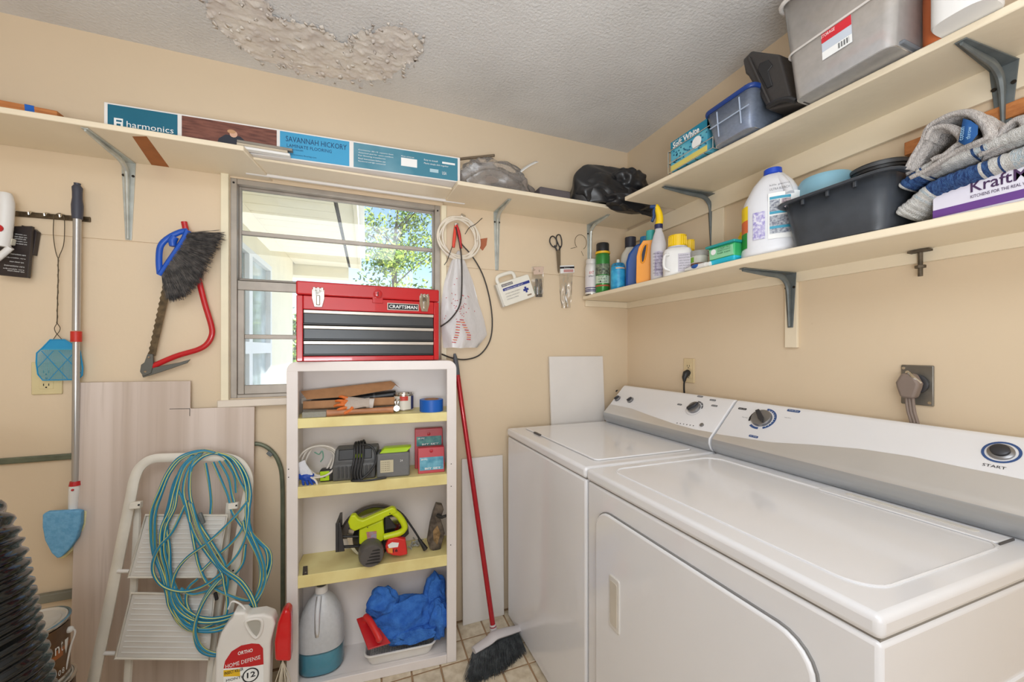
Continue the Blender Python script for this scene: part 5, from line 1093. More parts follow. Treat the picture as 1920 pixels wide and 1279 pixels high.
for i in range(3): text('CONTAINS 63 PIECES FOR MINOR CUTS'[: 30-6*i], kc-uk*.066-wk*(.004+i*.014)-Y*.0012, uk, wk, .085-i*.01, .005, mat('label_grey', (110, 104, 104), .5), kb)
kpatch(.058, -.042, .024, .007, mat('label_tan', (150, 130, 110), .5), 'small_label')
# small bag of cable ties
t = thing('cable_tie_bag', 'small clear bag of black cable ties beside the first aid kit', 'bag', PY(1010, 558, 1.785))
Q = lambda px, py, y=1.785: PY(px, py, y)
m = MB(); m.grid(lambda u, v: Q(997+22*u, 500+52*v, 1.778)+Y*(.008*noise.noise(V3((u*4, v*5, 1)))), 10, 16); build(m, 'film', CLEARP, t, smooth=80)
m = MB(); m.prism([Q(999, 501, 1.776), Q(1020, 500, 1.776), Q(1018, 514, 1.776), Q(1001, 515, 1.776)], (0, .001, 0)); build(m, 'header_card', mat('card_pinkish', (216, 190, 172), .6), t)
for i in range(9): x = 1005+i*1.4; build(MB().tube([Q(x-2+random.uniform(-1, 1), 523, 1.783), Q(x+random.uniform(-1, 1), 540, 1.782), Q(x, 557, 1.783)], .0016, 5), 'cable_tie', BLACK, t)
# scissors
t = thing('scissors', 'black handled scissors hanging on the wall', 'scissors', Q(1047, 512)); BKH = mat('scissor_black', (46, 44, 44), .5)
ya = 1.786
for P, in (([(1042, 463), (1036, 462), (1031, 454), (1032, 446), (1037, 443), (1043, 449), (1044, 458)],), ([(1050, 464), (1046, 456), (1043, 447), (1045, 441), (1050, 441), (1053, 450), (1053, 460)],)): build(MB().tube(catmull([Q(px, py, ya) for px, py in P], 4, True), .0032, 8, closed=True), 'finger_loop', BKH, t)
build(MB().tube([Q(1040, 460, ya), Q(1044, 470, ya)], .0045, 8), 'shank', BKH, t); build(MB().tube([Q(1051, 462, ya+.004), Q(1048, 471, ya+.004)], .0045, 8), 'shank', BKH, t)
BLD = mat('blade_steel', (150, 136, 116), .4, .7)
build(MB().prism([Q(1043, 468, ya), Q(1050, 469, ya), Q(1050, 505, ya), Q(1048, 513, ya), Q(1046, 508, ya)], (0, .002, 0)), 'blade', BLD, t); build(MB().prism([Q(1045, 468, ya+.003), Q(1051, 469, ya+.003), Q(1051, 500, ya+.003), Q(1047, 511, ya+.003)], (0, .002, 0)), 'blade', BLD, t)
build(MB().lathe([(.003, 0), (.003, .002)], Q(1047, 474, ya), -Y, 10), 'pivot', CHROME, t)
# little cards under the scissors
t = thing('blade_packet', 'small white packet with black and red print by the scissors', 'packet', Q(1063, 513, 1.79))
build(MB().prism([Q(1050, 498, 1.788), Q(1076, 497, 1.788), Q(1077, 511, 1.788), Q(1051, 513, 1.788)], (0, .006, 0)), 'packet', PAPERW, t, bevel=.0005)
build(MB().prism([Q(1048, 500.5, 1.7872), Q(1077, 499.5, 1.7872), Q(1077, 503, 1.7872), Q(1048, 504, 1.7872)], (0, .0006, 0)), 'black_band', INK, t); build(MB().prism([Q(1057, 505.5, 1.7872), Q(1075, 505, 1.7872), Q(1075, 510, 1.7872), Q(1057, 510.6, 1.7872)], (0, .0006, 0)), 'red_patch', mat('faded_red', (206, 150, 146), .6), t)
text('BLADES', Q(1058, 503, 1.7868), X, Z, .034, .004, PAPERW, t)
t = thing('hook_bag', 'clear bag holding a white hook under the small packet', 'bag', Q(1061, 577, 1.785))
m = MB(); m.grid(lambda u, v: Q((1048+4*v)+(26-8*v)*u, 514+64*v, 1.776)+Y*(.012*noise.noise(V3((u*4, v*5, 5)))), 10, 18); build(m, 'film', CLEARP, t, smooth=80)
build(MB().tube(catmull([Q(1060, 540, 1.786), Q(1063, 548, 1.784), Q(1060, 556, 1.782), Q(1062, 564, 1.782), Q(1064, 575, 1.784)], 4), [.003]*8+[.0055]*9, 8), 'white_hook', PLW, t)
t = thing('wire_ring', 'thin bent wire ring hanging beside the corner bracket', 'ring', Q(1086, 470, 1.79)); cw = Q(1088, 454, 1.785); 
build(MB().tube([cw+X*cos(a)*.036+Z*sin(a)*.040+X*.003 for a in [radians(x) for x in range(-60, 232, 9)]], .0013, 6), 'ring', WR, t)
build(MB().tube([Q(1079, 464, 1.785), Q(1070, 466, 1.785)], .0011, 6), 'wire_end', WR, t); build(MB().tube([Q(1090, 471, 1.785), Q(1094, 480, 1.785)], .0011, 6), 'wire_end', WR, t)
# shelf over: bagged cloth, paper, dark pouch, black bin bag
t = thing('bagged_cloth', 'grey cloth wrapped in clear plastic on the shelf right of window', 'bag', (.57, 1.68, ZS))
GC = mat('grey_cloth', (128, 116, 108), .9, col2=(156, 146, 136), vs=10, bump=.4, bs=40)
m = MB(); m.blob((.52, 1.68, ZS+.06), (.120, .070, .085), 3, .22, 1.2, 70, 40, ZS, True); m.blob((.66, 1.68, ZS+.05), (.095, .06, .066), 6, .25, 1.3, 60, 36, ZS, True); build(m, 'cloth', GC, t, smooth=80)
m = MB(); m.blob((.545, 1.68, ZS+.058), (.165, .09, .105), 9, .28, 1.6, 70, 44, ZS+.001, True); build(m, 'plastic_film', clear('crinkled_film', (252, 250, 248), .15, .35, .22, (236, 232, 228)), t, smooth=60)
a, b = PY(975, 325, 1.62), PY(1010, 304, 1.62); m = MB(); m.grid(lambda u, v: a.lerp(b, u)+Z*(.018*v+.006*sin(u*3))+Y*(.03*v), 8, 3); tag(build(m, 'paper_slip', PAPERW, solid=.0012), 'curled white paper slip poking up from the bagged cloth', 'paper')
tag(build(MB().obox((.83, 1.64, ZS+.028), (.165, .09, .050), (1, .02, 0), Y), 'dark_pouch', mat('pouch_grey', (98, 90, 92), .7, bump=.2, bs=60), bevel=.008), 'flat dark grey fabric pouch on the shelf before the black bag', 'pouch')
t = thing('bin_bag', 'full black plastic bin bag stuffed in the corner under the upper shelf', 'bag', (1.17, 1.62, ZS))
BB_ = mat('bin_bag_black', (44, 44, 46), .36, var=.1, bump=.5, bs=9, spec=.5)
m = MB(); m.blob((1.145, 1.645, ZS+.07), (.235, .12, .150), 5, .22, .9, 110, 64, ZS, True); m.blob((1.08, 1.60, ZS+.06), (.13, .075, .095), 9, .25, 1.3, 70, 40, ZS, True); m.blob((1.24, 1.60, ZS+.13), (.10, .08, .08), 14, .3, 1.5, 60, 36, ZS, True); build(m, 'bag_body', BB_, t, smooth=80)
m = MB(); m.blob((1.21, 1.53, ZS+.010), (.15, .07, .038), 8, .25, 1.2, 60, 30, None, True); build(m, 'bag_fold', BB_, t, smooth=80)
m = MB(); m.grid(lambda u, v: V3((1.12+.17*u, 1.50-.02*u, ZS-.018-.018*sin(u*pi)-.05*v*u*u+.004*noise.noise(V3((u*6, v*3, 0)))))+Y*(-.012*v+.02*noise.noise(V3((u*5, v*4, 3)))), 16, 8); build(m, 'loose_edge', BB_, t, solid=.002, smooth=80)

# ================================================================== LOWER SHELF ON THE RIGHT WALL
ZL = 1.5985; ZU = 2.003; FW = V3((SA, CA, 0))
def rs(px, X_): p = PX(px, 600, X_); return V3((p.x, p.y, ZL)), (p-EYE).dot(FW)/F
def hz(py, k): return H-(py-CY)*k-ZL      # height over the shelf of a pixel row at scale k
def facing(p): d = V3((p.x, p.y, 0)).normalized(); return math.atan2(d.y, d.x)-pi/2     # turn so local -y faces the room
def wrap(t, r, z0, z1, m_, name, a0=-pi*.98, a1=-.02, n=22, off=.0006, cols=None, mf=None, par=None):
    m = MB(); m.grid(lambda u, v: (cos(a0+(a1-a0)*u)*(r+off), sin(a0+(a1-a0)*u)*(r+off), z0+(z1-z0)*v), n, 4, mf=mf); return build(m, name, m_, par or t, world=False)
def ctext(t, s, z, r, w_, h_, m_, par, a=-pi/2):
    """lettering set round a can, one letter per facet"""
    n = len(s); st = w_/n/r
    for i, ch in enumerate(s):
        if ch == ' ': continue
        an = a+(i-(n-1)/2)*st; M_ = wmat(t); O = V3((cos(an)*(r+.0011), sin(an)*(r+.0011), z)); U = V3((-sin(an), cos(an), 0))
        text(ch, M_ @ (O-U*w_/n*.42), M_.to_3x3() @ U, Z, w_/n*.84, h_, m_, par)
def can(label, px, X_, wpx, top, bodym, capm, capr, cap_h, shoulder=True, nm='spray_can'):
    p, k = rs(px, X_); r = wpx*k/2; h = hz(top, k); t = thing(nm, label, 'spray can', p, facing(p))
    hb = h-cap_h
    build(MB().lathe([(r*.93, 0), (r, .004), (r, hb-.022 if shoulder else hb), (r*.9, hb-.008 if shoulder else hb), (r*.72, hb)], n=28), 'can_body', bodym, t, world=False)
    build(MB().lathe([(r*.99, .0), (r*.99, .004)], n=28), 'base_rim', CHROME, t, world=False)
    build(MB().lathe([(capr*r, hb-.004), (capr*r, h-.004), (capr*r*.9, h)], n=24), 'cap', capm, t, world=False)
    return t, r, h, hb
WCAN = mat('can_white', (232, 230, 228), .3, .1); RPR = mat('print_red', (200, 40, 40), .5)
t, r, h, hb = can('white spray can with red lettering at the far left of the lower shelf', 1109, 1.115, 23, 487, WCAN, WCAN, .9, .02)
l_ = wrap(t, r, .03, .10, mat('can_label_pale', (226, 222, 224), .4), 'label'); ctext(t, 'ANT', .105, r, .026, .016, RPR, l_); ctext(t, 'SPRAY', .09, r, .03, .008, INK, l_)
for z in (.022, .032, .014): wrap(t, r, z, z+.005, mat('print_violet', (70, 60, 110), .5), 'printed_band', off=.001, par=l_)
t, r, h, hb = can('green wasp spray can with black cap and yellow ring', 1130, 1.145, 26, 457, mat('can_green', (58, 140, 62), .3, .2), BLACK, .9, .046)
build(MB().lathe([(r*1.04, hb-.010), (r*1.04, hb+.001)], n=28), 'yellow_ring', mat('ring_yellow', (240, 190, 40), .4), t, world=False)
l_ = wrap(t, r, .095, .15, mat('can_label_olive', (134, 146, 120), .4, col2=(60, 70, 60), vs=90), 'upper_label'); l2 = wrap(t, r, .05, .09, mat('can_label_mint', (206, 226, 200), .4), 'name_band')
for i, s_ in enumerate(('WASP &', 'HORNET', 'KILLER')): ctext(t, s_, .080-i*.013, r, .046, .009, INK, l2)
wrap(t, r, .034, .042, mat('print_rust', (190, 90, 60), .5), 'red_band', off=.001)
t, r, h, hb = can('sky blue spray can with white nozzle', 1159, 1.165, 27, 487, mat('can_sky', (44, 160, 214), .28, .2), mat('nozzle_white', (230, 228, 220), .4), .22, .02)
build(MB().lathe([(r*.98, hb-.016), (r*.70, hb-.004), (r*.5, hb)], n=24), 'dome', CHROME, t, world=False)
l_ = wrap(t, r, .02, .10, mat('can_label_aqua', (70, 184, 224), .35, col2=(30, 140, 200), vs=30), 'label'); ctext(t, 'GLASS', .12, r, .04, .012, mat('print_navy', (40, 44, 56), .5), l_); wrap(t, r, .105, .112, mat('print_tan', (220, 190, 160), .5), 'tan_band', off=.001, a0=-pi*.6)
# white bottle with a black cap
def bottle(nm, label, px, X_, wpx, top, prof, m_, e=2.4, sq=.75, cat='bottle', n=28):
    """prof: (radius fraction, height fraction)"""
    p, k = rs(px, X_); r = wpx*k/2; h = hz(top, k); t = thing(nm, label, cat, p, facing(p))
    build(MB().lathe([(a*r, b*h) for a, b in prof], n=n, e=e, sq=sq), 'bottle_body', m_, t, world=False); return t, r, h
TRB = mat('translucent_white', (226, 222, 212), .35)
t, r, h = bottle('plastic_bottle', 'white bottle with black cap behind the blue spray can', 1182, 1.27, 36, 446, [(.9, 0), (1, .02), (1, .62), (.9, .70), (.62, .78), (.5, .80), (.5, .84)], TRB)
build(MB().lathe([(r*.56, h*.82), (r*.56, h), (r*.5, h)], n=24), 'cap', mat('cap_navy_black', (40, 42, 56), .45), t, world=False)
# blue and orange detergent bottles: flat sided, with an open grip
def grip_bottle(label, px, X_, wpx, top, capm, bodym, slot, capdx=.25, cap0=.86):
    p, k = rs(px, X_); r = wpx*k/2; h = hz(top, k); t = thing('detergent_bottle', label, 'bottle', p, facing(p)); dp = .03
    ol = [(-.95, 0), (.95, 0), (1, .05), (1, .45), (.98, .68), (.80, .82), (.75, cap0), (-.05, cap0), (-.35, .80), (-.75, .68), (-.95, .52), (-1, .05)]
    hole = [(-.45, .40), (-.22, .42), (-.05, .60), (.0, .72), (-.25, .70), (-.48, .55)]
    m = MB(); m.prism([(a*r, -dp, b*h) for a, b in ol], (0, 2*dp, 0)); bo = build(m, 'bottle_body', bodym, t, bevel=.012, bseg=4, world=False)
    if slot: m = MB(); m.prism([(a*r, -dp-.0012, b*h) for a, b in hole], (0, .001, 0)); build(m, 'grip_hole', slot, bo, bevel=0, world=False)
    m = MB(); hr = [(a*r*1.12-.0, -dp*.9, b*h*1.0+.0) for a, b in hole]
    if slot: m.tube(catmull([(a, -dp-.001, b) for a, _, b in hr], 3, True), .0035, 8, closed=True); build(m, 'grip_rim', bodym, bo, world=False)
    cx = capdx*r; build(MB().lathe([(r*.42, h*cap0), (r*.46, h*(cap0+.02)), (r*.42, h), (r*.36, h)], (cx, 0, 0), n=24), 'cap', capm, t, world=False)
    return t, r, h
grip_bottle('blue detergent bottle with blue cap behind the orange one', 1196, 1.215, 44, 446, mat('cap_blue', (20, 120, 176), .4), mat('bottle_blue', (16, 78, 160), .35), None, .6)
t, r, h = grip_bottle('orange detergent bottle with grip hole and teal cap', 1213, 1.165, 38, 434, mat('cap_teal', (64, 172, 168), .4), mat('bottle_orange', (244, 158, 30), .35), mat('slot_navy', (40, 44, 66), .6), .35, .80)
# spray bottle with yellow and blue trigger
t, r, h = bottle('spray_bottle', 'clear spray bottle with yellow and blue trigger head', 1235, 1.155, 32, 385, [(.85, 0), (.9, .02), (.9, .40), (.85, .48), (.6, .60), (.40, .66), (.38, .70)], mat('clear_grey_plastic', (206, 202, 204), .3), sq=.7)
l_ = MB(); l_.grid(lambda u, v: (r*.9*cos(-pi*.95+pi*.9*u), r*.9*.70*sin(-pi*.95+pi*.9*u)-.0012, h*(.06+.32*v)), 14, 2); lb = build(l_, 'label', mat('label_lilac', (196, 190, 206), .5, col2=(150, 140, 170), vs=60), t, world=False)
M_ = wmat(t); fu2 = M_.to_3x3() @ X
for i in range(7): text(['DIRECTIONS FOR USE', 'spray onto stain', 'wipe with a cloth', 'CAUTION', 'keep out of reach', 'of children', 'rinse well'][i], M_ @ V3((-r*.6, -r*.7-.002, h*(.34-.042*i))), fu2, Z, r*1.1, .005, INK, lb)
build(MB().lathe([(r*.46, h*.69), (r*.46, h*.745)], n=24), 'collar', mat('cap_navy', (36, 40, 84), .4), t, world=False)
m = MB(); m.tube(catmull([(0, 0, h*.745), (.004, 0, h*.80), (.002, 0, h*.88), (-.006, 0, h*.965), (-.012, 0, h)], 4), [.015, .0155, .0155, .0155, .015, .0148, .0145, .0142, .014, .0135, .013, .0125, .012, .0115, .011, .0105, .010], 12, ell=(1, .8)); hd = build(m, 'spray_head', YEL, t, world=False)
m = MB(); m.tube(catmull([(-.014, 0, h*.97), (-.020, 0, h*.92), (-.019, 0, h*.86), (-.026, 0, h*.795)], 4), .0062, 10, ell=(1, 1.4)); build(m, 'trigger', mat('trigger_blue', (30, 66, 120), .4), hd, world=False)
build(MB().tube([(-.008, 0, h*.985), (-.034, 0, h*.995)], [.009, .007], 10), 'nozzle', mat('trigger_blue', (30, 66, 120), .4), hd, world=False)
# small jugs with yellow screw caps
def yjug(label, px, X_, wpx, top, capw):
    p, k = rs(px, X_); r = wpx*k/2; h = hz(top, k); t = thing('bleach_tub', label, 'jug', p, facing(p))
    build(MB().lathe([(r*.92, 0), (r, .006), (r, h*.58), (r*.9, h*.66), (r*.66, h*.70), (r*.62, h*.72)], n=32, e=3.4, sq=.8), 'jug_body', PLW, t, world=False)
    cr = capw*k/2; build(MB().lathe([(cr*1.08, h*.70), (cr*1.08, h*.73)], n=28), 'neck_ring', mat('neck_grey', (200, 198, 204), .4), t, world=False)
    cp = build(MB().lathe([(cr*.94, h*.73), (cr*.97, h*.76), (cr*.97, h*.985), (cr*1.0, h*.985), (cr*1.0, h), (cr*.9, h)], n=32), 'cap', YEL, t, world=False)
    for i in range(20): a = i*pi/10; build(MB().box((cos(a)*cr*.97-.001, sin(a)*cr*.97-.001, h*.77), (cos(a)*cr*.97+.001, sin(a)*cr*.97+.001, h*.97)), 'cap_rib', YEL, cp, world=False)
    return t, r, h
t, r, h = yjug('white jug with handle and wide yellow cap', 1270, 1.17, 50, 443, 32)
m = MB(); m.tube(catmull([(-r*.55, -r*.80, h*.52), (-r*.85, -r*.92, h*.48), (-r*.88, -r*.94, h*.22), (-r*.5, -r*.84, h*.14)], 4), .006, 8); build(m, 'handle', PLW, t, world=False)
lb = build(MB().box((r*.05, -r*.81-.001, h*.10), (r*.92, -r*.80, h*.52)), 'label', mat('label_mauve', (206, 200, 210), .5), t, world=False)
M_ = wmat(t)
for i in range(6): text(['LAUNDRY', 'BOOSTER', 'stain remover', 'white colors', 'safe formula', 'net wt 3 lb'][i], M_ @ V3((r*.12, -r*.81-.0012, h*(.46-.06*i))), M_.to_3x3() @ X, Z, r*.7, .005, GRP, lb)
yjug('smaller white jug with yellow cap mostly behind the larger one', 1293, 1.30, 30, 451, 17)
# small tub
p, k = rs(1311, 1.20); t = thing('cleaner_tub', 'small grey lidded tub with green and brown label', 'tub', p, facing(p)); r = 15*k; h = hz(472, k)
build(MB().lathe([(r*.92, 0), (r, .004), (r, h*.8)], n=28), 'tub_body', mat('tub_pale', (206, 204, 192), .4), t, world=False); build(MB().lathe([(r*1.06, h*.78), (r*1.06, h*.97), (r, h)], n=28), 'lid', mat('tub_lid', (160, 158, 152), .4), t, world=False)
wrap(t, r, h*.30, h*.46, mat('label_brown', (120, 76, 52), .5), 'brown_band'); wrap(t, r, h*.5, h*.72, mat('label_green', (120, 170, 40), .5), 'green_patch', a0=-pi*.95, a1=-pi*.70)
# white tube with blue cap lying in front
a, b = PX(1285, 512, 1.125), PX(1325, 506, 1.125); a.z = b.z = ZL+.011; t = thing('squeeze_tube', 'white tube with blue oval label lying at the shelf edge', 'tube', (a+b)/2-Z*.011)
build(MB().tube([a, a.lerp(b, .25), a.lerp(b, .7), b], [.004, .008, .011, .0105], 14), 'tube_body', PLW, t); m = MB(); c_ = a.lerp(b, .55)
m.blob(c_-X*.008+Z*.003, (.006, .017, .0075), amp=0, nu=20, nv=12); build(m, 'blue_label', mat('label_royal', (36, 90, 170), .4), t); build(MB().tube([b, b+(b-a).normalized()*.016], [.0095, .0085], 14), 'cap', mat('cap_white', (240, 238, 234), .3), t)
# green laundry pod tub
A_, B_ = PX(1327, 500, 1.128), PX(1377, 490, 1.128); ln = A_.y-B_.y; t = thing('pod_tub', 'green and blue rectangular laundry tub with teal lid', 'tub', (1.18, (A_.y+B_.y)/2, ZL))
k = ((A_+B_)/2-EYE).dot(FW)/F; h = hz(456, k); GRN = mat('tub_green', (64, 180, 110), .3); 
def taper(x0, x1, y0, y1, z0, z1, ins): return [(x0+ins, y0+ins, z0), (x1-ins, y0+ins, z0), (x1-ins, y1-ins, z0), (x0+ins, y1-ins, z0), (x0, y0, z1), (x1, y0, z1), (x1, y1, z1), (x0, y1, z1)]
bo = build(MB().hexa(taper(1.128, 1.238, B_.y, A_.y, ZL, ZL+h*.9, .006)), 'tub_body', GRN, t, bevel=.006, bseg=3)
build(MB().hexa(taper(1.1275, 1.2385, B_.y-.0005, A_.y+.0005, ZL+.002, ZL+h*.32, .006)), 'blue_base', mat('tub_cyan', (40, 190, 220), .3), bo, bevel=.006, bseg=3)
build(MB().hexa([(1.1285, B_.y+.006, ZL+h*.34), (1.1325, B_.y+.006, ZL+h*.34), (1.1325, A_.y-.008, ZL+h*.34), (1.1285, A_.y-.008, ZL+h*.34), (1.1265, B_.y+.006, ZL+h*.80), (1.1305, B_.y+.006, ZL+h*.80), (1.1305, A_.y-.008, ZL+h*.80), (1.1265, A_.y-.008, ZL+h*.80)]), 'label', mat('label_mint', (150, 216, 170), .4), bo)
build(MB().box((1.120, B_.y-.006, ZL+h*.88), (1.246, A_.y+.006, ZL+h)), 'lid', mat('lid_teal', (40, 160, 160), .35), t, bevel=.004, bseg=3)
c_ = V3((1.1255, A_.y-.026, ZL+h*.66)); build(MB().lathe([(.010, 0), (.010, .001)], c_, -X, 20), 'seal', PAPERW, bo)
for i in range(3): text(['LAUNDRY PACS', 'detergent concentrate', 'fresh scent'][i], V3((1.1253, A_.y-.042, ZL+h*(.70-.10*i))), -Y, Z, .05, .007, mat('print_green', (30, 110, 70), .5), bo)
# bleach jug
p, k = rs(1449, 1.222); t = thing('bleach_jug', 'large white gallon jug with blue cap behind the black bin', 'jug', p, facing(p)); h = hz(318, k); r = .088
build(MB().lathe([(r*.93, 0), (r, .008), (r*.99, .03), (r*.97, .034), (r*.97, h*.56), (r*.88, h*.66), (r*.62, h*.82), (r*.36, h*.92), (.021, h*.935), (.021, h*.95)], n=36, e=2.5, sq=.86), 'jug_body', mat('jug_white', (232, 232, 236), .35), t, world=False)
cp = build(MB().lathe([(.0235, h*.935), (.0255, h*.94), (.0245, h*.995), (.022, h)], n=30), 'cap', mat('cap_royal', (24, 72, 190), .35), t, world=False)
m = MB(); m.tube(catmull([(.012, -.014, h*.90), (.022, -.034, h*.83), (.034, -.055, h*.73), (.042, -.070, h*.62)], 5), .012, 10); build(m, 'handle', mat('jug_white', (232, 232, 236), .35), t, world=False)
yb_ = -r*.86; M_ = wmat(t)
def jl(x0, x1, z0, z1, m_, nm, off=.002, par=None):
    def fn(u, v):
        x = x0+(x1-x0)*u; f_ = max(0, 1-abs(x/(r*.97))**2.5)**(1/2.5); return (x, -r*.97*.86*f_-off, z0+(z1-z0)*v)
    return build(MB().grid(fn, 10, 1), nm, m_, par or t, world=False)
wl = jl(-.012, .075, .05, .19, PAPERW, 'back_label')
for i in range(3): jl(-.008, .045, .17-.045*i, .178-.045*i, mat('print_aqua', (60, 160, 190), .5), 'aqua_heading', .0035, wl)
jl(-.008, .018, .130, .168, mat('print_lightgrey', (190, 194, 200), .5, col2=(110, 114, 130), vs=160), 'fine_print', .003, wl); jl(.022, .045, .130, .168, mat('print_pinkgrey', (206, 190, 196), .5, col2=(120, 104, 120), vs=160), 'fine_print', .003, wl)
jl(-.008, .045, .065, .12, mat('print_lightgrey', (190, 194, 200), .5), 'fine_print', .003, wl)
for i in range(2): text(['ULTRA BLEACH', 'kills germs'][i], M_ @ V3((-.008, -.0805, .196-.0*i+.012*i)), M_.to_3x3() @ X, Z, .05, .007, GRP, wl)
vl = jl(-.052, -.020, .055, .14, mat('print_violet2', (150, 140, 200), .5, col2=(228, 226, 238), vs=120), 'violet_text_block')
jl(-.086, -.066, .125, .17, mat('print_yellow', (248, 214, 30), .5), 'yellow_patch'); jl(-.086, -.066, .085, .125, mat('print_orange', (226, 110, 60), .5), 'orange_patch'); jl(-.086, -.068, .035, .085, mat('print_green2', (40, 150, 60), .5), 'green_patch')
p2, k2 = rs(1392, 1.33); t = thing('yellow_top_bottle', 'bottle with yellow cap half hidden between green tub and white jug', 'bottle', p2, facing(p2)); h2 = hz(436, k2)
build(MB().lathe([(.022, 0), (.024, .004), (.024, h2*.6), (.012, h2*.78), (.012, h2*.8)], n=20), 'bottle_body', mat('bottle_green2', (40, 150, 80), .4), t, world=False); build(MB().lathe([(.0145, h2*.78), (.0145, h2*.9), (.009, h2*.94), (.008, h2)], n=18), 'cap', YEL, t, world=False)

# black bin with a blue bowl and a black pot inside
Yl, Yr = PX(1474, 462, 1.125).y, PX(1645, 430, 1.125).y; k = (V3((1.125, Yr, 0))-EYE).dot(FW)/F
hb = .130; t = thing('black_bin', 'black plastic storage bin holding a pale blue bowl', 'bin', (1.24, (Yl+Yr)/2, ZL)); BINM = mat('bin_black', (66, 70, 76), .38, var=.14, vs=18, spec=.5)
yc = (Yl+Yr)/2; O1 = rrect(.240, Yl-Yr+.035, .03, 4); O2 = rrect(.205, Yl-Yr-.0, .028, 4); n = len(O1)
m = MB(); vs_ = [V3((1.252+a, yc+b, ZL+hb)) for a, b in O1]+[V3((1.252+a, yc+b, ZL)) for a, b in O2]; m.add(vs_, [(i, (i+1) % n, n+(i+1) % n, n+i) for i in range(n)]+[tuple(range(2*n-1, n-1, -1))]); build(m, 'bin_shell', BINM, t, solid=.004)
m = MB(); R1 = rrect(.262, Yl-Yr+.06, .036, 4); m.tube([V3((1.252+a, yc+b, ZL+hb)) for a, b in R1], .006, 8, closed=True, ell=(.8, 1.4)); build(m, 'rim', BINM, t)
for dy in (-.06, .0, .06): build(MB().box((1.122, yc+dy-.0035, ZL+hb-.018), (1.129, yc+dy+.0035, ZL+hb-.002)), 'rim_rib', BINM, t, bevel=.001)
pb = PX(1548, 345, 1.27); t = thing('blue_bowl', 'pale blue plastic bowl upside down inside the black bin', 'bowl', (1.27, pb.y, ZL+.01))
build(MB().lathe([(.070, .03), (.069, .14), (.066, .205), (.060, .217), (.0, .219)], (1.27, pb.y-.0, ZL), n=36), 'bowl', mat('pale_blue_plastic', (132, 178, 196), .4), t); build(MB().lathe([(.073, .024), (.073, .034)], (1.27, pb.y, ZL), n=36), 'lip', mat('pale_blue_plastic', (132, 178, 196), .4), t)
pc = PX(1650, 325, 1.31); t = thing('black_pot', 'round black plastic pot beside the blue bowl in the bin', 'pot', (1.31, pc.y, ZL+.01))
build(MB().lathe([(.045, .02), (.060, .186), (.064, .186), (.064, .206), (.060, .208), (.056, .19)], (1.31, pc.y+.0, ZL), n=32), 'pot', BLACK, t); build(MB().lathe([(.067, .194), (.067, .202)], (1.31, pc.y, ZL), n=32), 'rim', CHAR, t)

# white printed carton
t = thing('kitchen_carton', 'white carton with purple stripe under the striped blankets', 'box', (1.26, .1, ZL)); XB = 1.195; y1 = PX(1748, 400, XB).y
cb = build(MB().box((XB, y1-.55, ZL), (XW-.02, y1, ZL+.069)), 'carton', mat('carton_lilac', (224, 220, 232), .5), t, bevel=.002)
build(MB().box((XB-.0008, y1-.55, ZL+.007), (XB, y1-.001, ZL+.024)), 'purple_stripe', mat('print_purple', (104, 62, 138), .5), cb)
PUR = mat('print_plum', (70, 44, 84), .5)
q0 = PX(1820, 362, XB); text('KraftMaid', V3((XB-.0006, q0.y, ZL+.043)), -Y, Z, .108, .024, PUR, cb, bold=.01); text('KITCHENS FOR THE REAL WORLD', V3((XB-.0006, q0.y, ZL+.031)), -Y, Z, .090, .0065, PUR, cb, bold=.005)
# folded blankets: a thick fold laid along the shelf over the carton
def blanket(nm, label, path, a, b, mats, mf, seed, cat='blanket', bump=None):
    P = catmull(path, 10); n = 28; m = MB(); N = len(P)
    for i, p in enumerate(P):
        tt = (P[min(i+1, N-1)]-P[max(i-1, 0)]).normalized(); up = X.cross(tt).normalized(); up = up if up.z > 0 else -up
        e = min(1, .55+i/6.0)
        for k in range(n):
            an = 2*pi*k/n; c_, s_ = cos(an), sin(an); c2, s2 = math.copysign(abs(c_)**.6, c_), math.copysign(abs(s_)**.8, s_)
            q = p+X*c2*a*(.95+.05*e)+up*s2*b*e; d = noise.noise(q*14+V3((seed, 0, 0)))*.006+.0012*sin(i*1.9)
            m.v.append(q+X*c2*d+up*s2*d)
    for i in range(N-1):
        for k in range(n): m.f.append((i*n+k, (i+1)*n+k, (i+1)*n+(k+1) % n, i*n+(k+1) % n)); m.m.append(mf(i/(N-1)))
    m.f.append(tuple(range(n))); m.m.append(mf(0)); m.f.append(tuple((N-1)*n+k for k in range(n-1, -1, -1))); m.m.append(mf(1))
    return tag(build(m, nm, mats, smooth=80), label, cat)
def weave(name, c, c2): return mat(name, c, .95, col2=c2, vs=120, bump=.9, bs=320, stretch=(1, 3, 1))
BW, BBL, BST = weave('woven_white', (244, 241, 235), (228, 225, 220)), weave('woven_blue', (70, 110, 168), (30, 60, 120)), weave('woven_pale_stripe', (200, 216, 224), (232, 230, 226))
def mfA(u):
    s = u*100
    if 30 < s < 52: return 1
    if 26 < s <= 30 or 52 <= s < 62: return 1 if int(s*1.1) % 2 else 0
    if 14 < s < 26 and int(s) % 4 == 0: return 2
    if 66 < s < 74: return 2
    return 0
pA = [V3((1.275,)+tuple(PX(px, py, 1.165))[1:]) for px, py in ((1676, 400), (1700, 382), (1740, 352), (1790, 330), (1850, 308), (1920, 284))]; pA += [pA[-1]+V3((0, -.10, .012)), pA[-1]+V3((0, -.30, .01))]
o = blanket('folded_blanket', 'lower folded white blanket with wide blue stripes over the carton', pA, .105, .023, [BW, BBL, BST], mfA, 1)
def mfB(u):
    s = u*100
    if 2 < s < 16: return 1
    if 16 <= s < 22: return 1 if int(s) % 2 else 0
    if 46 < s < 53: return 1 if int(s*1.0) % 2 else 2
    return 0
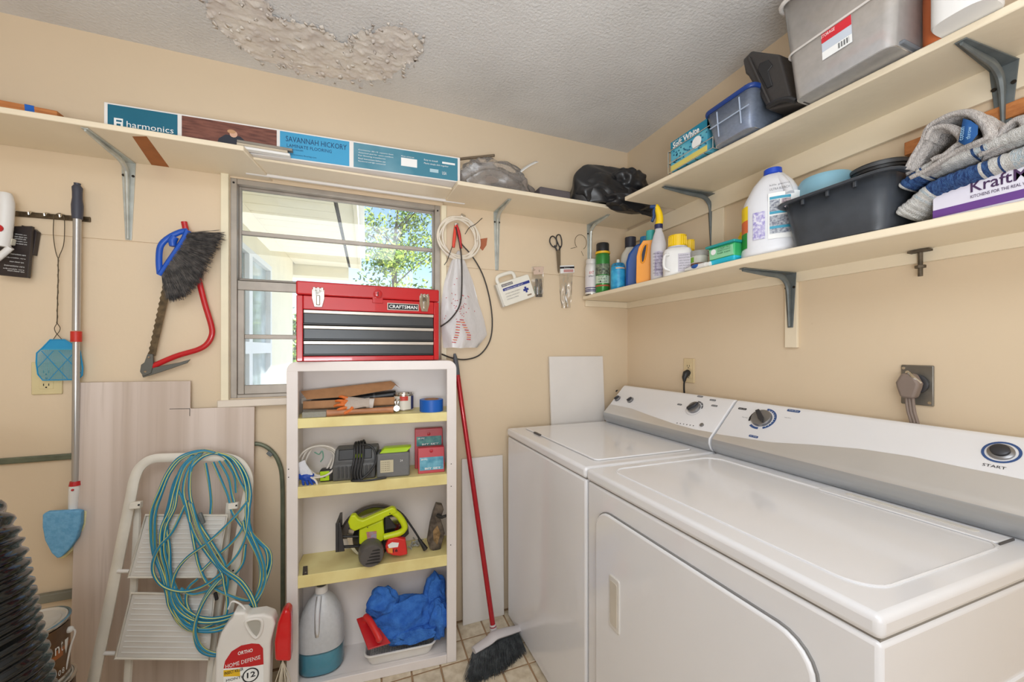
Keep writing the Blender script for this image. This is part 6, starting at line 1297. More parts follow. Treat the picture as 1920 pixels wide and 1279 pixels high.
pB = [V3((1.275,)+tuple(PX(px, py, 1.17))[1:]) for px, py in ((1685, 350), (1710, 332), (1745, 310), (1800, 290), (1860, 267), (1920, 242))]; pB += [pB[-1]+V3((0, -.10, .012)), pB[-1]+V3((0, -.30, .01))]
blanket('folded_blanket', 'upper folded white blanket with blue end lying on the lower one', pB, .105, .019, [BW, BBL, BST], mfB, 2)
# beige ribbed throw, crumpled on top with a blue tag
TH_ = weave('throw_beige', (230, 222, 216), (204, 194, 188)); t = thing('ribbed_throw', 'beige ribbed throw with blue tag folded on top of the blankets', 'throw', PX(1800, 300, 1.22))
def sheet(path, x0, x1, nm, th=.009, seed=0, sk=0):
    P = catmull(path, 8); N = len(P)-1
    def fn(u, v):
        i = u*N; k = min(N-1, int(i)); p = P[k].lerp(P[k+1], i-k); x = x0+(x1-x0)*v; s = (x)/p.x if sk else 1
        return V3((x, p.y, p.z))+V3((0, .004*sin(v*34+u*3), .004*sin(v*34)+.008*noise.noise(V3((u*5+seed, v*3, 0)))))
    return build(MB().grid(fn, N*2, 34), nm, TH_, t, solid=th, smooth=80)
XT = 1.16
sheet([PX(*q, XT) for q in ((1700, 318), (1712, 298), (1730, 268), (1742, 238), (1760, 222), (1785, 212), (1815, 212), (1838, 224), (1852, 246), (1848, 262), (1826, 272), (1800, 280), (1770, 296), (1735, 318), (1706, 334))], XT, XT+.20, 'fold')
sheet([PX(*q, XT+.01) for q in ((1695, 326), (1740, 306), (1790, 292), (1840, 274), (1870, 256), (1885, 234), (1905, 222), (1916, 232), (1905, 254), (1870, 272), (1830, 290))], XT+.02, XT+.2, 'fold', seed=4)
sheet([PX(*q, XT-.004) for q in ((1735, 262), (1748, 240), (1775, 236), (1800, 252), (1796, 272), (1770, 288), (1745, 300))], XT-.0, XT+.18, 'inner_fold', seed=8)
m = MB(); m.add([PX(*q, XT-.012) for q in ((1806, 222), (1820, 226), (1834, 236), (1833, 252), (1822, 266), (1808, 272), (1797, 266), (1802, 244))], [tuple(range(8))]); tg = build(m, 'tag', mat('tag_blue', (24, 80, 140), .8), t, solid=.001)
uT = (PX(1808, 264, XT)-PX(1812, 232, XT)).normalized(); text('cotton', PX(1806, 262, XT-.0135), -uT, V3((0, .9, .4)), .026, .006, mat('tag_thread', (150, 190, 220), .8), tg); text('throw', PX(1819, 260, XT-.0135), -uT, V3((0, .9, .4)), .024, .006, mat('tag_thread', (150, 190, 220), .8), tg)

# ================================================================== UPPER SHELF
def zu(y): return 1.972+.018+.012*min(1, max(0, (y-.3)/1.125))+.001
# wire basket with a bulb carton
XK = 1.115; a, b = PX(1258, 300, XK), PX(1326, 270, XK); zb = zu(1.05); t = thing('bulb_carton', 'teal soft white light bulb carton in the wire basket', 'box', (1.17, (a.y+b.y)/2, zb+.006))
ht = PX(1300, 240, XK).z-zb
cb = build(MB().box((XK, b.y, zb+.006), (XK+.11, a.y, zb+ht)), 'carton', mat('carton_teal', (70, 160, 190), .5, col2=(110, 190, 206), vs=16), t, bevel=.001)
build(MB().box((XK-.0008, b.y, zb+ht*.72), (XK+.11, a.y+.0008, zb+ht+.0008)), 'name_panel', mat('carton_teal_dark', (14, 130, 160), .5), cb); build(MB().box((XK-.0008, b.y, zb+.006), (XK, a.y, zb+ht*.24)), 'yellow_band', mat('carton_yellow', (222, 206, 110), .5), cb)
text('Soft White', V3((XK-.0016, a.y-.012, zb+ht*.76)), -Y, Z, (a.y-b.y)*.74, .022, PAPERW, cb, bold=.03); text('light bulbs', V3((XK-.0016, a.y-.012, zb+ht*.92)), -Y, Z, (a.y-b.y)*.4, .006, PAPERW, cb)
c_ = V3((XK-.0010, b.y+.045, zb+ht*.50)); build(MB().lathe([(.021, 0), (.021, .0006)], c_, -X, 24), 'bulb_print', PAPERW, cb); m = MB()
for i in range(40):
    y, z = random.uniform(b.y+.006, a.y-.006), random.uniform(zb+ht*.28, zb+ht*.68); m.add([(XK-.0008, y, z), (XK-.0008, y-.007, z+.004), (XK-.0008, y-.009, z-.004)], [(0, 1, 2)])
stuff(build(m, 'leaf_print', mat('print_petrol', (30, 96, 130), .5), cb, smooth=None))
t = thing('wire_basket', 'small chrome wire basket around the bulb carton', 'basket', (1.17, (a.y+b.y)/2, zb)); m = MB(); x0, x1, y0, y1_ = XK-.007, XK+.118, b.y-.03, a.y+.007
for z in (zb+.003, zb+ht*.33, zb+ht*.72): m.tube([(x0, y0, z), (x0, y1_, z), (x1, y1_, z), (x1, y0, z)], .0017, 6, closed=True)
build(m, 'hoop', CHROME, t); m = MB()
for y in (y0, y1_): 
    for x in (x0, x1): m.tube([(x, y, zb+.002), (x, y, zb+ht*.72)], .0017, 6)
for i in range(1, 5): y = y0+(y1_-y0)*i/5; m.tube([(x0, y, zb+.003), (x1, y, zb+.003)], .0014, 5)
build(m, 'wire', CHROME, t)
# blue tinted bin
def bin3(nm, label, P, zt, m_, lidm, ins=.022, lidh=.02, cat='bin'):
    x0, x1, y0, y1 = P; zb = zu((y0+y1)/2)+.002; t = thing(nm, label, cat, ((x0+x1)/2, (y0+y1)/2, zb)); cx, cy = (x0+x1)/2, (y0+y1)/2
    O1 = rrect(x1-x0, y1-y0, .022, 4); O2 = rrect(x1-x0-2*ins, y1-y0-2*ins, .02, 4); n = len(O1); m = MB()
    m.add([V3((cx+a, cy+b, zt)) for a, b in O1]+[V3((cx+a, cy+b, zb)) for a, b in O2], [(i, (i+1) % n, n+(i+1) % n, n+i) for i in range(n)]+[tuple(range(2*n-1, n-1, -1))]); sh = build(m, 'bin_shell', m_, t, solid=.002)
    if lidm:
        m = MB(); L_ = [V3((cx+a, cy+b, zt)) for a, b in rrect(x1-x0+.014, y1-y0+.014, .026, 4)]; m.prism(L_, Z*lidh); build(m, 'lid', lidm, t, bevel=.004)
    return t, sh, zb
XU = 1.10; ya_, yb_ = PX(1335, 270, XU).y, PX(1408, 235, XU).y; ztB = PX(1372, 185, XU).z
BT = clear('blue_tint_plastic', (206, 216, 234), .2, .2, .42, (196, 208, 228))
t, sh, zb = bin3('storage_bin', 'small blue tinted storage bin with dark blue lid', (XU-.012, XU+.20, yb_-.012, ya_+.018), ztB-.012, BT, mat('lid_navy', (28, 60, 130), .35), .018, .014)
for y in (ya_-.03, yb_+.03): build(MB().tube([(XU-.004, y, zb+.02), (XU-.013, y, ztB-.02)], .0022, 6), 'moulded_rib', mat('rib_pale_blue', (170, 184, 206), .3), t)
build(MB().tube([(XU-.009, ya_, zb+.06), (XU-.009, yb_, zb+.06)], .0022, 6), 'moulded_rib', mat('rib_pale_blue', (170, 184, 206), .3), t)
tag(build(MB().blob((XU+.08, (ya_+yb_)/2, zb+.04), (.07, .05, .032), 6, .3, 2, 30, 18, zb+.004, True), 'white_rag', mat('rag_white', (220, 222, 226), .9)), 'white crumpled rag inside the small blue bin', 'rag')
# black tool case leaning on the clear bin
XP = 1.125; pl = lambda px, py, X_=XP: PX(px, py, X_)
t = thing('tool_case', 'black moulded plastic tool case leaning beside the clear bin', 'case', (1.2, pl(1450, 200).y, zu(.75)))
CS = mat('case_black', (58, 54, 52), .45, bump=.15, bs=40)
ol = [pl(1392, 112), pl(1408, 95), pl(1462, 102), pl(1484, 182), pl(1508, 190), pl(1440, 207), pl(1402, 142), pl(1397, 138)]
m = MB(); m.prism(ol, (.16, 0, 0)); cs = build(m, 'case_shell', CS, t, bevel=.006, bseg=3)
m = MB(); m.prism([pl(1424, 118, XP-.003), pl(1440, 112, XP-.003), pl(1448, 122, XP-.003), pl(1440, 132, XP-.003), pl(1448, 160, XP-.003), pl(1438, 166, XP-.003), pl(1420, 132, XP-.003)], (.006, 0, 0)); build(m, 'moulded_recess', BLACK, cs, bevel=.002)
build(MB().tube(catmull([pl(1440, 200, XP-.005), pl(1458, 190, XP-.008), pl(1478, 186, XP-.008), pl(1492, 190, XP-.004)], 4), .008, 8), 'handle', BLACK, t)
build(MB().tube([pl(1404, 108, XP-.004), pl(1446, 200, XP-.004)], .004, 6), 'edge_rib', CS, t)
# large clear bin
yc0, yc1 = PX(1494, 183, XU+.01).y, PX(1688, 82, XU+.01).y; ztC = 2.265
CB_ = clear('milky_bin_plastic', (246, 243, 240), .15, .35, .42, (250, 246, 242))
t, sh, zb = bin3('storage_bin', 'large milky clear storage bin with sticker at the shelf top right', (XU-.02, XU+.27, yc1-.012, yc0+.024), ztC, CB_, None, .022)
m = MB(); m.tube([V3((XU+.125+a, (yc0+yc1)/2+.006+b, ztC)) for a, b in rrect(.305, yc0-yc1+.052, .03, 4)], .006, 8, closed=True); build(m, 'rim', mat('bin_rim', (220, 214, 208), .35), t)
m = MB(); m.tube([V3((XU+.125+a, (yc0+yc1)/2+.006+b, zb+.125)) for a, b in rrect(.274, yc0-yc1+.020, .022, 4)], .0028, 6, closed=True); build(m, 'moulded_step', mat('bin_rim', (220, 214, 208), .35), t)
S1, S2 = PX(1541, 95, XU-.008), PX(1592, 50, XU-.012); sy0, sy1 = S1.y, PX(1596, 60, XU-.01).y; sz0, sz1 = zb+.118, zb+.178
nS = V3((-1, 0, -.09)); 
def spatch(y0, y1, z0, z1, m_, nm, par, off=0): xx = lambda z: XU-.0200+.022*(1-(z-zb)/(ztC-zb))-.0026-off; return build(MB().add([(xx(z0), y0, z0), (xx(z0), y1, z0), (xx(z1), y1, z1), (xx(z1), y0, z1)], [(0, 1, 2, 3)]), nm, m_, par, smooth=None)
z0s = PX(1560, 100, XU-.01).z; z1s = PX(1570, 45, XU-.01).z
stk = spatch(sy0, sy1, z0s, z1s, mat('sticker_pale', (206, 214, 226), .5), 'sticker', t); spatch(sy0, sy1, z1s-(z1s-z0s)*.36, z1s, mat('sticker_red', (214, 44, 56), .5), 'red_band', stk, .0006); spatch(sy0, sy1, z0s, z0s+(z1s-z0s)*.30, PAPERW, 'white_band', stk, .0006)
for i in range(9): y = sy1+.006+i*.0028; spatch(y+.0014*(i % 2+.4), y, z0s+.004, z0s+(z1s-z0s)*.26, INK, 'bar', stk, .001)
text('STORAGE', V3((XU-.018, sy0-.004, z1s-(z1s-z0s)*.25)), -Y, Z, .03, .008, PAPERW, stk)
for nm, lb_, c_, sz_, m_ in (('blue_folder', 'blue flat folder seen faintly in the clear bin', (XU+.12, (yc0+yc1)/2+.02, zb+.03), (.18, .17, .035), mat('folder_blue', (110, 140, 190), .6)), ('red_pouch', 'red pouch seen faintly in the clear bin', (XU+.12, (yc0+yc1)/2+.0, zb+.065), (.14, .12, .03), mat('pouch_red', (200, 90, 90), .6)), ('grey_tray', 'dark grey tray in the bottom of the clear bin', (XU+.125, (yc0+yc1)/2, zb+.008), (.20, .22, .008), mat('tray_grey', (110, 114, 120), .6))):
    tag(build(MB().obox(c_, sz_), nm, m_, bevel=.004), lb_, nm.split('_')[1])
# white container and orange thing at the end
p = PX(1812, 30, 1.16); zz1 = zu(p.y)+.001; t = thing('white_canister', 'white rounded canister at the right end of the upper shelf', 'canister', (1.16, p.y, zz1))
build(MB().lathe([(.044, 0), (.046, .004), (.046, .16), (.042, .168), (.0, .168)], (1.16, p.y, zz1), n=32, e=3), 'canister', PLW, t); build(MB().lathe([(.047, .150), (.047, .157)], (1.16, p.y, zz1), n=32, e=3), 'band', GREYM, t)
po = PX(1772, 30, 1.205); tag(build(MB().lathe([(.036, 0), (.038, .004), (.038, .14), (.03, .15)], (1.215, po.y-.0, zu(po.y)+.001), n=24), 'orange_tin', mat('orange_tin', (206, 110, 60), .45)), 'orange container mostly behind the white canister', 'container')

# ================================================================== FLOOR STUFF, LEFT
# step ladder leaning on the plywood
LP0 = V3((-.6, 1.700, .93)); LN = V3((0, 1, -.16)).normalized()     # plane of the front legs
def LQ(px, py, off=0): return PP(px, py, LP0-LN*off, LN)
t = thing('step_ladder', 'white two-step folding ladder leaning against the plywood sheet', 'ladder', V3((-.62, 1.56, 0))); LW = mat('ladder_white', (228, 222, 210), .45, var=.05, vs=12, bump=.05)
fl = [LQ(*q) for q in ((175, 1279), (200, 1160), (228, 1020), (246, 930), (252, 900), (263, 876), (285, 861), (320, 858), (380, 857), (425, 858), (450, 868), (464, 890), (466, 915), (458, 960), (445, 1040), (428, 1150), (405, 1279))]
def tofloor(a, b): return a+(a-b)*((a.z-.008)/(b.z-a.z))
fl = [tofloor(fl[0], fl[1])]+fl+[tofloor(fl[-1], fl[-2])]
build(MB().tube(catmull(fl, 5), .0125, 10, up=LN, ell=(.75, 1.25)), 'front_frame', LW, t)
for sx, P in ((0, ((247, 942), (246, 1000), (242, 1080), (236, 1170), (229, 1279))), (1, ((436, 942), (430, 1010), (420, 1100), (408, 1190), (398, 1279)))):
    q_ = [LQ(a+(10 if not sx else -6), b, -.022) for a, b in P]; q_.append(tofloor(q_[-1], q_[-2])); build(MB().tube(catmull(q_, 4), .010, 8, up=LN, ell=(.8, 1.1)), 'rear_leg', LW, t)
def step(P, nm, nr=12):
    Q_ = [LQ(*p, .022) for p in P]; m = MB(); m.prism(Q_, LN*.010); s_ = build(m, nm, mat('step_grey_white', (216, 212, 206), .5), t, bevel=.004)
    tl_, tr_, br_, bl_ = Q_
    for i in range(nr): 
        f_ = (i+1)/(nr+1); a, b = tl_.lerp(bl_, f_), tr_.lerp(br_, f_); build(MB().tube([a.lerp(b, .05)-LN*.0005, a.lerp(b, .95)-LN*.0005], .0022, 6), 'tread_rib', mat('tread_rubber', (226, 224, 220), .6), s_)
    m = MB(); m.tube([q-LN*.001 for q in Q_], .0045, 8, closed=True); build(m, 'step_edge', LW, s_)
step([(274, 966), (426, 966), (406, 1082), (241, 1082)], 'step'); step([(247, 1112), (402, 1114), (392, 1236), (216, 1234)], 'step', 11)
for a, b in (((221, 1071), (243, 1071)), ((196, 1225), (218, 1225))): build(MB().cyl(LQ(*a, .008), LQ(*b, .014), .0058, n=12), 'pivot_pin', PLW, t)
for px, py in ((255, 947), (438, 948)): b_ = build(MB().obox(LQ(px, py, .016), (.030, .020, .022), X, LN), 'hinge_bracket', LW, t, bevel=.002); build(MB().cyl(LQ(px+5, py, .027), LQ(px+5, py, .030), .003, n=8), 'rivet', DARK, b_)
for px, py in ((437, 1070),): build(MB().cyl(LQ(px, py, .013), LQ(px, py, .0145), .003, n=8), 'rivet', DARK, t)
# extension cord, looped over the ladder's top rail
CORD = [mat('cord_blue', (30, 128, 164), .4), mat('cord_yellow', (214, 206, 96), .4)]
t = thing('extension_cord', 'blue and yellow striped extension cord looped over the step ladder', 'cord', LQ(390, 1230, .05))
loops = [
 [(500, 75, 0), (430, 70, 1), (330, 110, 2), (270, 190, 2), (230, 290, 2), (190, 400, 2), (183, 520, 2), (195, 620, 2), (235, 720, 3), (268, 830, 3), (282, 900, 3), (315, 960, 3), (365, 1002, 3), (430, 1016, 3), (520, 1010, 3), (620, 970, 3), (690, 910, 3), (740, 830, 3), (785, 720, 2), (797, 650, 2), (780, 590, 2), (735, 545, 2), (690, 490, 3), (682, 400, 3), (688, 300, 2), (660, 200, 1), (600, 115, 0), (520, 80, -1)],
 [(400, 90, 1), (340, 160, 2), (305, 280, 2.5), (285, 380, 3), (240, 480, 3), (236, 600, 3), (265, 700, 3), (290, 830, 4), (330, 900, 4), (400, 950, 4), (480, 965, 4), (570, 950, 4), (650, 912, 4), (712, 860, 4), (752, 780, 3), (762, 700, 3), (742, 620, 3), (690, 510, 3), (670, 440, 3)],
 [(450, 72, 0), (372, 165, 2), (345, 280, 3), (372, 400, 3.5), (402, 560, 4), (430, 680, 4), (485, 775, 4.5), (600, 832, 4.5), (680, 852, 4), (722, 835, 4)],
 [(365, 330, 3), (290, 490, 4), (222, 570, 4), (187, 650, 4.5), (192, 720, 4.5), (240, 780, 5), (330, 805, 5), (420, 790, 5), (500, 745, 5), (565, 685, 5), (632, 605, 4.5), (672, 510, 4), (688, 400, 4), (684, 330, 3)],
 [(378, 340, 4), (420, 470, 4.5), (480, 585, 5), (545, 690, 5.5), (640, 765, 5.5), (702, 860, 5.5), (720, 940, 5.5), (690, 1020, 5.5), (620, 1092, 5.5), (525, 1140, 5.5), (440, 1120, 5.5), (405, 1050, 5.5), (410, 960, 5.5), (450, 850, 5.5), (505, 765, 6), (535, 735, 6)],
 [(684, 330, 3.5), (600, 430, 4.5), (485, 540, 5.5), (370, 625, 5.5), (310, 700, 5), (288, 790, 4.5), (300, 890, 4), (350, 960, 4), (420, 1000, 3)],
 [(340, 150, 2), (318, 260, 2.5), (345, 330, 3), (400, 500, 4), (470, 610, 4.5), (540, 700, 5), (560, 780, 5), (575, 860, 4), (560, 940, 3.5), (480, 985, 3), (420, 1010, 3)],
 [(365, 120, 1.5), (300, 230, 2), (270, 350, 2.5), (245, 460, 2.5), (262, 580, 2.5), (272, 700, 3), (310, 800, 3), (345, 900, 3), (400, 985, 3), (470, 1010, 2.5)],
 [(460, 135, -2), (478, 230, -2), (490, 330, -2), (488, 400, -2)],
 [(500, 130, -2), (545, 230, -2), (580, 310, -1), (600, 390, 0), (640, 450, 2), (680, 510, 3), (740, 640, 3), (745, 760, 3.2), (700, 880, 3.2), (620, 940, 3.2), (520, 975, 3)],
 [(530, 125, -2), (580, 210, -2), (600, 300, -2), (612, 340, -1)], [(560, 120, -2), (610, 200, -2), (622, 290, -2)],
 [(420, 740, 3), (370, 790, 3.5), (362, 870, 4), (400, 940, 4)], [(670, 560, 3), (655, 660, 3), (590, 740, 3), (530, 780, 3.5), (400, 820, 4), (330, 790, 4)],
 [(385, 180, 2), (395, 150, 2), (450, 100, 1), (520, 85, 0), (590, 130, 0), (640, 230, 1), (683, 320, 2), (655, 470, 3), (590, 560, 3.5), (520, 620, 3.5), (440, 700, 4)],
 [(440, 73, .5), (395, 130, 1.8), (378, 220, 2.4), (385, 330, 3), (430, 450, 3.8), (500, 560, 4.6), (560, 660, 4.8), (578, 740, 4.4), (570, 820, 3.6)]]
import copy
for k_, (i_, dx_, dy_) in enumerate(((0, 9, -4), (1, -10, 8), (4, 8, -10), (1, 12, -14), (7, 10, 12), (0, -8, -16))): loops.append([(x+dx_+4*sin(j*1.3+k_), y+dy_*sin(pi*j/len(loops[i_]))+5*cos(j*.9), d+.8) for j, (x, y, d) in enumerate(loops[i_])])
for L_ in loops:
    P = [LQ(220+x/2.787, 820+y/2.787, .020+.0065*d) for x, y, d in L_]
    for p in P: p.z = max(p.z, .01)
    build(MB().tube(catmull(P, 6), .0047, 12, stripe=[0, 0, 0, 1], twist=.05), 'cord_loop', CORD, t)
build(MB().obox(LQ(378, 972, .055), (.012, .012, .040), (1, 0, .3), Y), 'socket_end', GREYM, t, bevel=.003)
build(MB().obox(LQ(405, 1118, .030), (.010, .010, .028), (1, 0, .2), Y), 'plug_end', BLACK, t, bevel=.003)
# insecticide jug and the red item behind
JY = 1.50; J = lambda px, py, y=JY: PY(px, py, y)
t = thing('sprayer_jug', 'white plastic jug with red insect killer label by the ladder', 'jug', V3((J(462, 1200).x, JY+.05, 0))); JW = mat('jug_cream_white', (232, 228, 222), .4)
zt = J(470, 1143).z; ol = [(398, 1275), (404, 1220), (414, 1188), (428, 1168), (436, 1160), (437, 1150), (460, 1149), (464, 1156), (494, 1152), (512, 1158), (516, 1170), (508, 1204), (502, 1279)]
P = [J(*q) for q in ol]; P[0] = V3((J(398, 1275).x, JY, .004)); P[-1] = V3((J(502, 1279).x, JY, .004))
hole = [(460, 1168), (472, 1161), (488, 1161), (492, 1170), (489, 1186), (480, 1196), (469, 1186)]
m = MB(); m.prism(P, (0, .05, 0)); bo = build(m, 'jug_body', JW, t, bevel=.012, bseg=4)
m = MB(); m.prism([J(*q, JY-.0012) for q in hole], (0, .001, 0)); build(m, 'handle_recess', mat('recess_grey', (176, 172, 162), .6), bo); m = MB(); m.tube(catmull([J(*q, JY-.001) for q in hole], 3, True), .005, 8, closed=True); build(m, 'handle_rim', JW, bo)
RL = mat('label_red', (196, 34, 38), .45); m = MB(); lp = [(418, 1279), (418, 1252), (424, 1235), (440, 1218), (462, 1208), (480, 1206), (490, 1212), (494, 1222), (494, 1243), (480, 1250), (418, 1254)]
m = MB(); m.prism([J(*q, JY-.0016) for q in ((419, 1254), (422, 1240), (434, 1222), (452, 1211), (472, 1207), (486, 1208), (493, 1216), (494, 1246), (470, 1250))], (0, .001, 0)); lr = build(m, 'red_label', RL, t)
m = MB(); P = [J(*q, JY-.0010) for q in ((419, 1279), (419, 1254), (494, 1246), (494, 1279))]; P[0].z = P[3].z = .10; m.prism(P, (0, .0006, 0)); lw = build(m, 'white_label', PAPERW, t)
u_ = X; text('ORTHO', J(446, 1229, JY-.002), u_, Z, .042, .012, PAPERW, lr, bold=.02); text('HOME DEFENSE', J(423, 1254, JY-.002), (X+Z*.04), Z, .098, .013, PAPERW, lr)
m = MB(); m.prism([J(*q, JY-.0014) for q in ((419, 1257), (450, 1255), (450, 1268), (419, 1269))], (0, .0004, 0)); yl = build(m, 'yellow_label', mat('label_yellow', (236, 190, 40), .5), lw); text('INSECT KILLER', J(421, 1266, JY-.0018), X, Z, .052, .010, INK, yl, bold=.01)
build(MB().lathe([(.024, 0), (.024, .0006)], J(470, 1266, JY-.0012), -Y, 28), 'seal', INK, lw); build(MB().lathe([(.020, 0), (.020, .0006)], J(470, 1266, JY-.0016), -Y, 28), 'seal_face', PAPERW, lw); text('12', J(463, 1272, JY-.0026), X, Z, .024, .018, INK, lw, bold=.02); text('MONTH', J(424, 1279, JY-.0018), X, Z, .05, .008, INK, lw)
tag(build(MB().tube(catmull([J(428, 1142, JY+.03), J(436, 1128, JY+.02), J(452, 1134, JY+.02), J(462, 1146, JY+.02)], 5), .0028, 8), 'white_hose', PLW), 'thin white hose curling at the top of the insect killer jug', 'hose')
t = thing('red_bottle', 'glossy red plastic bottle squeezed between white jug and cabinet', 'bottle', J(527, 1240, 1.50))
pr = [(.0, .0), (.030, .0), (.033, .006), (.033, .10), (.030, .14), (.024, .19), (.016, .235), (.010, .26), (0, .262)]
cR = J(528, 1240, 1.50); zb_ = J(527, 1243, 1.50).z
m = MB(); m.prism([J(*q, 1.49) for q in ((515, 1241), (514, 1206), (520, 1170), (528, 1150), (537, 1143), (545, 1150), (545, 1242))], (0, .05, 0)); build(m, 'bottle_body', mat('gloss_red', (214, 16, 24), .18, coat=.5), t, bevel=.010, bseg=3)
m = MB()
for i in range(14): a = random.uniform(0, 6.28); r_ = .022; c_ = V3((J(530, 1262, 1.51).x, 1.51, 0)); m.tube(catmull([c_+Z*zb_, c_+X*cos(a)*r_*1.2+Y*sin(a)*.02+Z*(zb_*.6), c_+X*cos(a+1)*r_+Y*sin(a)*.02+Z*(zb_*.25), c_+X*cos(a+2)*r_*.8+Y*sin(a+2)*.02+Z*.004], 3), .0014, 5)
build(m, 'twine', mat('twine', (206, 196, 176), .8), t)
# paint cans, stacked
def pcan(label, z, main=False, dx=0, dy=0, mcol=None):
    c_ = V3((-.905+dx, 1.50+dy, z)); t = thing('paint_can', label, 'paint can', c_); r, h = .083, .172
    build(MB().lathe([(r*.98, 0), (r*1.02, .002), (r*1.02, .006), (r, .009), (r, h-.009), (r*1.03, h-.006), (r*1.03, h), (r*.96, h), (r*.95, h-.008), (0, h-.008)], c_, n=40), 'can_body', CHROME if not main else CHROME, t)
    m = MB(); m.lathe([(r*.955, h-.003), (r*.94, h+.001), (r*.90, h+.001), (r*.88, h-.004), (r*.80, h-.004), (r*.78, h-.001), (0, h-.001)], c_, n=40, caps=False); build(m, 'lid', mat('lid_pale', (206, 200, 190), .4, .3, col2=(226, 222, 214), vs=9), t)
    lm = [mat('can_wrap_brown', (84, 58, 36), .35, col2=(120, 84, 44), vs=8), mat('can_wrap_rust', (168, 96, 44), .35), mat('can_wrap_olive', (96, 84, 44), .35)]
    m = MB(); m.grid(lambda u, v: c_+V3((cos(-pi+u*pi*1.1)*(r+.0008), sin(-pi+u*pi*1.1)*(r+.0008), .012+v*(h-.024))), 40, 12, mf=lambda u, v: 1 if abs(v-.25-.25*u) < .05 else (2 if .3 < u < .5 and v > .5 else 0)); wr = build(m, 'label', lm, t)
    if main:
        for s_, z_, a0, w_, hh in (('Paint', .088, -.50, .075, .030), ('108', .022, -.25, .03, .016)):
            n = len(s_)
            for i, ch in enumerate(s_):
                an = a0+(i-(n-1)/2)*w_/n/r; O = c_+V3((cos(an)*(r+.0016), sin(an)*(r+.0016), z_)); U = V3((-sin(an), cos(an), 0)); text(ch, O-U*w_/n*.4, U, Z, w_/n*.75*(.5 if ch in 'it1' else 1), hh*(1 if ch in 'Pit108' else .72), PAPERW, wr)
        an = .12; e_ = c_+V3((cos(an)*(r+.004), sin(an)*(r+.004), .132)); build(MB().sphere(e_, .009), 'ear', PLW, t)
        m = MB(); m.tube(catmull([e_+V3((.004, -.002, .004)), e_+V3((.012, 0, -.01)), e_+V3((.004, -.004, -.05)), e_+V3((-.004, -.008, -.11))], 4), .0022, 6); m.tube([e_+V3((-.004, -.008, -.02)), e_+V3((-.010, -.012, -.11))], .007, 8, ell=(.6, 1)); build(m, 'bail_handle', PLW, t)
    return t
pcan('brown paint can at the bottom of the stack beside the plywood', .0005); pcan('brown paint can second in the stack beside the plywood', .176, dx=.012); pcan('brown paint can on top of the stack, lid spattered, beside the black hose', .3515, True)
# corrugated black hose close to the camera
def hp(px, py, tt): d = ray(px, py); return EYE+d*tt
tc_ = .74
P = [hp(-360, 930, tc_+.05), hp(-260, 950, tc_+.03), hp(-190, 975, tc_), hp(-128, 1015, tc_), hp(-100, 1070, tc_), hp(-85, 1130, tc_), hp(-68, 1210, tc_), hp(-46, 1300, tc_)]
d_ = (P[-1]-P[-2]).normalized(); P += [P[-1]+d_*.25+V3((0, 0, -.05)), V3((P[-1].x+.10, P[-1].y+.02, .09))]
CPt = catmull(P, 40); L_ = [0]
for a, b in zip(CPt, CPt[1:]): L_.append(L_[-1]+(b-a).length)
HR = .098
NN = int(L_[-1]/.0036); pts = []; rr = []; j = 0
for i in range(NN):
    s_ = i*L_[-1]/NN
    while j < len(L_)-2 and L_[j+1] < s_: j += 1
    f_ = (s_-L_[j])/max(1e-9, L_[j+1]-L_[j]); pts.append(CPt[j].lerp(CPt[j+1], f_)); ph = (s_/.0205) % 1; rr.append(HR*(1-.085*(0 if ph < .38 else (sin((ph-.38)/.62*pi))**.7)))
HM = mat('hose_black', (24, 27, 29), .14, .5, var=.1, vs=30, spec=.8, coat=.4)
t = thing('corrugated_hose', 'thick glossy black corrugated hose rising at the lower left corner', 'hose', (pts[-1].x, pts[-1].y, 0)); build(MB().tube(pts, rr, 40), 'hose', HM, t, smooth=70)
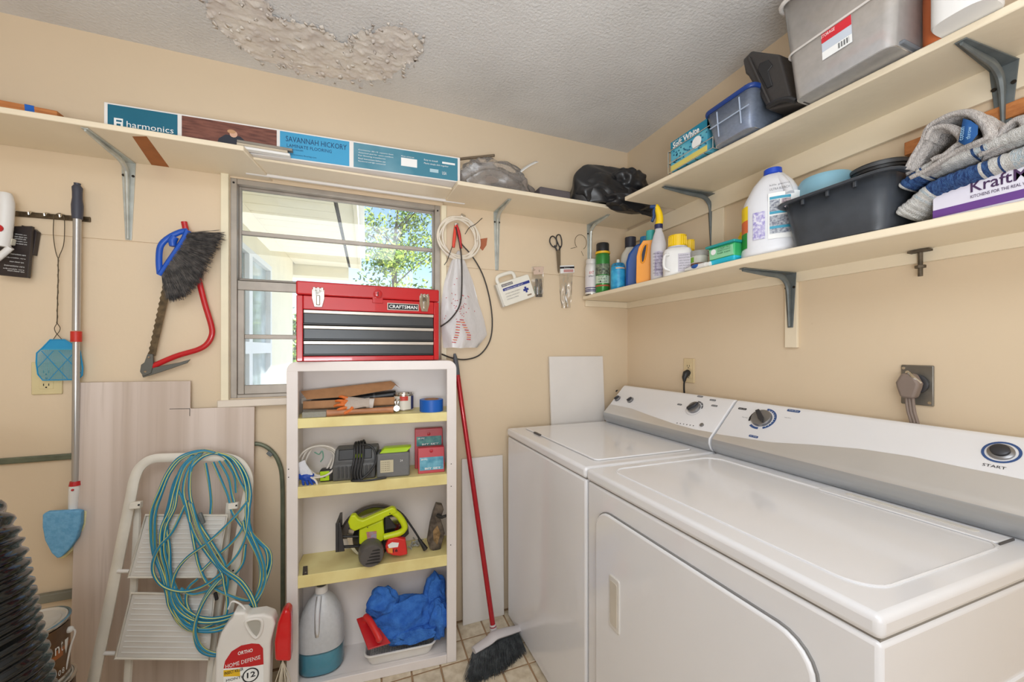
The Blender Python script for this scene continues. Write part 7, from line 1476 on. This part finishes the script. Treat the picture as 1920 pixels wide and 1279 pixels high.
# red broom
t = thing('broom', 'red handled broom with grey head and dark bristles leaning on the wall', 'broom', V3((.52, 1.47, 0)))
bt_, bb = PY(853, 668, 1.775), V3((.478, 1.545, .150)); bb = PY(924, 1172, 1.60)
TOP = bt_; d = (bb-TOP).normalized(); RM = mat('metallic_red', (180, 20, 36), .22, .35, coat=.5)
build(MB().tube([TOP+d*.07, bb], .0115, 16), 'handle', RM, t); build(MB().tube([TOP-d*.012, TOP+d*.02, TOP+d*.06, TOP+d*.09], [.006, .012, .0125, .0118], 14), 'hanger_cap', mat('slate_cap', (88, 92, 98), .45), t)
HG = mat('broom_grey', (206, 200, 200), .4); yB = 1.575
BQ = lambda px, py, y=yB: PY(px, py, y)
build(MB().tube([bb-d*.004, bb+d*.028], [.0145, .0165], 16), 'socket', HG, t); build(MB().tube([bb+d*.002, bb+d*.02], .0152, 16), 'socket_label', mat('socket_red', (150, 60, 66), .4), t)
hA, hB = PY(888, 1220, 1.53), PY(974, 1178, 1.60)
hm = hA.lerp(hB, .45)+Z*.02
build(MB().tube(catmull([hA, hA.lerp(hB, .3)+Z*.010, hm, hA.lerp(hB, .75)+Z*.010, hB], 6), [.012+.004*sin(pi*i/24) for i in range(25)], 12, ell=(.85, 1.5), up=Z), 'head', HG, t)
cv = catmull([PY(876, 1283, 1.45), PY(906, 1281, 1.46), PY(936, 1270, 1.47), PY(962, 1255, 1.50), PY(986, 1236, 1.53)], 8)
for p in cv: p.z = max(.006, p.z)
def fe(u): k = u*(len(cv)-1); i = min(len(cv)-2, int(k)); return cv[i].lerp(cv[i+1], k-i)
m = MB(); dd = (hB-hA).cross(Z).normalized(); bristles(m, hA.lerp(hB, .02)-Z*.008, hB-Z*.008, fe, None, 2300, .0011, .0055, .016, dd)
for i, p in enumerate(m.v):
    if p.z < .002: p.z = .002
    p.x = min(p.x, .634+.035*(1.74-p.y)/1.44)
stuff(build(m, 'bristles', mat('bristle_slate', (62, 66, 68), .55, col2=(96, 100, 102), vs=40), t, smooth=None))
m = MB(); random.seed(3); bristles(m, hA.lerp(hB, .1)-Z*.008-dd*.016, hB-Z*.008-dd*.016, lambda u: fe(u)-dd*.018, None, 40, .0009, .006, .003, dd)
for p in m.v: p.z = max(p.z, .002)
stuff(build(m, 'light_bristles', mat('bristle_pale', (176, 176, 172), .5), t, smooth=None))
bpy.context.view_layer.update()
